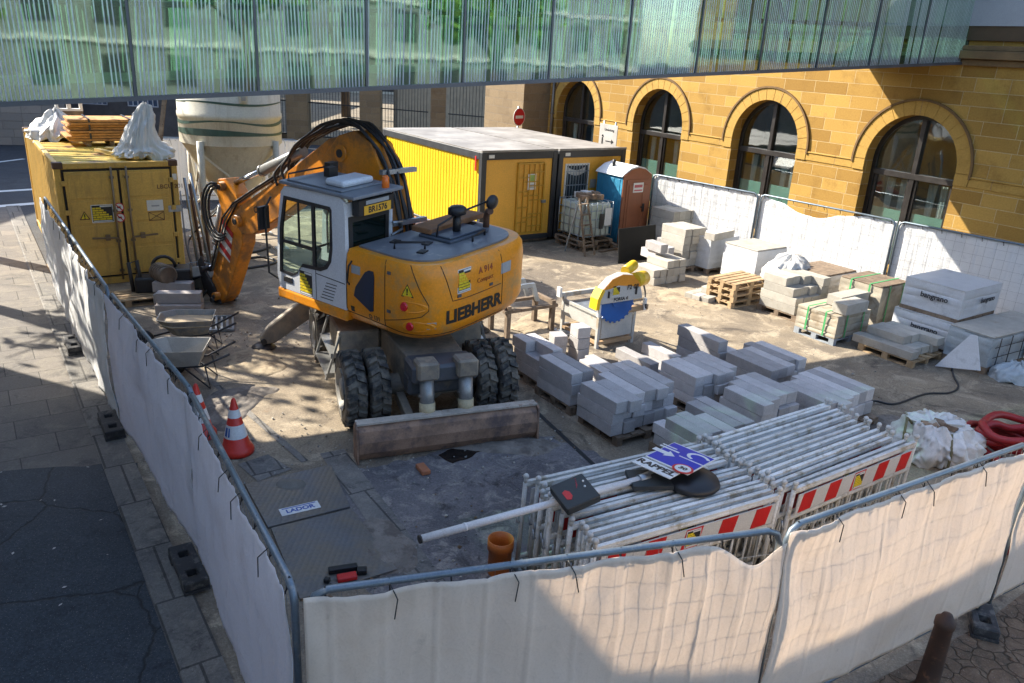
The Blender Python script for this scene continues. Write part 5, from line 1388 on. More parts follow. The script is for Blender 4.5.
for s0, z0 in ((1.30, 1.98), (2.0, 1.98), (0.12, 2.3), (0.12, 1.75)):
    b = MB(); w_ = warp_tail(s0, z0); b.add([w_(Vector((x, y, z))) for z in (0, 0.012) for x, y in ((-.035, -.02), (.035, -.02), (.035, .02), (-.035, .02))], [(4, 5, 6, 7), (0, 1, 5, 4), (1, 2, 6, 5), (2, 3, 7, 6), (3, 0, 4, 7)]); b.build('hinge', DGREY, ex)
for s0, z0, w0, h0 in ((2.35, 2.15, .12, .08), (-0.62, 2.2, .10, .06), (0.85, 1.62, .07, .05)):
    b = MB(); w_ = warp_tail(s0, z0); b.add([w_(Vector((x * w0, y * h0, z))) for z in (0, 0.004) for x, y in ((-1, -1), (1, -1), (1, 1), (-1, 1))], [(4, 5, 6, 7), (0, 1, 5, 4), (1, 2, 6, 5), (2, 3, 7, 6), (3, 0, 4, 7)]); b.build('small_decal', GREYPL, ex)
b = MB(); P_ = [on_tail(-0.78 + 0.01 * k, 1.95 + 0.06 * k, 0.05 if 0 < k < 6 else 0.0) for k in range(7)]; b.tube(P_, 0.014, 7); b.build('grab_handle', BLACK, ex)
seam([(0.03, 1.50), (0.4, 1.47), (1.2, 1.46), (2.4, 1.47)]); seam([(2.28, 1.60), (2.28, 2.0), (2.22, 2.43)])
# right side of the upper structure: tank box and walkway, main frame below
b = MB(UP); b.bb(0.62, 1.28, -0.12, 1.45, 1.5, 2.30); b.build('tank_box', ORANGE, ex, 0.06, 2)
b = MB(UP); b.bb(-0.32, 0.60, -0.12, 0.9, 1.42, 1.72); b.bb(-1.1, 1.1, -1.2, 1.4, 1.36, 1.48); b.build('upper_frame', DARKSTEEL, ex, 0.02)
b = MB(UP); b.bb(-1.29, -0.28, -0.14, 1.66, 1.36, 1.53); b.build('cab_skirt', ORANGE, ex, 0.03, 2)
# ---- cab
cabn = bpy.data.objects.new('cab', None); COL.objects.link(cabn); cabn.parent = ex
side = [(-0.12, 1.535), (1.60, 1.535), (1.66, 1.75), (1.60, 2.5), (1.47, 3.06), (1.36, 3.16), (0.0, 3.19), (-0.10, 3.12), (-0.12, 2.9)]
hole = [(1.57, 1.80), (1.24, 1.79), (1.10, 1.85), (0.98, 1.99), (0.50, 2.02), (0.34, 2.08), (0.24, 2.20), (0.20, 2.4), (0.20, 2.96), (0.24, 3.0), (1.38, 3.0), (1.52, 2.48)]
holeR = [(1.50, 1.9), (0.25, 1.9), (0.20, 2.4), (0.20, 2.96), (0.24, 3.0), (1.38, 3.0), (1.50, 2.48)]
for x, h_, w_ in ((-1.28, hole, 0.05), (-0.36, holeR, 0.05)):
    b = MB(UP); b.plate(side, [h_], (x, 0, 0), Y3, Z3, (w_, 0, 0)); b.build('side_wall', CABW, cabn)
def inset(poly, d):
    cx = sum(p[0] for p in poly) / len(poly); cy = sum(p[1] for p in poly) / len(poly)
    out = []
    for x, y in poly:
        L = math.hypot(x - cx, y - cy); out.append((cx + (x - cx) * (1 - d / L), cy + (y - cy) * (1 - d / L)))
    return out
b = MB(UP); b.plate(inset(hole, -0.015), [inset(hole, 0.055)], (-1.288, 0, 0), Y3, Z3, (0.03, 0, 0))
b.bb(-1.285, -1.255, 0.62, 0.69, 2.02, 3.0); b.bb(-1.283, -1.257, 0.69, 1.50, 2.28, 2.33); b.bb(-1.282, -1.258, 1.02, 1.05, 2.33, 3.0)
b.build('window_surround', BLACK, cabn)
b = MB(UP); b.prism(inset(hole, 0.03), (-1.270, 0, 0), Y3, Z3, (0.006, 0, 0)); b.build('side_window', CGLASS, cabn)
b = MB(UP); b.prism(inset(holeR, 0.0), (-0.34, 0, 0), Y3, Z3, (0.006, 0, 0)); b.build('side_window', CGLASS, cabn)
# door seam, louvres, handle, emblem
b = MB(UP)
for pts in ([(0.62, 1.54), (0.62, 2.02)], [(-0.1, 1.93), (0.62, 1.95)]):
    b.bar((-1.281, pts[0][0], pts[0][1]), (-1.281, pts[1][0], pts[1][1]), 0.004, 0.012)
for k in range(6): b.bar((-1.281, 0.10 + 0.02 * k, 1.86 - 0.05 * k), (-1.281, 0.36 + 0.03 * k, 1.855 - 0.05 * k), 0.004, 0.012)
b.build('louvre', DARKSTEEL, cabn)
b = MB(UP); b.box((-1.285, 1.36, 1.70), (0.02, 0.24, 0.09)); b.build('door_handle', BLACK, cabn, 0.02, 2)
emblem('company_emblem', cabn, UP @ Matrix.Translation((-1.281, 0.88, 1.74)) @ Matrix.Rotation(R(-90), 4, 'Z') @ Matrix.Rotation(R(90), 4, 'X'), 0.36, 0.40, 0.05)
# front glass, roof, rear wall with window and number plate
b = MB(UP)
for (y0, z0), (y1, z1) in zip([(1.60, 1.75), (1.60, 2.5), (1.45, 3.06)], [(1.585, 2.5), (1.45, 3.05), (1.45, 3.06)]): pass
b.add([(-1.24, 1.63, 1.62), (-0.36, 1.63, 1.62), (-0.36, 1.585, 2.5), (-1.24, 1.585, 2.5), (-0.36, 1.45, 3.06), (-1.24, 1.45, 3.06)], [(0, 1, 2, 3), (3, 2, 4, 5)])
b.build('windscreen', CGLASS, cabn)
b = MB(UP); b.bb(-1.23, -0.36, 1.59, 1.64, 1.54, 1.64); b.build('front_sill', BLACK, cabn)
b = MB(UP)
b.plate([(-1.23, 1.54), (-0.36, 1.54), (-0.36, 3.1), (-1.23, 3.1)], [[(-1.14, 2.02), (-0.44, 2.02), (-0.42, 2.84), (-1.16, 2.84)]], (0, -0.11, 0), X3, Z3, (0, 0.05, 0)); b.build('rear_wall', CABW, cabn)
b = MB(UP); b.plate([(-1.19, 1.96), (-0.40, 1.96), (-0.38, 2.90), (-1.21, 2.90)], [[(-1.11, 2.05), (-0.47, 2.05), (-0.45, 2.81), (-1.13, 2.81)]], (0, -0.12, 0), X3, Z3, (0, 0.03, 0)); b.build('window_surround', BLACK, cabn)
b = MB(UP); b.bb(-1.15, -0.43, -0.105, -0.098, 2.02, 2.84); b.build('rear_window', CREAR, cabn)
b = MB(UP); b.bb(-1.31, -0.30, -0.36, 1.48, 3.185, 3.235); b.bb(-1.24, -0.36, 0.0, 1.36, 3.235, 3.26); b.build('roof', M('cab_roof_grey', (0.20, 0.215, 0.24), 0.45, v=0.1, col2=(0.3, 0.28, 0.25), c2sc=3, c2th=0.62), cabn, 0.02, 2)
b = MB(UP); b.bb(-1.12, -0.50, 0.1, 0.55, 3.26, 3.36); b.build('roof_hatch', CABW, cabn, 0.04, 2)
b = MB(UP); b.lathe([(0.06, 3.235), (0.06, 3.29), (0.055, 3.38), (0.03, 3.41), (0, 3.415)], 14, (-0.55, -0.22, 0)); b.build('beacon', M('amber_lens', (0.75, 0.15, 0.01), 0.15), cabn)
b = MB(UP)
for y in (1.15, 0.85): b.box((-0.75 + 0.25 * (y > 1), y, 3.36), (0.18, 0.14, 0.14)); b.cyl((-0.75 + 0.25 * (y > 1), y, 3.24), (-0.75 + 0.25 * (y > 1), y, 3.32), 0.02, 6)
b.tube([(-1.2, 1.35, 3.25), (-1.2, 1.35, 3.33), (-0.4, 1.35, 3.33), (-0.4, 1.35, 3.25)], 0.015, 6)
b.build('work_lamp', BLACK, cabn, 0.01)
b = MB(UP); b.bb(-1.16, -0.44, -0.30, -0.14, 2.92, 3.15); b.build('plate_holder', BLACK, cabn, 0.01)
pl = MB(UP); pl.bb(-1.06, -0.52, -0.312, -0.302, 2.93, 3.06, 0)
pl.text('BR1576', 0.12, Matrix.Translation((-0.79, -0.3125, 2.993)) @ Matrix.Rotation(R(90), 4, 'X'), 1, 0.001, 0.004)
pl.build('number_plate', [M('plate_yellow', (0.80, 0.42, 0.03), 0.5, v=0.04), BLACK], cabn)
b = MB(UP); b.bb(-1.02, -0.56, -0.308, -0.302, 3.075, 3.13); b.build('plate_cover', GREYPL, cabn)
# inside: seat, console, steering wheel
b = MB(UP); b.bb(-1.05, -0.55, 0.05, 0.55, 1.72, 1.95); b.box((-0.80, 0.08, 2.3), (0.48, 0.14, 0.75), rx=0.12); b.bb(-0.93, -0.67, 0.02, 0.12, 2.68, 2.9); b.build('seat', BLACK, cabn, 0.04, 2)
b = MB(UP); b.bb(-1.23, -0.36, -0.06, 1.58, 1.54, 1.60); b.bb(-1.2, -1.05, 0.3, 0.8, 1.6, 2.1); b.bb(-0.52, -0.40, 0.3, 0.8, 1.6, 2.1); b.bar((-0.8, 1.45, 1.6), (-0.8, 1.15, 2.15), 0.10); b.build('console', DGREY, cabn, 0.02)
b = MB(UP); cs = [(-0.8 + 0.18 * math.cos(2 * math.pi * k / 20), 1.10 + 0.16 * math.sin(2 * math.pi * k / 20), 2.18 - 0.06 * math.sin(2 * math.pi * k / 20)) for k in range(20)]; b.tube(cs, 0.017, 6, closed=True); b.build('steering_wheel', BLACK, cabn)
b = MB(UP); b.tube([(-1.20, 1.66, 1.6), (-1.36, 1.78, 1.75), (-1.38, 1.80, 2.75), (-1.30, 1.72, 2.95)], 0.018, 8); b.box((-1.38, 1.84, 2.62), (0.20, 0.05, 0.36)); b.build('wing_mirror', BLACK, cabn)
b = MB(UP); b.tube([(-0.42, -0.24, 2.7), (-0.18, -0.2, 2.66), (-0.16, -0.2, 2.55), (-0.40, -0.2, 2.5)], 0.02, 6); b.build('hand_rail', GALV, cabn)
# ---- boom, stick and cylinders (plane x = 0.22 of the upper structure)
XB = 0.24
def poly_plate(nm, pts, w, mat, parent, x=XB, bev=0.02):
    b = MB(UPB); b.prism(pts, (x - w / 2, 0, 0), Y3, Z3, (w, 0, 0)); return b.build(nm, mat, parent, bev, 2)
boomO = M('boom_orange', (0.74, 0.25, 0.01), 0.42, v=0.1, sc=2, col2=(0.26, 0.11, 0.03), c2sc=1.6, c2th=0.53, c2w=0.1)  # brown patches: oil stain, widened to paint in the boom's shade
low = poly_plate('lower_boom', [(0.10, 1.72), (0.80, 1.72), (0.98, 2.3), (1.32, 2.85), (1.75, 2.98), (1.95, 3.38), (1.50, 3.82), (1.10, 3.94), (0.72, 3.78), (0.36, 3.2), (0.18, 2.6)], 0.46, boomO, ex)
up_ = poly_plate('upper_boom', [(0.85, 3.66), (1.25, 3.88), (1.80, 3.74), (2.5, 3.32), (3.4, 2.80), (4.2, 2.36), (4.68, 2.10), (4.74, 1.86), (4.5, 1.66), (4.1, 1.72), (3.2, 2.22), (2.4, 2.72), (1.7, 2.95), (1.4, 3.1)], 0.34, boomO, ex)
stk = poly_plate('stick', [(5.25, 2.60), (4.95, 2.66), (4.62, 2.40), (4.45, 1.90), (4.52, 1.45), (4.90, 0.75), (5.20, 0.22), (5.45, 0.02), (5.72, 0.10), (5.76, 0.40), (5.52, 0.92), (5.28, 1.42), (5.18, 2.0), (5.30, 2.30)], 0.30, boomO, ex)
for yy, zz, r_ in ((4.56, 1.90, 0.14), (1.42, 3.55, 0.16), (5.50, 0.18, 0.10), (5.02, 2.50, 0.10), (1.55, 3.2, 0.12)):
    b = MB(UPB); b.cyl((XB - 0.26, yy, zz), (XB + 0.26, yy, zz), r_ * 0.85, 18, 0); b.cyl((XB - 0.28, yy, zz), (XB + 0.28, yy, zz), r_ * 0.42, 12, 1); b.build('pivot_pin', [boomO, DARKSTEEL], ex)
def ram(a, c, r_, f, x):
    A_, C_ = Vector((x, *a)), Vector((x, *c)); m_ = A_.lerp(C_, f)
    b = MB(UPB); b.cyl(A_, m_, r_, 16); b.cyl(m_ - (C_ - A_).normalized() * 0.06, m_, r_ * 1.15, 16); cy_ = b.build('hydraulic_cylinder', PIPE, ex)
    b = MB(UPB); b.cyl(m_, C_, r_ * 0.55, 12); b.cyl(C_ - Vector((0.09, 0, 0)), C_ + Vector((0.09, 0, 0)), r_ * 0.9, 12); b.build('piston_rod', CHROME, cy_)
ram((2.7, 3.42), (5.02, 2.50), 0.095, 0.55, XB)
ram((2.1, 2.1), (1.55, 3.2), 0.09, 0.5, XB - 0.30) if False else None
for x in (XB - 0.31, XB + 0.31): ram((1.15, 1.75), (1.75, 3.0), 0.085, 0.6, x)
ram((5.40, 2.05), (5.92, 0.66), 0.07, 0.6, XB)
# striped warning plate on the stick
b = MB(UPB)
pls = [(5.00, 0.98), (5.36, 1.16), (5.16, 1.78), (4.82, 1.62)]
b.prism(pls, (XB - 0.152, 0, 0), Y3, Z3, (-0.004, 0, 0), 0)
for k in range(3):
    z = 0.24 * k; yo = -0.075 * k; b.prism([(4.99 + yo, 1.02 + z), (5.33 + yo, 1.26 + z), (5.30 + yo, 1.37 + z), (4.95 + yo, 1.13 + z)], (XB - 0.1562, 0, 0), Y3, Z3, (-0.003, 0, 0), 1)
b.build('striped_plate', [WHITE, RED], ex)
b = MB(UPB); b.text('CL', 0.16, Matrix.Translation((XB - 0.172, 3.95, 2.22)) @ Matrix.Rotation(R(-90), 4, 'Z') @ Matrix.Rotation(R(90), 4, 'X') @ Matrix.Rotation(R(28), 4, 'Z'), 0, 0.001, 0.006); b.build('lettering', BLACK, ex)
# hoses draped over the boom
HP = [
    [(0.02, 1.9), (0.02, 2.7), (0.30, 3.45), (0.85, 3.98), (1.4, 4.06), (2.0, 3.88), (2.7, 3.46), (3.0, 3.16), (2.95, 2.9)],
    [(0.06, 1.9), (0.06, 2.7), (0.34, 3.42), (0.90, 3.96), (1.5, 4.01), (2.3, 3.72), (2.9, 3.30), (3.25, 2.98), (3.2, 2.75)],
    [(0.10, 1.9), (0.10, 2.7), (0.38, 3.4), (0.92, 3.93), (1.5, 3.97), (2.4, 3.66), (3.1, 3.14), (3.45, 2.86), (3.4, 2.6)],
]
for k in range(9):
    b = MB(UPB); pts = HP[k % 3]; x = XB - 0.25 + 0.06 * k
    P_ = [Vector((x, y + 0.02 * k, z)) for y, z in pts]
    out = []
    for i in range(len(P_) - 1):
        a, b_, c_, d = P_[max(i - 1, 0)], P_[i], P_[i + 1], P_[min(i + 2, len(P_) - 1)]
        for q in range(5):
            t_ = q / 5; out.append(0.5 * ((2 * b_) + (c_ - a) * t_ + (2 * a - 5 * b_ + 4 * c_ - d) * t_ * t_ + (3 * b_ - a - 3 * c_ + d) * t_ ** 3))
    out.append(P_[-1]); b.tube([p_ + Vector((0.05 * noise.noise(p_ * 1.9 + Vector((k * 3.1, 0, 0))), 0.06 * noise.noise(p_ * 1.6 + Vector((0, k * 5.3, 0))), 0.06 * noise.noise(p_ * 1.7 + Vector((0, 0, k * 4.7))))) for p_ in out], 0.024, 7); b.build('hose', HOSE, ex)
for k in range(4):
    x = XB - 0.22 + 0.05 * k
    b = MB(UPB); b.tube([(x, 3.3, 2.92), (x - .02, 4.0, 2.56), (x - .03, 4.6, 2.24), (x - .04, 4.98, 1.9 - .05 * k), (x, 5.36, 1.2), (x, 5.62, 0.7)], 0.02, 7); b.build('pipe', PIPE if k % 2 else HOSE, ex)
for k in range(3):
    x = XB - 0.30 - 0.03 * k
    b = MB(UPB); lp_ = [(x, 5.1 + (0.52 + 0.05 * k) * math.cos(t_) , 2.05 + (0.55 + 0.06 * k) * math.sin(t_)) for t_ in [R(a) for a in range(40, 281, 20)]]
    lp_ = [(x, 5.02 + (0.36 + .06 * k) * math.cos(R(a)) , 2.02 + (0.46 + .05 * k) * math.sin(R(a))) for a in range(100, -121, -20)]
    b.tube(lp_, 0.024, 7); b.build('hose', HOSE, ex)
for z_ in ((0.45, 3.40), (0.20, 2.65)):
    b = MB(UPB); b.box((XB, z_[0] - 0.12, z_[1]), (0.72, 0.08, 0.07)); b.build('hose_clamp', GALV, ex)
# quick coupler at the end of the stick
b = MB(UPB)
for x in (XB - 0.19, XB + 0.16): b.prism([(5.40, 0.02), (5.66, 0.0), (6.02, 0.22), (6.16, 0.78), (6.02, 0.92), (5.88, 0.60), (5.60, 0.36)], (x, 0, 0), Y3, Z3, (0.05, 0, 0))
b.cyl((XB - 0.24, 5.95, 0.66), (XB + 0.24, 5.95, 0.66), 0.06, 12); b.cyl((XB - 0.3, 5.55, 0.10), (XB + 0.3, 5.55, 0.10), 0.06, 12); b.bar((XB, 5.92, 0.62), (XB, 5.62, 0.85), 0.20, 0.08); b.box((XB, 5.98, 0.35), (0.30, 0.16, 0.22))
b.build('quick_coupler', DARKSTEEL, ex, 0.01)
# ============================================================ STACKS OF STONE BLOCKS
BLK = M('grey_granite_block', (0.54, 0.51, 0.50), 0.75, v=0.10, sc=5, bump=0.25, bsc=60, rv=0.36, fine=0.16, col2=(0.42, 0.395, 0.38), c2sc=3, c2th=0.62)
LIME = M('pale_limestone_block', (0.43, 0.40, 0.345), 0.8, v=0.10, sc=5, bump=0.2, bsc=50, rv=0.2, col2=(0.34, 0.30, 0.24), c2sc=3, c2th=0.62)
BM = {}
def block(L, W, H, mat, loc, az, label, group, tilt=0.0):
    k = (round(L, 2), round(W, 2), round(H, 2), mat.name)
    if k not in BM:
        o = MB().bb(-W / 2, W / 2, -L / 2, L / 2, 0, H).build('stone_block', mat, None, 0.006); BM[k] = o
    else:
        o = BM[k].copy(); COL.objects.link(o)
        for q in ('label', 'category', 'group'):
            if q in o: del o[q]
    put(o, loc, az)
    if tilt: o.rotation_euler[1] = tilt
    return tag(o, label, 'block', group)
LAYN = {1: ['single'], 2: ['lower', 'upper'], 3: ['bottom', 'middle', 'top'], 4: ['bottom', 'second', 'third', 'top']}
brr = random.Random(11)
def stack(K, azL, layout, bw, bl, bh, desc, mat=BLK, base=0.0, group=None, pal=True, palmat=OLDWOOD, jit=0.03):
    """K near corner on the ground; blocks lie along azL; rows step to the right (azL + 90).
    layout: list of layers, each a list of (row position, shift along L, length factor)"""
    dL, dR = azv(azL), azv(azL + 90)
    nl = len(layout)
    rows = max(len(l) for l in layout)
    z = base
    if pal:
        nP = max(1, int(round(rows * bw / 1.0)))
        for i in range(nP):
            c = K + dL * bl * 0.5 + dR * (rows * bw) * (i + 0.5) / nP
            pallet(('brown pallet under ' + desc) if nP == 1 else ('left' if i == 0 else 'right') + ' brown pallet under ' + desc, (c.x, c.y, 0.0), azL, palmat, 'pallets under the stone piles', min(1.2, rows * bw / nP), min(1.2, bl + 0.1))
        z += 0.147
    for li, lay in enumerate(layout):
        vis = [x for x in lay]
        for i, (r_, sh, lf) in enumerate(lay):
            hidden = (0 < i < len(lay) - 1) and li < nl - 1 and i < len(layout[li + 1]) - 1 and sh >= -0.02 and i > 0 and False
            c = K + dL * (bl * lf * 0.5 + sh + brr.uniform(-jit, jit)) + dR * (bw * (r_ + 0.5) + brr.uniform(-.004, .004))
            lab = f"{ORD[i + 1]} {'pale' if mat is LIME else 'grey'} stone block from left, {LAYN[min(4, nl)][min(li, 3)]} layer, {desc}"
            block(bl * lf, bw - 0.008, bh - 0.004, mat, (c.x, c.y, z), azL + brr.uniform(-1.0, 1.0), lab, group or 'grey kerb blocks piled in front of the barriers')
        z += bh
    return z
def rowz(n, L=1.0, sh=None): return [(i, (sh[i] if sh else 0.0), L) for i in range(n)]
V = lambda x, y: Vector((x, y, 0))
A1 = -34
stack(V(0.50, 11.95), A1, [rowz(2), rowz(2), [(0, 0.5, .5), (1, 0, 1)]], 0.20, 0.85, 0.19, 'pile touching the rear tyres')
stack(V(0.94, 11.13), A1, [rowz(2), rowz(2), rowz(2)], 0.22, 0.88, 0.18, 'pile right of the dozer blade')
stack(V(1.50, 10.15), A1, [[(0, 0, 1), (1, 0, 1), (2, .1, .9), (3, .1, .9), (4, 0.1, 0.9), (5, .1, .8)], [(0, 0, 1), (1, 0.1, 0.9), (2, .1, 0.9), (3, .15, .8), (4, 0.2, 0.8), (5, .2, .8)], [(0, 0, 1), (1, -0.08, 1.0), (1.98, 0.12, 1.05), (3, 0.1, 1.05), (3.97, 0.1, 1.0), (5, 0.2, 0.85)]], 0.225, 0.82, 0.185, 'long pile nearest the groove')
stack(V(2.55, 9.38), A1, [[(0, 0, 1), (1, 0.02, 1), (2, 0, 1), (3, 0, 1), (4, 0, 1)], [(0, 0, 1), (1, -0.03, 1.), (2, -0.1, .9), (3, 0, 1), (4, 0, 1)], [(0, 0, .8), (1, 0, .8), (2, -0.12, 0.75), (3, 0, 1.05), (4, 0.0, 1.1)]], 0.215, 0.86, 0.16, 'pile directly behind the white barriers')
stack(V(2.90, 11.40), A1, [rowz(5), [(0, 0, 1.), (1, 0, 1), (2, -.12, 1), (3, -.1, 1), (4, 0, 1)], [(0, 0, 1), (1, 0, 1), (2, -.1, 1.05), (3, -.08, 1.1), (4, .05, 1.0)]], 0.20, 0.80, 0.165, 'pile in the middle of the group')
stack(V(3.62, 10.44), A1, [rowz(4), [(0, -.05, 1), (1, 0, 1), (2, 0, 1), (3, 0, 1)], [(0, -0.06, .95), (1, 0.0, 1), (2, 0.05, 1.05), (3, .05, 1.05)]], 0.235, 0.80, 0.18, 'pile left of the far barriers')
stack(V(4.30, 12.2), A1, [[(0, 0, 1), (1, 0, 1), (2, .05, 1), (3, .1, 1), (4, .1, 1)], [(0, 0, 1), (1, 0, 1), (2, .0, 1), (3, .15, 1), (4, .15, 1)]], 0.22, 0.98, 0.19, 'pile at the rear right of the group')
stack(V(4.82, 10.80), A1, [[(0, 0, 1), (1, 0, 1), (2, .05, 1), (3, .1, 1), (4, .1, 1), (5, .1, 1)], [(0, 0.05, .9), (1, -.04, 1), (2, .05, 1), (3, .12, 1), (4, .12, 1), (5, .12, 1)]], 0.21, 1.02, 0.21, 'rightmost pile beside the black cable')
stack(V(3.72, 13.2), A1, [rowz(3), [(0, 0, 1), (1, 0.0, 1)], [(0, 0.05, 1)]], 0.24, 1.05, 0.2, 'stepped pile at the sunlit edge', pal=False)
stack(V(2.35, 12.55), A1, [rowz(5, 0.9), [(0, 0, 1.0), (3, 0.05, .9)]], 0.21, 0.9, 0.19, 'low pile in front of the saw', pal=False)
stack(V(1.62, 11.9), A1, [rowz(4, 0.9), [(0, 0, 1), (1, 0.1, 1), (2.02, -0.05, .6), (3.02, -.05, .6)]], 0.20, 0.82, 0.19, 'pile behind the long pile', pal=False)
for k, (u, v, z) in enumerate(((578, 357, 0), (578, 357, .21), (578, 357, .42), (556, 354, 0), (557, 354, .20))):
    p = G(u, v, 0)
    block(0.3, 0.26, 0.2, BLK, (p.x, p.y, z), A1 + 4 * k, f"{['bottom', 'middle', 'top', 'bottom', 'top'][k]} small cube of the {'taller' if k < 3 else 'shorter'} cube stack before the saw", 'small stone cubes before the saw')
# timber trestle and scrap rack right behind the rear tyres
tr_ = thing('timber_rack', 'dark timber rack with scrap brackets behind the right rear tyres', 'rack', (G(528, 335).x, G(528, 335).y, 0), A1)
for x, y in ((-0.5, 0), (0.55, 0), (-0.5, 0.6), (0.55, 0.6)): MB().bar((x, y, 0), (x, y, 0.66), 0.09).build('post', OLDWOOD, tr_)
b = MB(); b.bar((-0.6, 0, 0.55), (0.65, 0, 0.55), 0.10, 0.06); b.bar((-0.6, 0.6, 0.55), (0.65, 0.6, 0.55), 0.10, 0.06); b.bar((-0.55, 0, 0.62), (-0.55, 0.6, 0.62), 0.08); b.bar((0.55, 0, 0.62), (0.55, 0.6, 0.62), 0.08); b.build('rail', OLDWOOD, tr_)
b = MB(); b.prism([(-0.5, 0), (-0.42, 0), (-0.25, 0.3), (0.1, 0.3), (0.22, 0), (0.3, 0), (0.16, 0.38), (-0.3, 0.38)], (0, 0.1, 0.64), X3, Z3, (0, 0.06, 0)); b.prism([(-0.5, 0), (-0.42, 0), (-0.25, 0.3), (0.1, 0.3), (0.22, 0), (0.3, 0), (0.16, 0.38), (-0.3, 0.38)], (0, 0.45, 0.64), X3, Z3, (0, 0.06, 0)); b.bar((-0.2, 0.1, 0.95), (-0.2, 0.5, 0.95), 0.06); b.build('steel_bracket', GALV, tr_)

# ============================================================ STORE ALONG THE BACK FENCE
WRAP = M('white_plastic_wrap', (0.60, 0.615, 0.63), 0.35, v=0.06, sc=3, bump=0.25, bsc=9, col2=(0.45, 0.46, 0.47), c2sc=3, c2th=0.62)
WRAPG = M('grey_shrink_wrap', (0.40, 0.44, 0.46), 0.3, v=0.1, sc=3, bump=0.3, bsc=10)
def lump(nm, parent, W, L, z0, z1, mat, seed, amp=0.02, bev=0.0):
    """a wrapped load: box with slightly slack, creased faces"""
    b = MB()
    N = 18
    def dsp(p):
        q = Vector(p) * 2.2 + Vector((seed, seed * 1.7, 0))
        return amp * (noise.noise(q) + 0.6 * noise.noise(q * 2.7) + 0.5 * abs(noise.noise(Vector((q.x * 1.2, q.y * 1.2, q.z * 5)))))
    _d0 = dsp
    def dsp(p): return _d0(p) - 0.014 * math.exp(-((((p[2] - z0) / 0.155) % 1 - 0.5) / 0.09) ** 2)
    def face(fx):
        b.grid(fx, N, N, 0, True)
    for s in (-1, 1):
        face(lambda u, v, s=s: (s * (W / 2 + (dsp((s * W / 2, (u - .5) * L, z0 + v * (z1 - z0))) if 0 < u < 1 and 0 < v < 1 else 0)), (u - .5) * L, z0 + v * (z1 - z0)))
        face(lambda u, v, s=s: ((u - .5) * W, s * (L / 2 + (dsp(((u - .5) * W, s * L / 2, z0 + v * (z1 - z0))) if 0 < u < 1 and 0 < v < 1 else 0)), z0 + v * (z1 - z0)))
    face(lambda u, v: ((u - .5) * W, (v - .5) * L, z1 + (dsp(((u - .5) * W, (v - .5) * L, z1)) * 0.6 if 0 < u < 1 and 0 < v < 1 else 0)))
    b.add([(-W / 2, -L / 2, z0), (W / 2, -L / 2, z0), (W / 2, L / 2, z0), (-W / 2, L / 2, z0)], [(3, 2, 1, 0)])
    o = b.build(nm, mat, parent)
    m_ = o.modifiers.new('edges', 'EDGE_SPLIT'); m_.split_angle = R(40)
    return o
def wrapped(label, K, azL, W, L, z0, z1, seed, mat=WRAP, brand=None, top=None, pal=True, strap=False, palmat=OLDWOOD, group=None):
    dL, dR = azv(azL), azv(azL + 90)
    c = K + dL * L / 2 + dR * W / 2
    t_ = thing('wrapped_load', label, 'stone load', (c.x, c.y, 0 if not pal else 0.147), azL, group)
    zz0, zz1 = (z0 - 0.147, z1 - 0.147) if pal else (z0, z1)
    zz0 = max(0.0, zz0)
    lump('wrapped_body', t_, W, L, zz0, zz1, mat, seed)
    if top: 
        b = MB(); b.box((0, 0, zz1 + 0.02), (W * 0.99, L * 0.99, 0.035)); b.build('cover_board', top, t_, 0.01)
    if strap:
        b = MB()
        for y in (-L * 0.22, L * 0.22): b.bb(-W / 2 - 0.03, -W / 2 - 0.026, y - 0.02, y + 0.02, zz0, zz1 + 0.03); b.bb(-W / 2 - 0.03, W / 2 + 0.03, y - 0.02, y + 0.02, zz1 + 0.04, zz1 + 0.044)
        for x in (-W * 0.25, W * 0.25): b.bb(x - 0.02, x + 0.02, -L / 2 - 0.03, -L / 2 - 0.026, zz0, zz1 + 0.03)
        b.build('strap', M('green_strap', (0.06, 0.35, 0.12), 0.5), t_)
    if brand:
        b = MB(); zt = zz0 + (zz1 - zz0) * 0.55
        b.text(brand, 0.15, Matrix.Translation((W * 0.12, -L / 2 - 0.045, zt)) @ Matrix.Rotation(R(90), 4, 'X'), 0, 0.002, 0.004)
        b.build('lettering', M('print_black', (0.03, 0.03, 0.035), 0.5), t_); b = MB()
        b.text(brand, 0.15, Matrix.Translation((-W / 2 - 0.045, -L * 0.05, zt)) @ Matrix.Rotation(R(-90), 4, 'Z') @ Matrix.Rotation(R(90), 4, 'X'), 0, 0.002, 0.004)
        b.build('lettering', M('print_black', (0.03, 0.03, 0.035), 0.5), t_)
    if pal:
        pallet('pallet under ' + label, (c.x, c.y, 0), azL, palmat, None, W, L)
    return t_
GB = 'pale blocks stacked along the back fence'
A2 = -36
# far left end: leaning board, small heaps
bo = thing('black_board', 'black sheet board leaning beside the brown toilet', 'board', (G(619, 264).x, G(619, 264).y, 0), -38)
b = MB(); b.box((0.72, 0.10, 0.46), (1.42, 0.04, 0.95), rx=-0.14); b.build('board', M('black_board', (0.010, 0.011, 0.012), 0.6, v=0.2, spec=0.2), bo)
stack(V(4.4, 22.6), A2, [rowz(4), rowz(4), rowz(4), rowz(4)], 0.25, 0.9, 0.26, 'farthest pile near the toilet', LIME, group=GB)
stack(V(4.35, 20.35), A2, [rowz(3), rowz(3), rowz(3), rowz(3), rowz(3)], 0.26, 0.85, 0.2, 'tall pile behind the low heap', LIME, group=GB)
stack(V(3.4, 18.9), A2, [rowz(5), rowz(5), [(2, 0, 1), (3, 0, 1), (4, 0, 1)]], 0.22, 0.75, 0.19, 'low heap behind the saw motor', LIME, group=GB, pal=False)
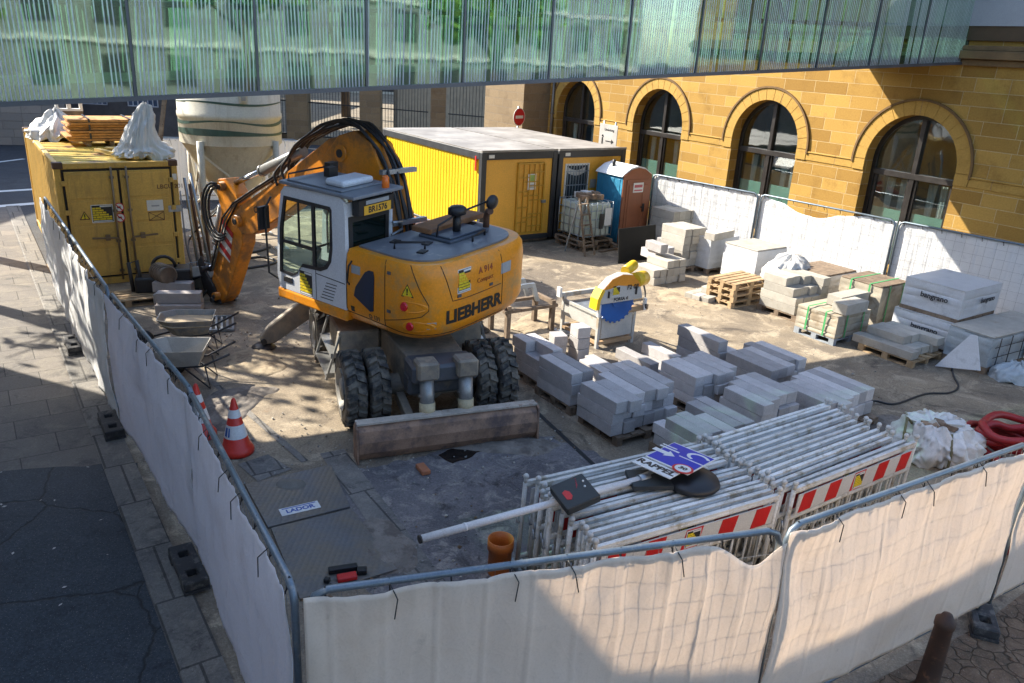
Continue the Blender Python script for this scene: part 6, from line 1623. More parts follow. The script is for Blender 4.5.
for k, (u, v, z) in enumerate(((652, 250, 0.62), (663, 246, 0.62), (657, 243, 0.86), (668, 240, 0.70))):
    p = G(u, v, z); block(0.6, 0.24, 0.22, BLK, (p.x, p.y, z - 0.2), A2 + (6, -4, 3, 0)[k], ['first', 'second', 'third', 'fourth'][k] + ' dark grey block from left on the heap by the board', 'dark blocks by the black board')
wrapped('half unwrapped white load with one loose block on top, far end', V(5.02, 20.3), A2, 1.1, 0.85, 0.147, 0.95, 2.3)
block(0.95, 0.3, 0.18, LIME, (5.25, 20.45, 0.97), 45, 'loose pale slab lying on the half unwrapped load', GB)
wrapped('neat white wrapped cube of slabs behind the empty pallets', V(5.9, 19.1), A2, 1.15, 1.05, 0.147, 0.95, 5.1, WRAP, top=LIME)
p = G(676, 283, 0)
stack(V(4.0, 18.0), 46, [rowz(3), [(1, .3, .7)]], 0.22, 1.3, 0.15, 'low slabs left of the empty pallets', LIME, group=GB, pal=False)
for k in range(4):
    pallet(f"{['bottom', 'second', 'third', 'top'][k]} empty raw wooden pallet in the stack before the fence", (5.22 + azv(A2).x * .6 + azv(54).x * .42, 17.25 + azv(A2).y * .6 + azv(54).y * .42 + 0.0, 0.146 * k), A2 + 90 + (1.5, -1, 0.5, -2)[k], WOOD, 'empty pallets stacked before the fence')
FOIL = M('clear_foil', (0.55, 0.54, 0.52), 0.25, v=0.12, sc=4, bump=0.5, bsc=7)
stack(V(6.15, 16.6), A2, [rowz(4), rowz(4), [(0, .15, .85), (1, .15, .85), (2, .1, .9), (3, 0, 1)], [(0, .35, .65), (1, .35, .65), (2, .3, .7), (3, 0, 1)]], 0.27, 0.95, 0.19, 'stepped pile beside the empty pallets', LIME, group=GB)
heap('crumpled_foil', 'crumpled clear foil draped behind the stepped stone pile', 'foil', (6.4, 18.2, 0.5), A2, [(0.0, .02, .02, 0, 0), (0, .6, .5, 0, 0), (.25, .62, .5, 0, 0), (.5, .4, .35, 0.05, 0), (.62, .1, .1, 0.05, 0), (.63, .01, .01, 0.05, 0)], 6.6, FOIL, 0.3)
wrapped('low grey load with boards on top behind the stepped pile', V(7.0, 17.4), A2, 1.2, 1.0, 0.147, 0.85, 4.4, FOIL, top=OLDWOOD)
BEIGE = M('beige_cut_stone', (0.40, 0.35, 0.27), 0.8, v=0.15, sc=4, bump=0.2, col2=(0.28, 0.22, 0.15), c2sc=2.5, c2th=0.58)
PBLUE = M('pale_blue_pallet', (0.30, 0.33, 0.36), 0.7, v=0.2, rv=0.1)
wrapped('beige stone load with green straps on a pale blue pallet', V(6.5, 15.15), A2, 1.15, 0.95, 0.147, 0.62, 7.7, BEIGE, strap=True, palmat=PBLUE)
for k, (x, y, a) in enumerate(((6.66, 15.50, 54), (6.85, 16.12, 54))):
    block(1.0 - 0.25 * (k == 0), 0.34, 0.22, LIME, (x + 0.2, y + 0.05, 0.64), a - 90 if False else a, ['front', 'rear'][k] + ' pale block lying on the green strapped stone load', GB)
wrapped('tall beige stone load with rough top behind the strapped load', V(7.75, 16.2), A2, 1.05, 1.0, 0.147, 0.98, 9.2, BEIGE, top=OLDWOOD, strap=True)
wrapped('upper white wrapped block load with printed wrapping, half in sun', V(8.70, 14.85), A2, 1.50, 1.20, 0.80, 1.38, 1.2, WRAP, 'bangrano', None, False)
wrapped('lower white wrapped block load carrying another load', V(8.66, 14.80), A2, 1.56, 1.28, 0.147, 0.72, 3.9, WRAP, 'bangrano')
b = MB(); b.box((0, 0, 0), (1.5, 1.2, 0.07)); o = b.build('timber_deck', OLDWOOD); c = V(8.68, 14.82) + azv(A2) * .62 + azv(54) * .77; put(o, (c.x, c.y, 0.758), A2); tag(o, 'dark timber deck between the two white wrapped loads', 'deck')
ge_ = wrapped('grey shrink wrapped load at the right edge with torn white wrapping', V(8.95, 14.0), -33, 2.3, 0.85, 0.147, 0.72, 8.2, WRAPG, None, LIME)
b = MB(); b.grid(lambda u, v: (0.1 + u * 1.05, -0.425 - 0.05 - 0.02 * noise.noise(Vector((u * 5, v * 4, 0))), 0.02 + v * 0.54), 14, 8); b.build('torn_sheet', WRAP, ge_)
b = MB(); b.text('bangrano', 0.13, Matrix.Translation((0.36, -0.50, 0.38)) @ Matrix.Rotation(R(90), 4, 'X'), 0, 0.002, 0.004); b.text('bangrano', 0.13, Matrix.Translation((0.95, -0.50, 0.34)) @ Matrix.Rotation(R(90), 4, 'X'), 0, 0.002, 0.004); b.build('lettering', M('print_black', (0.03, 0.03, 0.035), 0.5), ge_)
b = MB()
for x in (-0.95, -0.55, -0.1): b.bb(x - 0.012, x + 0.012, -0.478, -0.47, 0.0, 0.58)
for z in (0.2, 0.4): b.bb(-1.1, 0.05, -0.476, -0.468, z, z + 0.012)
b.build('dark_strap', DARKSTEEL, ge_)
heap('clear_foil', 'grey clear foil bunched on the ground at the right edge', 'foil', (G(1016, 380).x, G(1016, 380).y, 0), 20, [(0.0, .02, .02, 0, 0), (0, .5, .35, 0, 0), (.15, .45, .3, 0, 0), (.3, .2, .15, 0, 0), (.32, .01, .01, 0, 0)], 4.6, WRAPG, 0.3)
tri = thing('foil_flap', 'white triangular foil flap standing before the wrapped loads', 'flap', (G(955, 374).x, G(955, 374).y, 0), 60)
b = MB(); b.prism([(-0.42, 0.0), (0.40, 0.22), (0.10, 0.80), (-0.02, 0.78)], (0, 0, 0), X3, Vector((0, 0.25, 0.97)), (0, 0.02, 0)); b.build('flap', WRAP, tri)
stack(V(7.6, 14.15), A2, [[(0, 0, 1.2), (1, 0.1, 1), (2, 0.1, 1), (3, 0.05, 1)], [(1, .35, .75), (2, .35, .75), (3, 0.0, 1.05)]], 0.27, 1.05, 0.16, 'low slabs in front of the wrapped loads', LIME, group=GB, palmat=WOOD)
hose('black_cable', 'black cable snaking over the ground from the wrapped loads', [gz(951, 366, .03), gz(953, 376, .02), gz(958, 388, .02), gz(948, 394, .02), gz(925, 395, .02), gz(895, 405, .02), gz(875, 402, .02), gz(860, 404, .02)], 0.018)
hose('green_strap_end', 'loose green strap end lying on the ground before the stone loads', [gz(806, 325, .015), gz(812, 333, .02), gz(822, 327, .02), gz(835, 322, .02), gz(826, 330, .02)], 0.010, M('green_strap', (0.06, 0.35, 0.12), 0.5))

# ============================================================ STONE SAW
sw = thing('stone_saw', 'orange and white bridge stone saw with blue blade on a steel stand', 'saw', (G(596, 338).x, G(596, 338).y + 0.1, 0), A1 + 0)
sw.scale = (0.9, 0.9, 0.9)
SAWW = M('saw_grey_white', (0.50, 0.49, 0.46), 0.45, v=0.1, col2=(0.36, 0.30, 0.22), c2sc=3, c2th=0.6)
SAWO = M('saw_orange', (0.75, 0.28, 0.02), 0.4, v=0.08)
SAWB = M('saw_blue', (0.015, 0.10, 0.36), 0.35, v=0.12)
YELM = M('motor_yellow', (0.80, 0.50, 0.02), 0.4, v=0.06)
SXW, SYL = 1.0, 1.5       # local: X = 55 deg (to the right, away), Y = -34 deg (to the left, away)
TANB = M('tan_beam', (0.46, 0.30, 0.17), 0.6, v=0.15)
for x in (-0.48, 0.48):
    for y in (-0.62, 0.62): MB().bar((x, y, 0), (x, y, 0.82), 0.07).build('leg', SAWW, sw)
b = MB()
for x in (-0.48, 0.48): b.bar((x, -0.65, 0.12), (x, 0.65, 0.12), 0.06)
for y in (-0.62, 0.62): b.bar((-0.48, y, 0.12), (0.48, y, 0.12), 0.07)
b.build('lower_frame', TANB, sw)
b = MB(); b.bar((-0.10, -0.66, 0.80), (0.80, -0.66, 0.80), 0.12, 0.12); b.build('front_beam', TANB, sw, 0.01)
b = MB(); b.bar((-0.60, 0.66, 0.84), (0.60, 0.66, 0.84), 0.10, 0.10); b.build('rear_beam', SAWW, sw, 0.01)
b = MB(); b.bb(-0.42, 0.42, -0.655, -0.615, 0.22, 0.76); b.bb(-0.50, -0.46, -0.60, 0.62, 0.40, 0.76); b.build('splash_panel', SAWW, sw)
b = MB(); b.bb(-0.5, 0.55, -0.6, 0.6, 0.66, 0.70); b.build('water_tray', GALV, sw)
for x in (-0.60, 0.66): MB().bb(x - 0.03, x + 0.03, -0.76, -0.70, 0.76, 1.02).build('rail_bracket', WHITE, sw)
MB().bb(-0.63, -0.57, 0.6, 0.72, 0.80, 1.02).build('rail_bracket', WHITE, sw)
BGM = Matrix.Translation((-0.14, -0.34, -0.04))      # blade and guard hang in front of the table
b = MB(); b.cyl((-0.55, -0.70, 0.99), (0.6, -0.70, 0.99), 0.03, 10); b.build('guide_tube', CHROME, sw)
# the blade and its guard stand across the stand, facing the front
BGB = BGM @ Matrix.Translation((0, 0, 0.08))
b = MB(BGB); b.cyl((0.0, -0.40, 1.02), (0.0, -0.385, 1.02), 0.46, 44); b.cyl((0, -0.43, 1.02), (0, -0.36, 1.02), 0.14, 20)
for k in range(24):
    a = 2 * math.pi * k / 24; b.box((0.465 * math.cos(a), -0.3925, 1.02 + 0.465 * math.sin(a)), (0.05, 0.018, 0.05), ry=-a)
b.build('saw_blade', SAWB, sw)
gp = [(-0.62, 1.10), (-0.60, 1.22), (-0.50, 1.42), (-0.28, 1.62), (0.0, 1.70), (0.28, 1.66), (0.50, 1.46), (0.60, 1.20), (0.62, 1.10)]
b = MB(BGM); b.prism(gp, (0, -0.50, 0), X3, Z3, (0, 0.20, 0)); gd = b.build('blade_guard', SAWW, sw, 0.02, 2)
b = MB(BGM); b.prism([(-0.50, 1.41), (-0.28, 1.612), (0.0, 1.692), (0.28, 1.652), (0.49, 1.46), (0.52, 1.38), (0.2, 1.43), (-0.1, 1.47), (-0.3, 1.42)], (0, -0.504, 0), X3, Z3, (0, -0.004, 0)); b.build('orange_band', SAWO, gd)
b = MB(BGM); b.prism([(-0.645, 1.0), (-0.625, 1.23), (-0.52, 1.44), (-0.45, 1.40), (-0.545, 1.2), (-0.56, 1.0)], (0, -0.52, 0), X3, Z3, (0, 0.24, 0)); b.build('yellow_edge', YELM, gd)
b = MB(BGM)
FM = Matrix.Rotation(R(90), 4, 'X')
b.text('F2 08', 0.14, Matrix.Translation((0.30, -0.512, 1.40)) @ FM, 0, 0.001, 0.003); b.text('FORSA 4', 0.10, Matrix.Translation((0.0, -0.507, 1.17)) @ FM, 0, 0.001, 0.003)
b.build('lettering', BLACK, gd)
for x_ in (-0.34, 0.40): MB(BGM).bar((x_, -0.515, 1.23), (x_, -0.515, 1.37), 0.03).build('grip', BLACK, gd)
emblem('company_emblem', gd, BGM @ Matrix.Translation((-0.14, -0.505, 1.36)) @ FM, 0.2, 0.22)
b = MB(BGM); b.cyl((0.50, -0.30, 1.46), (0.95, -0.1, 1.42), 0.16, 18); b.cyl((0.95, -0.1, 1.42), (1.02, -0.07, 1.405), 0.13, 18, 1); mo = b.build('motor', [YELM, GREYPL], sw)
b = MB(BGM); b.cyl((0.30, -0.22, 1.66), (0.60, -0.12, 1.74), 0.11, 16); b.ball((0.60, -0.12, 1.74), 0.11, 12, 8); b.build('water_pump', YELM, sw)
b = MB(BGM); b.tube([(0.98, -0.08, 1.3), (1.05, -0.1, 1.1), (0.9, -0.3, 0.95), (0.7, -0.55, 0.9)], 0.02, 7); b.build('power_cable', HOSE, sw)
b = MB(); b.bar((0.36, -0.40, 0.86), (0.36, -0.42, 1.50), 0.10); b.bar((0.36, 0.5, 0.9), (0.36, -0.42, 1.45), 0.05); b.build('saw_column', DGREY, sw)
o = MB().bb(-0.35, 0.35, -0.3, 0.3, 0, 0.03).build('steel_sheet', GALV); p = G(568, 306, 0.5); put(o, (p.x, p.y, 0.0), 55)
tag(o, 'bright steel sheet lying left of the stone saw', 'sheet')

# ============================================================ CROWD BARRIERS
BARW = M('barrier_white', (0.70, 0.70, 0.67), 0.5, v=0.12, sc=3, col2=(0.34, 0.29, 0.21), c2sc=5, c2th=0.58, c2w=0.1, rv=0.18)
BARB = M('barrier_board_white', (0.60, 0.60, 0.59), 0.4, v=0.06, col2=(0.42, 0.39, 0.34), c2sc=4, c2th=0.66)
BRED = M('barrier_red', (0.55, 0.012, 0.012), 0.4, v=0.1)
BL, BH = 2.28, 1.10
def barrier_master():
    t_ = thing('crowd_barrier', 'x', 'barrier', (0, 0, 0), 0)
    b = MB()
    for x in (0.0, BL): b.tube([(x, 0, 0.0), (x, 0, BH)], 0.025, 8)
    for z in (BH - 0.03, 0.74, 0.16): b.tube([(0, 0, z), (BL, 0, z)], 0.028, 8)
    b.bb(0, BL, -0.02, 0.02, BH - 0.01, BH + 0.018)
    b.build('frame', BARW, t_)
    b = MB()
    for k in range(11): b.cyl((0.12 + k * (BL - 0.24) / 10, 0, 0.17), (0.12 + k * (BL - 0.24) / 10, 0, 0.74), 0.012, 6)
    b.build('upright_bars', BARW, t_)
    b = MB(); b.bb(0.06, BL - 0.06, -0.038, -0.026, 0.80, 1.035, 0); bo_ = b.build('warning_board', BARB, t_)
    for k in range(5):
        x = 0.10 + k * 0.455
        MB().prism([(x, 0.805), (x + 0.21, 0.805), (x + 0.25, 1.03), (x + 0.04, 1.03)], (0, -0.0385, 0), X3, Z3, (0, -0.003, 0), 0).build('red_stripe', BRED, bo_)
    emblem('company_emblem', bo_, Matrix.Translation((1.14, -0.0425, 0.918)) @ Matrix.Rotation(R(90), 4, 'X'), 0.18, 0.2, 0.05)
    for x in (0.0, BL): MB().cyl((x, 0, BH), (x, 0, BH + 0.06), 0.02, 8).ball((x, 0, BH + 0.075), 0.032, 8, 6).build('post_cap', M('cap_grey', (0.5, 0.5, 0.48), 0.5, v=0.1), t_)
    for x, s in ((0.0, -1), (BL, 1)):
        MB().tube([(x, 0, 0.62), (x + s * 0.05, 0.0, 0.62), (x + s * 0.05, 0.02, 0.72)], 0.012, 6).build('hook', GALV, t_)
        MB().bar((x, -0.20, 0.015), (x, 0.20, 0.015), 0.06, 0.02).build('foot', GALV, t_)
    return t_
bm_ = barrier_master()
first = True
qrr = random.Random(21)
def barriers(P0, az, n, pitch, words_, lean):
    global first
    dR, dB = azv(az), azv(az - 90)
    for k in range(n):
        t_ = bm_ if first else dup(bm_)
        first = False
        p_ = P0 + dB * (pitch * k) + dR * qrr.uniform(-0.07, 0.07)
        t_.location = (p_.x, p_.y, 0.004 + qrr.uniform(0, 0.02)); t_.rotation_euler = (lean + qrr.uniform(-.012, .012), 0, -R(az - 90) + qrr.uniform(-.012, .012))
        t_['label'] = f"{ORD[k + 1]} crowd barrier from the front, {words_}"
        t_['category'] = 'barrier'; t_['group'] = 'stacked crowd barriers'
        if k > 0 and k < n: 
            pass
pA0, pA1 = G(608, 542, BH), G(782, 492, BH)
azA = math.degrees(math.atan2(pA1.x - pA0.x, pA1.y - pA0.y))
barriers(Vector((pA0.x - 0.12, pA0.y - 0.06, 0)), azA, 13, 0.105, 'left stack under the fallen sign', 0.05)
pB0, pB1 = G(787, 491, BH), G(914, 441, BH)
azB = math.degrees(math.atan2(pB1.x - pB0.x, pB1.y - pB0.y))
barriers(Vector((pB0.x, pB0.y, 0)), azB, 13, 0.105, 'right stack before the white bag', 0.04)
# ============================================================ ROAD SIGN LYING ON THE BARRIERS
e0, e1 = G(421, 539, 1.20), G(641, 479, 1.20)
sgn = thing('fallen_road_sign', 'blue and white road sign with post and black foot lying on the barriers', 'sign')
d = (e1 - e0)
POLE = M('white_pole', (0.66, 0.66, 0.66), 0.4, v=0.05, col2=(0.5, 0.47, 0.42), c2sc=5, c2th=0.66)
b = MB(); b.cyl(e0, e1, 0.036, 14); b.cyl(e0 - d.normalized() * 0.02, e0, 0.038, 14, 1)
b.cyl(e0 + d * 0.17, e0 + d * 0.18, 0.040, 14); b.build('post', [POLE, BLACK], sgn)
hd = d.normalized()
side = hd.cross(Z3).normalized(); upv = side.cross(hd).normalized()
def sframe(o, x, y, z):      # local axes on the sign: along the post, across it, out of the barriers
    return Matrix.Translation(o) @ Matrix((x.to_4d().resized(3) if False else x, y, z)).transposed().to_4x4()
c_ = G(575, 494, 1.33)
Mb = sframe(c_, hd, -side, upv) @ Matrix.Rotation(R(-6), 4, 'Z') @ Matrix.Rotation(R(-14), 4, 'Y') @ Matrix.Rotation(R(8), 4, 'X')
b = MB(Mb); b.box((0, 0, 0), (0.36, 0.36, 0.09)); ft = b.build('sign_foot', M('foot_rubber', (0.028, 0.033, 0.035), 0.6, v=0.2), sgn, 0.015, 2)
b = MB(Mb); b.prism([(-0.10, -0.05), (-0.06, -0.07), (-0.03, -0.03), (-0.03, 0.03), (-0.06, 0.07), (-0.10, 0.05)], (-0.02, -0.02, 0.0455), X3, Y3, (0, 0, 0.004)); b.ball((0.13, 0.07, 0.046), 0.012, 8, 5, 1); b.ball((0.11, 0.0, 0.046), 0.012, 8, 5, 1)
for k in range(5): b.bar((0.03 + 0.012 * k, 0.02 + 0.03 * k, 0.047), (0.06 + .006 * k, 0.06 + 0.018 * k, 0.047), 0.008, 0.003, 2)
b.build('red_mark', [RED, WHITE, M('scrawl_red', (0.28, 0.03, 0.04), 0.6)], ft)
# plates: white RAPPEL plate nearest the post, blue plate beyond it
c_ = G(690, 462, 1.33)
k1, k2 = G(632, 462, 1.32), G(670, 479, 1.32)
xr = (k2 - k1).normalized()
nz = Vector((0.05, 0.04, 1)).normalized()
yr = nz.cross(xr).normalized()
Ms = sframe(k1.lerp(k2, 0.5), xr, yr, nz)
Lr = (k2 - k1).length
b = MB(Ms); b.box((0, 0.10, 0), (Lr, 0.20, 0.015)); w1 = b.build('white_plate', WHITE, sgn, 0.004)
b = MB(Ms); b.text('RAPPEL', 0.135, Matrix.Translation((0, 0.10, 0.0078)), 0, 0.001, 0.006); b.build('lettering', BLACK, w1)
BLUE = M('sign_blue_bright', (0.006, 0.03, 0.42), 0.35, v=0.08)
b = MB(Ms); b.box((0.05, 0.50, 0.012), (Lr * 1.12, 0.58, 0.015), 1); b.box((0.05, 0.50, 0.0205), (Lr * 1.08, 0.54, 0.003), 0); w2 = b.build('blue_plate', [BLUE, WHITE], sgn, 0.002)
b = MB(Ms @ Matrix.Translation((0, 0.05, 0)) @ Matrix.Diagonal((1, 0.74, 1, 1)))
b.prism([(-0.26, 0.50), (-0.10, 0.50), (-0.10, 0.44), (0.0, 0.55), (-0.10, 0.66), (-0.10, 0.60), (-0.26, 0.60)], (0, 0, 0.0222), X3, Y3, (0, 0, 0.002)); b.bb(-0.26, -0.02, 0.70, 0.74, 0.0222, 0.0242); b.bb(-0.26, -0.08, 0.78, 0.81, 0.0222, 0.0242)
b.prism(arc(0.18, 0.80, 0.13, 20, 250, 14) + arc(0.18, 0.80, 0.09, 250, 20, 14), (0, 0, 0.0222), X3, Y3, (0, 0, 0.002)); b.bb(0.02, 0.36, 0.62, 0.645, 0.0222, 0.0242)
b.build('white_symbol', WHITE, w2)
b = MB(Ms); b.cyl((Lr * 0.47, 0.26, 0.026), (Lr * 0.47, 0.26, 0.031), 0.11, 26, 0); b.cyl((Lr * 0.47, 0.26, 0.0312), (Lr * 0.47, 0.26, 0.034), 0.085, 26, 1); b.text('30', 0.09, Matrix.Translation((Lr * 0.47, 0.26, 0.0342)), 2, 0.001, 0.004); b.build('round_symbol', [RED, WHITE, BLACK], w2)
b = MB(); b.bar(e1 - hd * 0.1, k1.lerp(k2, 0.5) + yr * 0.7 - nz * 0.05, 0.05, 0.04); b.cyl(e1 - hd * .03, e1 + hd * .1, 0.05, 12); b.build('bracket', GALV, sgn)
bp = thing('black_rubber_foot', 'round black rubber sign foot lying under the blue sign', 'rubber foot', k2 + yr * 0.35 + Vector((0.05, 0.0, -0.16)), 20)
b = MB(); b.lathe([(0.0, 0.0), (0.28, 0.0), (0.30, 0.03), (0.28, 0.07), (0.13, 0.09), (0.0, 0.09)], 30); b.build('disc', BLACK, bp)
b = MB(); b.box((-0.40, -0.22, 0.05), (0.42, 0.34, 0.05), rz=0.5); b.build('flap', M('foot_rubber', (0.028, 0.033, 0.035), 0.6), bp)

# ============================================================ SMALL THINGS IN THE FRONT YARD
PLATE = M('steel_road_plate', (0.15, 0.155, 0.165), 0.55, 0.4, v=0.15, sc=1.5, col2=(0.20, 0.17, 0.13), c2sc=1.6, c2th=0.5, c2w=0.18)
def tread(mat):
    t = mat.node_tree
    pb = [n for n in t.nodes if n.type == 'BSDF_PRINCIPLED'][0]
    tc = t.nodes.new('ShaderNodeTexCoord'); mp = t.nodes.new('ShaderNodeMapping'); mp.inputs['Scale'].default_value = (16, 16, 1)
    ck = t.nodes.new('ShaderNodeTexVoronoi'); ck.inputs['Scale'].default_value = 1.0; ck.inputs['Randomness'].default_value = 0.0
    bp_ = t.nodes.new('ShaderNodeBump'); bp_.inputs['Strength'].default_value = 0.9; bp_.inputs['Distance'].default_value = 0.01; bp_.invert = True
    t.links.new(tc.outputs['Object'], mp.inputs[0]); t.links.new(mp.outputs[0], ck.inputs['Vector']); t.links.new(ck.outputs['Distance'], bp_.inputs['Height']); t.links.new(bp_.outputs[0], pb.inputs['Normal'])
tread(PLATE)
PC = [G(245, 487), G(331, 467), G(350, 509), G(268, 530)]
PCb = [G(271, 531), G(352, 511), G(397, 572), G(300, 602)]
for k, q in enumerate((PC, PCb)):
    c = sum(q, Vector((0, 0, 0))) / 4
    o = thing('steel_plate', ['far dark steel road plate with a white sticker', 'near dark steel road plate with scattered tools and dust'][k], 'plate', (c.x, c.y, 0), 0, 'steel plates behind the left fence')
    b = MB(); b.prism([((p_ - c).x, (p_ - c).y) for p_ in q], (0, 0, 0.012), X3, Y3, (0, 0, 0.03)); b.build('plate', PLATE, o, 0.004)
    if k == 0:
        s0, s1 = G(285, 515) - c, G(315, 508) - c
        xx = (s1 - s0).normalized(); b = MB(sframe(s0.lerp(s1, .5) + Vector((0, 0, .043)), xx, Z3.cross(xx), Z3)); b.box((0, 0, 0), (0.46, 0.16, 0.004), 0); b.text('LADOR', 0.10, Matrix.Translation((0, -0.01, 0.0022)), 1, 0.001, 0.004); b.bb(-0.2, 0.2, 0.05, 0.065, 0.002, 0.004, 1); b.build('sticker', [WHITE, M('sticker_blue', (0.05, 0.10, 0.35), 0.5)], o)
        b = MB(); b.ball(G(291, 487) - c + Vector((0, 0, 0.03)), 0.14, 14, 8, 0, (1.4, 1.0, 0.35)); b.build('dirt_heap', M('grey_dust', (0.20, 0.18, 0.15), 0.9, v=0.2, bump=0.4), o)
def small(name, label, cat, u, v, size, mat, az=0, z=0.045, bev=0.008):
    p_ = G(u, v, z); o = MB().box((0, 0, size[2] / 2), size).build(name, mat, None, bev); put(o, (p_.x, p_.y, z), az); return tag(o, label, cat)
small('black_bar', 'short black bar lying on the near steel plate', 'bar', 343, 571, (0.30, 0.07, 0.06), BLACK, -20)
small('red_tool_case', 'small red and white box on the near steel plate', 'box', 347, 579, (0.2, 0.1, 0.05), RED, -22)
small('black_clip', 'small black clip left of the red box', 'clip', 327, 582, (0.06, 0.06, 0.05), BLACK, 10)
small('black_wedge', 'tiny black wedge near the fence corner', 'wedge', 331, 588, (0.06, 0.05, 0.04), BLACK, 30)
small('black_block', 'small black block at the right of the steel plate', 'block', 362, 573, (0.10, 0.08, 0.06), BLACK, -10)
small('brick_piece', 'orange brick fragment on the stained slab before the blade', 'brick', 423, 471, (0.24, 0.12, 0.06), M('orange_brick', (0.45, 0.17, 0.08), 0.85, v=0.2), 60, 0.01)
tb = thing('orange_pipe', 'upright orange plastic drain pipe behind the front fence', 'pipe', (G(499, 572).x, G(499, 572).y, 0), 0)
b = MB(); b.lathe([(0.125, 0.0), (0.125, 0.30), (0.14, 0.30), (0.14, 0.42), (0.130, 0.42), (0.118, 0.30), (0.112, 0.0)], 30); b.build('tube', M('pipe_orange', (0.55, 0.15, 0.025), 0.4, v=0.08), tb)
# traffic cones
CONER = M('cone_red', (0.62, 0.03, 0.015), 0.45, v=0.1, col2=(0.4, 0.06, 0.04), c2sc=5, c2th=0.66)
def cone(label, u, v, h=0.78):
    p_ = G(u, v, 0); t_ = thing('traffic_cone', label, 'cone', (p_.x, p_.y, 0.012), 20, 'traffic cones')
    b = MB(); b.lathe([(0.0, 0.0), (0.225, 0.0), (0.225, 0.05), (0.20, 0.09)], 28); rb = lambda z: 0.185 * (1 - (z - 0.06) / (h * 1.13 - 0.06))
    b.lathe([(0.20, 0.09), (rb(0.1), 0.11), (rb(h - 0.03), h - 0.03), (rb(h) * 0.6, h), (0.0, h)], 28); b.build('cone', CONER, t_)
    for z0, z1 in ((0.24, 0.42), (0.52, 0.63)):
        b = MB(); b.lathe([(rb(z0) + 0.004, z0), (rb(z1) + 0.004, z1)], 28); b.build('reflective_band', WHITE, t_)
    b = MB()
    for k in range(6):
        a0_ = R(232 + k * 9); 
        for (za, zb_) in ((0.27, 0.39),):
            if k in (1, 2, 4): b.add([((rb(za) + 0.007) * math.cos(a0_), (rb(za) + 0.007) * math.sin(a0_), za), ((rb(za) + 0.007) * math.cos(a0_ + .16), (rb(za) + 0.007) * math.sin(a0_ + .16), za), ((rb(zb_) + 0.007) * math.cos(a0_ + .16), (rb(zb_) + 0.007) * math.sin(a0_ + .16), zb_), ((rb(zb_) + 0.007) * math.cos(a0_), (rb(zb_) + 0.007) * math.sin(a0_), zb_)], [(0, 1, 2, 3)])
    b.build('blue_mark', M('cone_blue', (0.02, 0.12, 0.40), 0.5), t_)
    return t_
cone('red and white traffic cone standing free beside the left fence', 237, 452)
cone('traffic cone half hidden behind the left fence', 200, 436)
# wheelbarrows
def wheelbarrow(label, u, v, az, tray, fill):
    p_ = G(u, v, 0); t_ = thing('wheelbarrow', label, 'wheelbarrow', (p_.x, p_.y, 0.004), az, 'wheelbarrows behind the left fence')
    b = MB()
    o_ = [(-0.32, -0.40), (0.32, -0.40), (0.36, 0.30), (0.22, 0.52), (-0.22, 0.52), (-0.36, 0.30)]
    i_ = [(-0.22, -0.28), (0.22, -0.28), (0.22, 0.18), (0.14, 0.28), (-0.14, 0.28), (-0.22, 0.18)]
    top = [(x, y, 0.64) for x, y in o_]; bot = [(x, y, 0.34) for x, y in i_]; top2 = [(x * 0.96, y * 0.96, 0.635) for x, y in o_]; bot2 = [(x * 0.96, y * 0.96, 0.355) for x, y in i_]
    n = 6
    b.add(top + bot + top2 + bot2, [(i, (i + 1) % n, n + (i + 1) % n, n + i) for i in range(n)] + [(2 * n + i, 3 * n + i, 3 * n + (i + 1) % n, 2 * n + (i + 1) % n) for i in range(n)] + [(i, 2 * n + i, 2 * n + (i + 1) % n, (i + 1) % n) for i in range(n)] + [tuple(range(n, 2 * n)), tuple(range(3 * n, 4 * n))[::-1]])
    b.build('tray', tray, t_, 0.012, 2)
    if fill: b = MB(); b.prism([(x * 0.9, y * 0.9) for x, y in o_], (0, 0, 0.50), X3, Y3, (0, 0, 0.05)); b.build('dry_mortar', M('dry_sand', (0.42, 0.34, 0.23), 0.9, v=0.15, bump=0.5, bsc=30), t_, 0.02)
    b = MB()
    for s in (-1, 1): b.tube([(s * 0.29, -0.78, 0.58), (s * 0.24, -0.35, 0.36), (s * 0.16, 0.35, 0.30), (s * 0.08, 0.80, 0.20)], 0.018, 8); b.tube([(s * 0.26, -0.40, 0.36), (s * 0.28, -0.46, 0.0), (s * 0.26, -0.10, 0.33)], 0.016, 8)
    b.build('frame', DARKSTEEL, t_)
    b = MB(); b.lathe([(0.10, -0.045), (0.17, -0.05), (0.20, -0.02), (0.20, 0.02), (0.17, 0.05), (0.10, 0.045), (0.03, 0.05), (0.03, -0.05), (0.10, -0.045)], 24, (0, 0.80, 0.20), 'X'); b.build('wheel', BLACK, t_)
    return t_
TRAYM = M('barrow_grey_steel', (0.26, 0.26, 0.25), 0.5, 0.4, v=0.2, col2=(0.36, 0.32, 0.25), c2sc=4, c2th=0.52)
wheelbarrow('grey wheelbarrow full of dry mortar near the stone blocks', 193, 350, -105, TRAYM, True)
wheelbarrow('pale empty wheelbarrow half behind the left fence', 184, 382, -100, M('barrow_pale', (0.42, 0.40, 0.36), 0.5, 0.2, v=0.15), False)
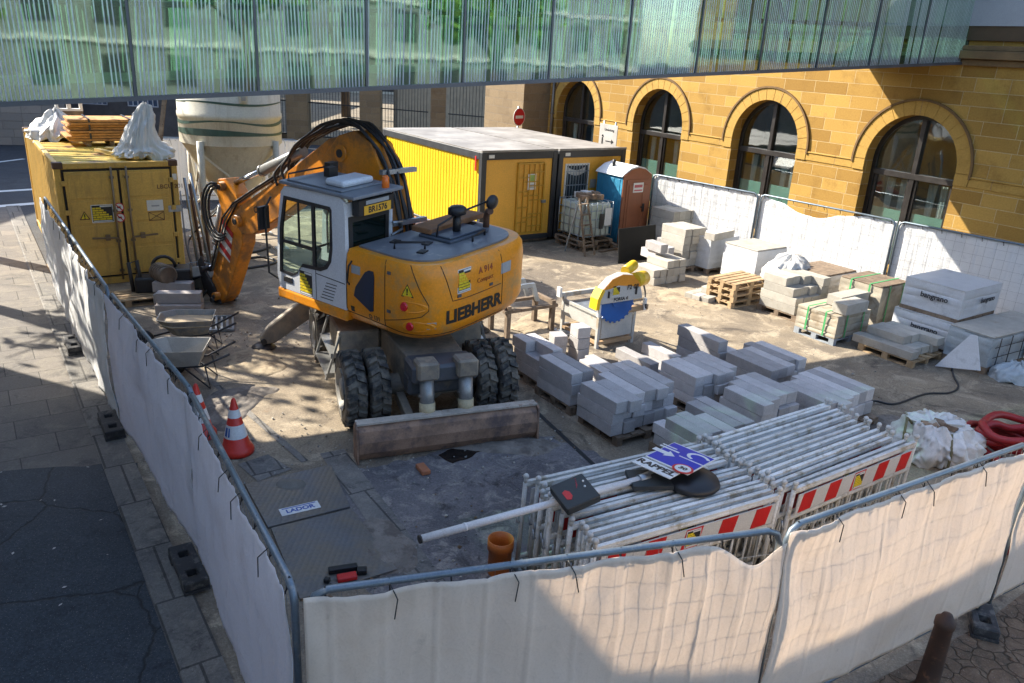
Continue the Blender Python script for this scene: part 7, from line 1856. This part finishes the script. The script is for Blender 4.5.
# pale kerb blocks beside the wheelbarrow
for k, (u, v, L, z) in enumerate(((180, 314, 0.95, 0.0), (181, 309, 0.95, 0.0), (181, 312, 0.92, 0.21), (175, 301, 0.85, 0.21), (175, 303, 0.85, 0.0))):
    p_ = G(u, v, 0); block(L * 0.9, 0.24, 0.205, M('pale_kerb', (0.42, 0.38, 0.36), 0.8, v=0.1, bump=0.2), (p_.x, p_.y, z + 0.004), 80 + (0, 3, -2, 4, 0)[k], ['front lower', 'rear lower', 'front upper', 'topmost far', 'far lower'][k] + ' pale pinkish kerb block behind the mortar wheelbarrow', 'pale kerb blocks behind the wheelbarrow')
# black compressor-like machine before the container doors
mc = thing('black_pump_unit', 'black skid mounted motor pump standing before the container doors', 'pump', (G(167, 297).x, G(167, 297).y, 0), -20)
b = MB(); b.bb(-0.65, 0.65, -0.32, 0.32, 0.06, 0.14); b.bb(-0.6, -0.5, -0.36, 0.36, 0, 0.06); b.bb(0.5, 0.6, -0.36, 0.36, 0, 0.06); b.build('skid', BLACK, mc, 0.01)
b = MB(); b.box((0.25, 0, 0.40), (0.55, 0.5, 0.5)); b.box((-0.35, 0.05, 0.30), (0.45, 0.42, 0.32)); b.build('housing', M('machine_black', (0.016, 0.016, 0.018), 0.5, v=0.3), mc, 0.04, 2)
b = MB(); b.cyl((-0.12, -0.05, 0.58), (0.1, -0.40, 0.58), 0.17, 20)
for k in range(5): b.lathe([(0.175, -0.01), (0.20, -0.01), (0.20, 0.01), (0.175, 0.01)], 20, (-0.12 + 0.04 * k + 0.03, -0.05 - 0.065 * k - 0.05, 0.58), 'Y')
b.build('motor', M('worn_motor', (0.24, 0.19, 0.15), 0.45, 0.5, v=0.3), mc)
b = MB()
hp_ = [(0.0 + 0.22 * math.cos(R(a)), -0.02, 0.66 + 0.22 * math.sin(R(a))) for a in range(0, 181, 20)]; b.tube(hp_, 0.035, 8); b.build('hose', HOSE, mc); b = MB(); b.tube([(-0.62, 0, 0.1), (-0.66, 0, 0.75), (-0.5, 0, 0.80), (-0.45, 0, 0.2)], 0.04, 8); b.build('hose', HOSE, mc); b = MB(); b.tube([(0.55, -.1, 0.4), (0.75, -0.2, 0.5), (0.85, -.3, .25), (0.7, -.4, 0.1)], 0.03, 8)
b.build('hose', HOSE, mc)
p_ = G(118, 300); pallet('raw wooden pallet lying before the container doors', (p_.x + .2, p_.y - .1, 0.004), 55, WOOD)
bk = thing('mixing_tub', 'worn grey round mixing tub behind the pale kerb blocks', 'tub', (G(207, 290).x - .1, G(207, 290).y, 0), 0)
b = MB(); b.lathe([(0.0, 0.02), (0.34, 0.0), (0.42, 0.40), (0.44, 0.42), (0.40, 0.40), (0.33, 0.05), (0.0, 0.05)], 26); b.build('tub', M('tub_grey', (0.28, 0.25, 0.21), 0.7, v=0.2), bk)
b = MB(); b.tube([(0.43 * math.cos(R(a)), 0.0, 0.42 + 0.2 * math.sin(R(a))) for a in range(0, 181, 20)], 0.008, 6); b.build('handle', GALV, bk)
gt = thing('steel_grate', 'rusty steel grate lying at the foot of the digger stick', 'grate', (G(222, 325).x, G(222, 325).y, 0.004), 70)
b = MB()
for k in range(5): b.bar((-0.4, -0.2 + 0.1 * k, 0.03), (0.4, -0.2 + 0.1 * k, 0.03), 0.04, 0.03)
for x in (-0.4, 0.4): b.bar((x, -0.22, 0.03), (x, 0.22, 0.03), 0.04, 0.05)
b.build('grate', GALV, gt)
bt = thing('black_bucket', 'black bucket lying behind the pale wheelbarrow', 'bucket', (G(176, 372).x, G(176, 372).y, 0.18), -30)
b = MB(); b.lathe([(0.0, -0.2), (0.14, -0.2), (0.18, 0.2), (0.165, 0.2), (0.13, -0.18), (0.0, -0.18)], 22, (0, 0, 0), 'Y'); b.build('bucket', BLACK, bt)
# big bag with rubble and the red conduit coil by the front fence
hb_ = heap('white_big_bag', 'open white big bag with stone scraps behind the front fence', 'bag', (G(935, 455).x - 0.05, G(935, 455).y, 0), 10,
     [(0.0, 0.02, 0.02, 0, 0), (0.0, 0.58, 0.50, 0, 0), (0.18, 0.60, 0.54, 0.03, 0), (0.38, 0.50, 0.46, .02, 0), (0.54, 0.42, 0.36, -.03, 0.02), (0.50, 0.34, 0.30, -.05, .02), (0.42, 0.02, 0.02, -.05, .02)], 5.5, TARP, 0.34, 56)
for k in range(5):
    b = MB(); b.box((-0.15 + 0.09 * k, 0.05 * (k % 3) - 0.05, 0.49), (0.22, 0.14, 0.07), rz=k * 0.8, rx=0.1 * k); b.build('stone_scrap', (BRICKC, LIME, OLDWOOD)[k % 3], hb_, 0.008)
b = MB(); b.tube([(-0.40, -0.1, 0.5), (-0.52, -0.2, 0.62), (-0.56, -0.34, 0.45), (-0.56, -0.4, 0.2)], 0.02, 6); b.build('sling', M('olive_sling', (0.16, 0.14, 0.07), 0.8), hb_); b = MB(); b.tube([(0.05, -0.36, 0.52), (0.05, -0.52, 0.3), (0.02, -0.60, 0.1)], 0.02, 6); b.build('sling', M('olive_sling', (0.16, 0.14, 0.07), 0.8), hb_)
CRED = M('conduit_red', (0.30, 0.012, 0.016), 0.5, v=0.2)
rc = thing('red_conduit_coil', 'coil of red corrugated conduit behind the front fence', 'conduit', (G(1010, 455).x, G(1010, 455).y, 0), 0)
b = MB(); pts = []
for k in range(150):
    a = k * 0.21; r_ = 0.43 + 0.08 * math.sin(k * 0.37) + 0.05 * math.sin(k * 0.11); pts.append((r_ * math.cos(a) * 1.2, r_ * math.sin(a), 0.08 + 0.0026 * k + 0.03 * math.sin(k * .9)))
b.tube(pts, 0.058, 8); b.build('conduit', CRED, rc)
rc2 = thing('red_barrier_foot', 'red plastic block standing behind the gap in the front fence', 'block', (G(1008, 560).x + 0.12, G(1008, 560).y + 0.25, 0), 60)
b = MB(); b.box((0, 0, 0.5), (0.7, 0.35, 1.0)); b.box((0, 0, 1.05), (0.5, 0.2, 0.12)); b.build('body', CRED, rc2, 0.05, 2)
# ============================================================ MESH FENCES WITH TARPAULINS
def tarp_mat(name, col, trans=0.35, dirt=(0.4, 0.36, 0.3), bk=0.15):
    t = NT(name)
    co = t.coords()
    n = t.noise(co, 1.1, 6, 0.6)
    n2 = t.noise(co, 6.5, 6, 0.7)
    c = t.mix(t.math('MULTIPLY', t.ramp(n, 0.52, 0.75), 0.55), col, dirt)
    n4 = t.noise(co, 2.3, 7, 0.75, 1.2)
    c = t.mix(t.math('MULTIPLY', t.ramp(n4, 0.58, 0.72), 0.30), c, tuple(x * 0.55 for x in dirt))
    c = t.mix(t.math('MULTIPLY', t.ramp(t.noise(co, 60, 3, 0.6), 0.45, 0.7), 0.10), c, tuple(x * 0.5 for x in dirt))
    c = t.mix(t.math('MULTIPLY', t.ramp(n2, 0.62, 0.75), 0.25), c, tuple(x * 0.6 for x in dirt))
    h = t.math('ADD', t.noise(co, 3.2, 4, 0.55, 0.8), t.math('MULTIPLY', t.noise(co, 14, 4, 0.6), 0.25))
    for sc_, wt_, ds_ in ((1.3, 0.9, 0.6), (2.9, 0.6, 1.2), (6.0, 0.35, 0.8)):      # sharp fold lines
        nn = t.noise(co, sc_, 1, 0.5, ds_)
        rdg = t.math('POWER', t.math('SUBTRACT', 1.0, t.math('ABSOLUTE', t.math('MULTIPLY', t.math('SUBTRACT', nn, 0.5), 4.0)), True), 10.0)
        h = t.math('ADD', h, t.math('MULTIPLY', rdg, wt_))
    nm = t.bump(h, bk, 0.04)
    d = t.n('ShaderNodeBsdfDiffuse'); t.l(c, d.inputs[0]); t.l(nm, d.inputs['Normal'])
    tr = t.n('ShaderNodeBsdfTranslucent'); t.l(c, tr.inputs[0]); t.l(nm, tr.inputs['Normal'])
    m = t.n('ShaderNodeMixShader'); m.inputs[0].default_value = trans
    t.l(d.outputs[0], m.inputs[1]); t.l(tr.outputs[0], m.inputs[2])
    g = t.n('ShaderNodeBsdfGlossy'); g.inputs['Roughness'].default_value = 0.35; t.l(nm, g.inputs['Normal'])
    m2 = t.n('ShaderNodeMixShader'); m2.inputs[0].default_value = 0.04
    t.l(m.outputs[0], m2.inputs[1]); t.l(g.outputs[0], m2.inputs[2])
    return t.done(m2.outputs[0])
TP_GREY = tarp_mat('shade_tinted_tarpaulin', (0.86, 0.84, 0.88), 0.46, (0.70, 0.66, 0.68), 0.10)  # lilac tone: the left fence's bluish shade put into the colour
TP_CREAM = tarp_mat('cream_tarpaulin', (0.92, 0.81, 0.70), 0.45, (0.80, 0.67, 0.53), 0.06)
TP_WHITE = tarp_mat('white_tarpaulin', (0.80, 0.80, 0.80), 0.25, (0.66, 0.64, 0.62), 0.09)
FTUBE = M('fence_tube_blue_grey', (0.16, 0.20, 0.24), 0.45, 0.6, v=0.15, col2=(0.28, 0.28, 0.27), c2sc=5, c2th=0.6)
WIRE = M('fence_wire', (0.22, 0.22, 0.23), 0.5, 0.6)
def panel(label, A, B, side=-1, H=2.03, mat=TP_GREY, seed=1.0, tarp=True, group=None, sag=0.03, z0=0.16, wires=True, tarp_top=0.015, tarp_bot=0.12, end_round=True, ripple=0.03, dip=None, wire_n=34, slack=0.0):
    """temporary fence panel from A to B (top line feet on the ground); side: which way the tarp hangs (+1 = right of A->B)"""
    d = (B - A).xy.to_3d(); L = d.length; az = math.degrees(math.atan2(d.x, d.y))
    t_ = thing('mesh_fence', label, 'fence', (A.x, A.y, A.z), az, group)
    # local: +Y runs from A to B, +X to the right
    b = MB()
    r_ = 0.025
    q = 0.12
    pts = [(0, 0.02, 0.02), (0, 0.02, H - q), (0, 0.02 + q * 0.3, H - q * 0.3), (0, 0.02 + q, H), (0, L - 0.02 - q, H), (0, L - 0.02 - q * 0.3, H - q * 0.3), (0, L - 0.02, H - q), (0, L - 0.02, 0.02)]
    b.tube(pts, r_, 10); b.tube([(0, 0.02, z0), (0, L - 0.02, z0)], r_ * 0.8, 8)
    b.build('frame', FTUBE, t_)
    if wires:
        b = MB()
        for k in range(1, wire_n):
            y = 0.02 + k * (L - 0.04) / wire_n; b.bar((0, y, z0), (0, y, H - 0.01), 0.0026)
        for k in range(1, 9):
            z = z0 + k * (H - z0) / 9; b.bar((0.004, 0.02, z), (0.004, L - 0.02, z), 0.0026)
        b.build('wire_mesh', WIRE, t_)
    if tarp:
        def f(u, v):
            y = -0.012 + u * (L + 0.024)
            tie = abs(math.sin(u * math.pi * 5))
            top = H - tarp_top - 0.6 * sag * tie * (0.5 + 0.5 * noise.noise(Vector((u * 3, seed, 0))))
            if dip: top -= dip[2] * math.exp(-((u - dip[0]) / dip[1]) ** 2)
            bot = tarp_bot + 0.05 * noise.noise(Vector((u * 2.3, seed, 5)))
            z = bot + v * (top - bot)
            P_ = Vector((u * L * 1.1, z * 1.1, seed))
            w = ripple * (0.7 + noise.noise(P_ * 1.3) + 0.55 * noise.noise(P_ * 2.9) + 0.22 * abs(noise.noise(Vector((u * L * 3.2, z * 0.5, seed)))) + 0.10 * noise.noise(P_ * 7))
            w += slack * math.sin(math.pi * (1 - v)) * (0.5 + noise.noise(Vector((u * 2, 3, seed))))
            w += 0.005 * sum(math.exp(-((z - q_) / 0.02) ** 2) for q_ in (0.45, 1.03, 1.66)) + 0.011 * math.exp(-(((u * L / 0.33 + 0.12 * noise.noise(Vector((u * 9, seed, 2)))) % 1 - 0.5) / 0.035) ** 2)
            tri_ = abs(((u * 5 + 0.5) % 1) - 0.5) * 2
            w += 0.007 * math.sin((tri_ + v) * 7 + seed) * (v ** 2.0)
            x = side * (0.026 + max(0.0, w))
            return (x, y, z)
        b = MB(); b.grid(f, 170, 40); o = b.build('tarpaulin', mat, t_, fix=False)
        sl = o.modifiers.new('thickness', 'SOLIDIFY'); sl.thickness = 0.003
        for k in range(9):
            y = 0.12 + k * (L - 0.24) / 8
            b = MB()
            b.tube([(side * 0.03, y, H - 0.10), (0.0, y, H + 0.026), (-side * 0.03, y, H - 0.02), (side * 0.03, y + .01, H - 0.09)], 0.005, 5)
            if k in (1, 3, 4, 6): b.tube([(side * 0.03, y, H + 0.0), (side * 0.09, y + 0.04, H - 0.08), (side * 0.10, y + 0.07 - 0.05 * (k % 2), H - 0.22)], 0.0045, 5)
            b.build('cable_tie', BLACK, t_)
    return t_
FOOTM = M('recycled_fence_foot', (0.035, 0.034, 0.036), 0.75, v=0.3, col2=(0.12, 0.11, 0.10), c2sc=5, c2th=0.58)
FOOTO = []
def foot(label, loc, az):
    if not FOOTO:
        t_ = thing('fence_foot', label, 'fence foot', loc, az, 'fence feet')
        b = MB(); b.plate([(-0.12, -0.36), (0.12, -0.36), (0.12, 0.36), (-0.12, 0.36)], [[(-0.05, -0.24), (0.05, -0.24), (0.05, -0.12), (-0.05, -0.12)], [(-0.05, 0.12), (0.05, 0.12), (0.05, 0.24), (-0.05, 0.24)]], (0, 0, 0.03), X3, Y3, (0, 0, 0.10)); b.build('block', FOOTM, t_, 0.012)
        
        for y0_, y1_ in ((-0.37, -0.2), (0.2, 0.37)): MB().bb(-0.125, 0.125, y0_, y1_, 0, 0.03).build('pad', FOOTM, t_)
        FOOTO.append(t_)
    else:
        t_ = dup(FOOTO[0]); t_.location = loc; t_.rotation_euler = (0, 0, -R(az)); t_['label'] = label
    return t_
# left fence, from the front corner towards the container
Ljt = [C0, G(190, 392, 2.03), G(108, 289, 2.03), G(78, 240, 2.03).lerp(G(44, 196, 2.03), 1.0)]
Ljt = [Vector((p_.x, p_.y, 0.02)) for p_ in Ljt]
GL = 'mesh fence panels with tarpaulins round the building site'
d01 = (Ljt[1] - Ljt[0]).normalized()
panel('left fence panel with shade-tinted white tarpaulin from the front corner', Ljt[0] + d01 * 0.03, Ljt[1], -1, 2.03, TP_GREY, 2.0, group=GL, sag=0.07, ripple=0.03, tarp_bot=0.18)
panel('second left fence panel with grey white tarpaulin, a bright fold at its far edge', Ljt[1] + Vector((0.02, .02, 0)), Ljt[2] + (Ljt[1] - Ljt[2]).normalized() * 0.10, -1, 2.0, TP_GREY, 7.3, group=GL, sag=0.06, ripple=0.04, tarp_bot=0.10, slack=0.05)
mid = Ljt[2].lerp(Ljt[3], 0.5)
panel('sunlit left fence panel with crumpled white tarpaulin before the container', Ljt[2], mid, -1, 2.0, TP_WHITE, 11.0, group=GL, sag=0.10, ripple=0.06, tarp_bot=0.05, tarp_top=0.07, slack=0.06)
panel('farthest left fence panel touching the container corner', mid + Vector((-.02, .03, 0)), Ljt[3], -1, 2.0, TP_WHITE, 15.0, group=GL, sag=0.08, ripple=0.06, tarp_bot=0.10, slack=0.05)
for k, (p_, lab) in enumerate(((Ljt[0] - D2 * 0.1, 'dark fence foot under the front fence corner'), (Ljt[1], 'dark fence foot on the kerb stones, nearest on the left fence'), (Ljt[2], 'dark fence foot at the joint of the second and third left panels'), (mid, 'small dark fence foot on the sunlit pavement'))):
    foot(lab, (p_.x - 0.14, p_.y - 0.10, 0.034), -35)
# front fence
F1 = G(784, 531, 2.03); F2 = G(1036, 442, 2.03); F3 = F2 + (F2 - F1).normalized() * 3.4
F1, F2, F3 = [Vector((p_.x, p_.y, 0.02)) for p_ in (F1, F2, F3)]
dF = (F1 - C0).xy.to_3d().normalized()
panel('front fence panel with cream tarpaulin, left of the crumpled joint', Vector((C0.x, C0.y, 0.02)) + dF * 0.05, F1, 1, 2.03, TP_CREAM, 21.0, group=GL, sag=0.06, ripple=0.028, tarp_bot=0.12, dip=(0.93, 0.07, 0.22))
d12 = (F2 - F1).normalized()
panel('front fence panel with warm cream tarpaulin, right of the crumpled joint', F1 + d12 * 0.03 , F2 - d12 * 0.10, 1, 2.03, TP_CREAM, 27.0, group=GL, sag=0.05, ripple=0.035, tarp_bot=0.22, slack=0.03)
panel('front fence panel cut by the right picture edge', F2 + d12 * 0.06, F3, 1, 2.0, TP_CREAM, 33.0, group=GL, sag=0.05, ripple=0.03, tarp_bot=0.2)
foot('dark fence foot at the right end of the front fence', (F2.x - 0.05, F2.y - 0.05, 0.008), 20)
foot('dark fence foot under the crumpled joint of the front fence', (F1.x, F1.y, 0.008), 0)
bl_ = thing('rusty_bollard', 'rusty brown iron bollard with a ball cap outside the front fence', 'bollard', (G(922, 700).x, G(922, 700).y, 0), 0)
b = MB(); b.lathe([(0.0, 0.0), (0.13, 0.0), (0.13, 0.10), (0.095, 0.16), (0.075, 0.80), (0.085, 0.82), (0.085, 0.88), (0.06, 0.90), (0.04, 0.94), (0.0, 0.95)], 24); b.build('post', M('bollard_rust', (0.05, 0.024, 0.015), 0.7, v=0.3, col2=(0.14, 0.06, 0.03), c2sc=8), bl_)
# back fence along the stone building
K0 = G(652.5, 174, 2.0); K1 = G(760, 194, 2.0); K2 = G(898, 221, 2.0)
dk = (K2 - K0); dk.z = 0; dk.normalize()
K0, K1, K2 = [Vector((p_.x, p_.y, 0)) for p_ in (K0, K1, K2)]
Km = K0 - dk * 3.6; K3 = K2 + dk * 3.75; K4 = K3 + dk * 3.6
GBK = 'mesh fence panels along the stone building'
panel('back fence panel half hidden behind the portable toilet', Km, K0, 1, 2.0, TP_WHITE, 40.0, group=GBK, ripple=0.03, wire_n=16)
def backp(label, A, B, seed, dip=None, sag=0.05): 
    t_ = panel(label, A + dk * 0.03, B - dk * 0.03, -1, 2.0, TP_WHITE, seed, group=GBK, ripple=0.012, wire_n=17, dip=dip, sag=sag)
    return t_
backp('back fence panel with taut white tarpaulin right of the toilet', K0, K1, 43.0)
backp('back fence panel whose white tarpaulin sags deep at the top', K1, K2, 47.0, (0.42, 0.22, 0.30), 0.1)
backp('back fence panel in shade behind the printed wrapped loads', K2, K3, 51.0)
backp('last back fence panel at the right picture edge', K3, K4, 55.0)
for k, (q_, lab) in enumerate(((K0, 'fence foot of the back fence beside the toilet'), (K1, 'fence foot of the back fence behind the empty pallets'), (K2, 'fence foot of the back fence behind the beige load'), (K3, 'fence foot of the back fence at the right edge'))):
    foot(lab, (q_.x, q_.y, 0.006), 50)
for k, (q_, s) in enumerate(((K0, .35), (K1, .35), (K2, .55))):
    pass
# hoarding behind the silo
H0, H1 = AT(128, 150, 25.5), AT(300, 150, 27.5)
H0, H1 = Vector((H0.x, H0.y, 0)), Vector((H1.x, H1.y, 0))
for k in range(3):
    a_, c_ = H0.lerp(H1, k / 3), H0.lerp(H1, (k + 1) / 3)
    panel(['white sheeted fence panel right behind the container', 'white sheeted fence panel behind the silo cone', 'white sheeted fence panel behind the boom knuckle'][k], a_, c_ - (c_ - a_).normalized() * 0.06, 1, 2.0, TP_WHITE, 60.0 + k, group='sheeted panels behind the silo', wire_n=14, ripple=0.01)
# ============================================================ LOOSE GRAVEL AND LITTER
lr = random.Random(77)
def inside(p, poly):
    c = False
    for i in range(len(poly)):
        a, b_ = poly[i], poly[i - 1]
        if (a.y > p.y) != (b_.y > p.y) and p.x < (b_.x - a.x) * (p.y - a.y) / (b_.y - a.y) + a.x: c = not c
    return c
b = MB()
spots = [(G(u, v).x, G(u, v).y, s_) for u, v, s_ in ((300, 440, 1.2), (455, 455, 1.0), (560, 340, 1.3), (240, 340, 1.2), (380, 590, .8), (590, 330, 1.0), (700, 300, 1.0), (840, 390, 1.2), (450, 520, 1.2), (310, 350, 1.0), (520, 430, .8), (190, 330, 1.0))]
n = 0
while n < 1500:
    if lr.random() < 0.6:
        x, y, s_ = lr.choice(spots); p_ = Vector((lr.gauss(x, s_ * .6), lr.gauss(y, s_ * .6), 0))
    else: p_ = Vector((lr.uniform(-9, 14), lr.uniform(4, 24), 0))
    if not inside(p_, yard): continue
    r_ = lr.uniform(0.006, 0.022) * (1.6 if lr.random() < 0.08 else 1)
    M_ = Matrix.Translation((p_.x, p_.y, 0.012 + r_ * 0.4)) @ Matrix.Rotation(lr.uniform(0, 6.28), 4, 'Z') @ Matrix.Rotation(lr.uniform(-.6, .6), 4, 'X')
    vs = [M_ @ Vector((x * r_ * lr.uniform(.7, 1.3), y * r_ * lr.uniform(.6, 1.2), z * r_ * lr.uniform(.5, .9))) for x, y, z in ((1, 0, 0), (-1, 0, 0), (0, 1, 0), (0, -1, 0), (0, 0, 1), (0, 0, -1))]
    b.add(vs, [(0, 2, 4), (2, 1, 4), (1, 3, 4), (3, 0, 4), (2, 0, 5), (1, 2, 5), (3, 1, 5), (0, 3, 5)], lr.choice((0, 0, 1, 2)))
    n += 1
tag(b.build('loose_gravel', [M('gravel_grey', (0.26, 0.25, 0.23), 0.9), M('gravel_pale', (0.46, 0.42, 0.35), 0.9), M('gravel_brown', (0.20, 0.13, 0.08), 0.9)], fix=False), 'loose gravel and rubble crumbs strewn over the yard', 'gravel', kind='stuff')
b = MB()
for i in range(60):
    p_ = Vector((lr.uniform(-6.5, -1.5), lr.uniform(3.5, 9), 0))
    if (p_ - C0).dot(D2) > -0.45: continue
    r_ = lr.uniform(0.012, 0.03)
    M_ = Matrix.Translation((p_.x, p_.y, 0.018)) @ Matrix.Rotation(lr.uniform(0, 6.28), 4, 'Z')
    b.add([M_ @ Vector((r_, 0, 0)), M_ @ Vector((0, r_ * .5, 0.004)), M_ @ Vector((-r_, 0, 0.002)), M_ @ Vector((0, -r_ * .5, 0))], [(0, 1, 2, 3)], 0)
tag(b.build('fallen_petals', [M('petal_pale', (0.5, 0.48, 0.44), 0.9)], fix=False), 'pale specks of litter and petals on the painted shade strip', 'litter', kind='stuff')
# low spills of sand and dust heaped against things
def spill(label, u, v, rx, ry, h, sd, mat):
    p_ = G(u, v, 0)
    bb_ = MB()
    def f(a, b_):
        x, y = (a - .5) * 2, (b_ - .5) * 2
        q = Vector((x * 1.7 + sd, y * 1.7, sd)); r2 = x * x + y * y
        e_ = max(0.0, 1 - r2 * (1 + 0.7 * noise.noise(q)))
        return (x * rx, y * ry, -0.02 + h * e_ * (0.75 + 0.5 * noise.noise(q * 2.3)) + 0.02 * min(1, e_ * 6) + 0.012 * noise.noise(q * 9) * min(1, e_ * 3))
    bb_.grid(f, 44, 44); o = bb_.build('sand_spill', mat); put(o, (p_.x, p_.y, 0.012), sd * 40)
    tag(o, label, 'sand', kind='stuff')
SAND = M('spilled_sand', (0.34, 0.27, 0.18), 0.95, v=0.2, sc=4, bump=0.6, bsc=35, col2=(0.20, 0.15, 0.10), c2sc=3, c2th=0.55)
GREYD = M('grey_spoil', (0.22, 0.19, 0.16), 0.95, v=0.25, sc=4, bump=0.6, bsc=30, col2=(0.12, 0.10, 0.085), c2sc=3, c2th=0.52)
for a in (('low sand spill beside the outrigger foot', 255, 362, .7, .5, .05, 1.3, SAND), ('brown spoil along the left fence behind the cone', 226, 408, .9, .45, .10, 2.6, GREYD), ('dust spill before the stone saw', 545, 322, .9, .6, .05, 3.1, SAND),
          ('grey spoil in front of the dozer blade', 505, 446, .9, .3, .05, 4.4, GREYD), ('sand spill around the empty pallets', 690, 300, .9, .6, .04, 5.2, SAND), ('grey spoil near the steel plates', 385, 548, .6, .35, .05, 6.1, GREYD), ('spoil beside the big bag', 888, 428, .6, .4, .06, 7.7, GREYD)): spill(*a)
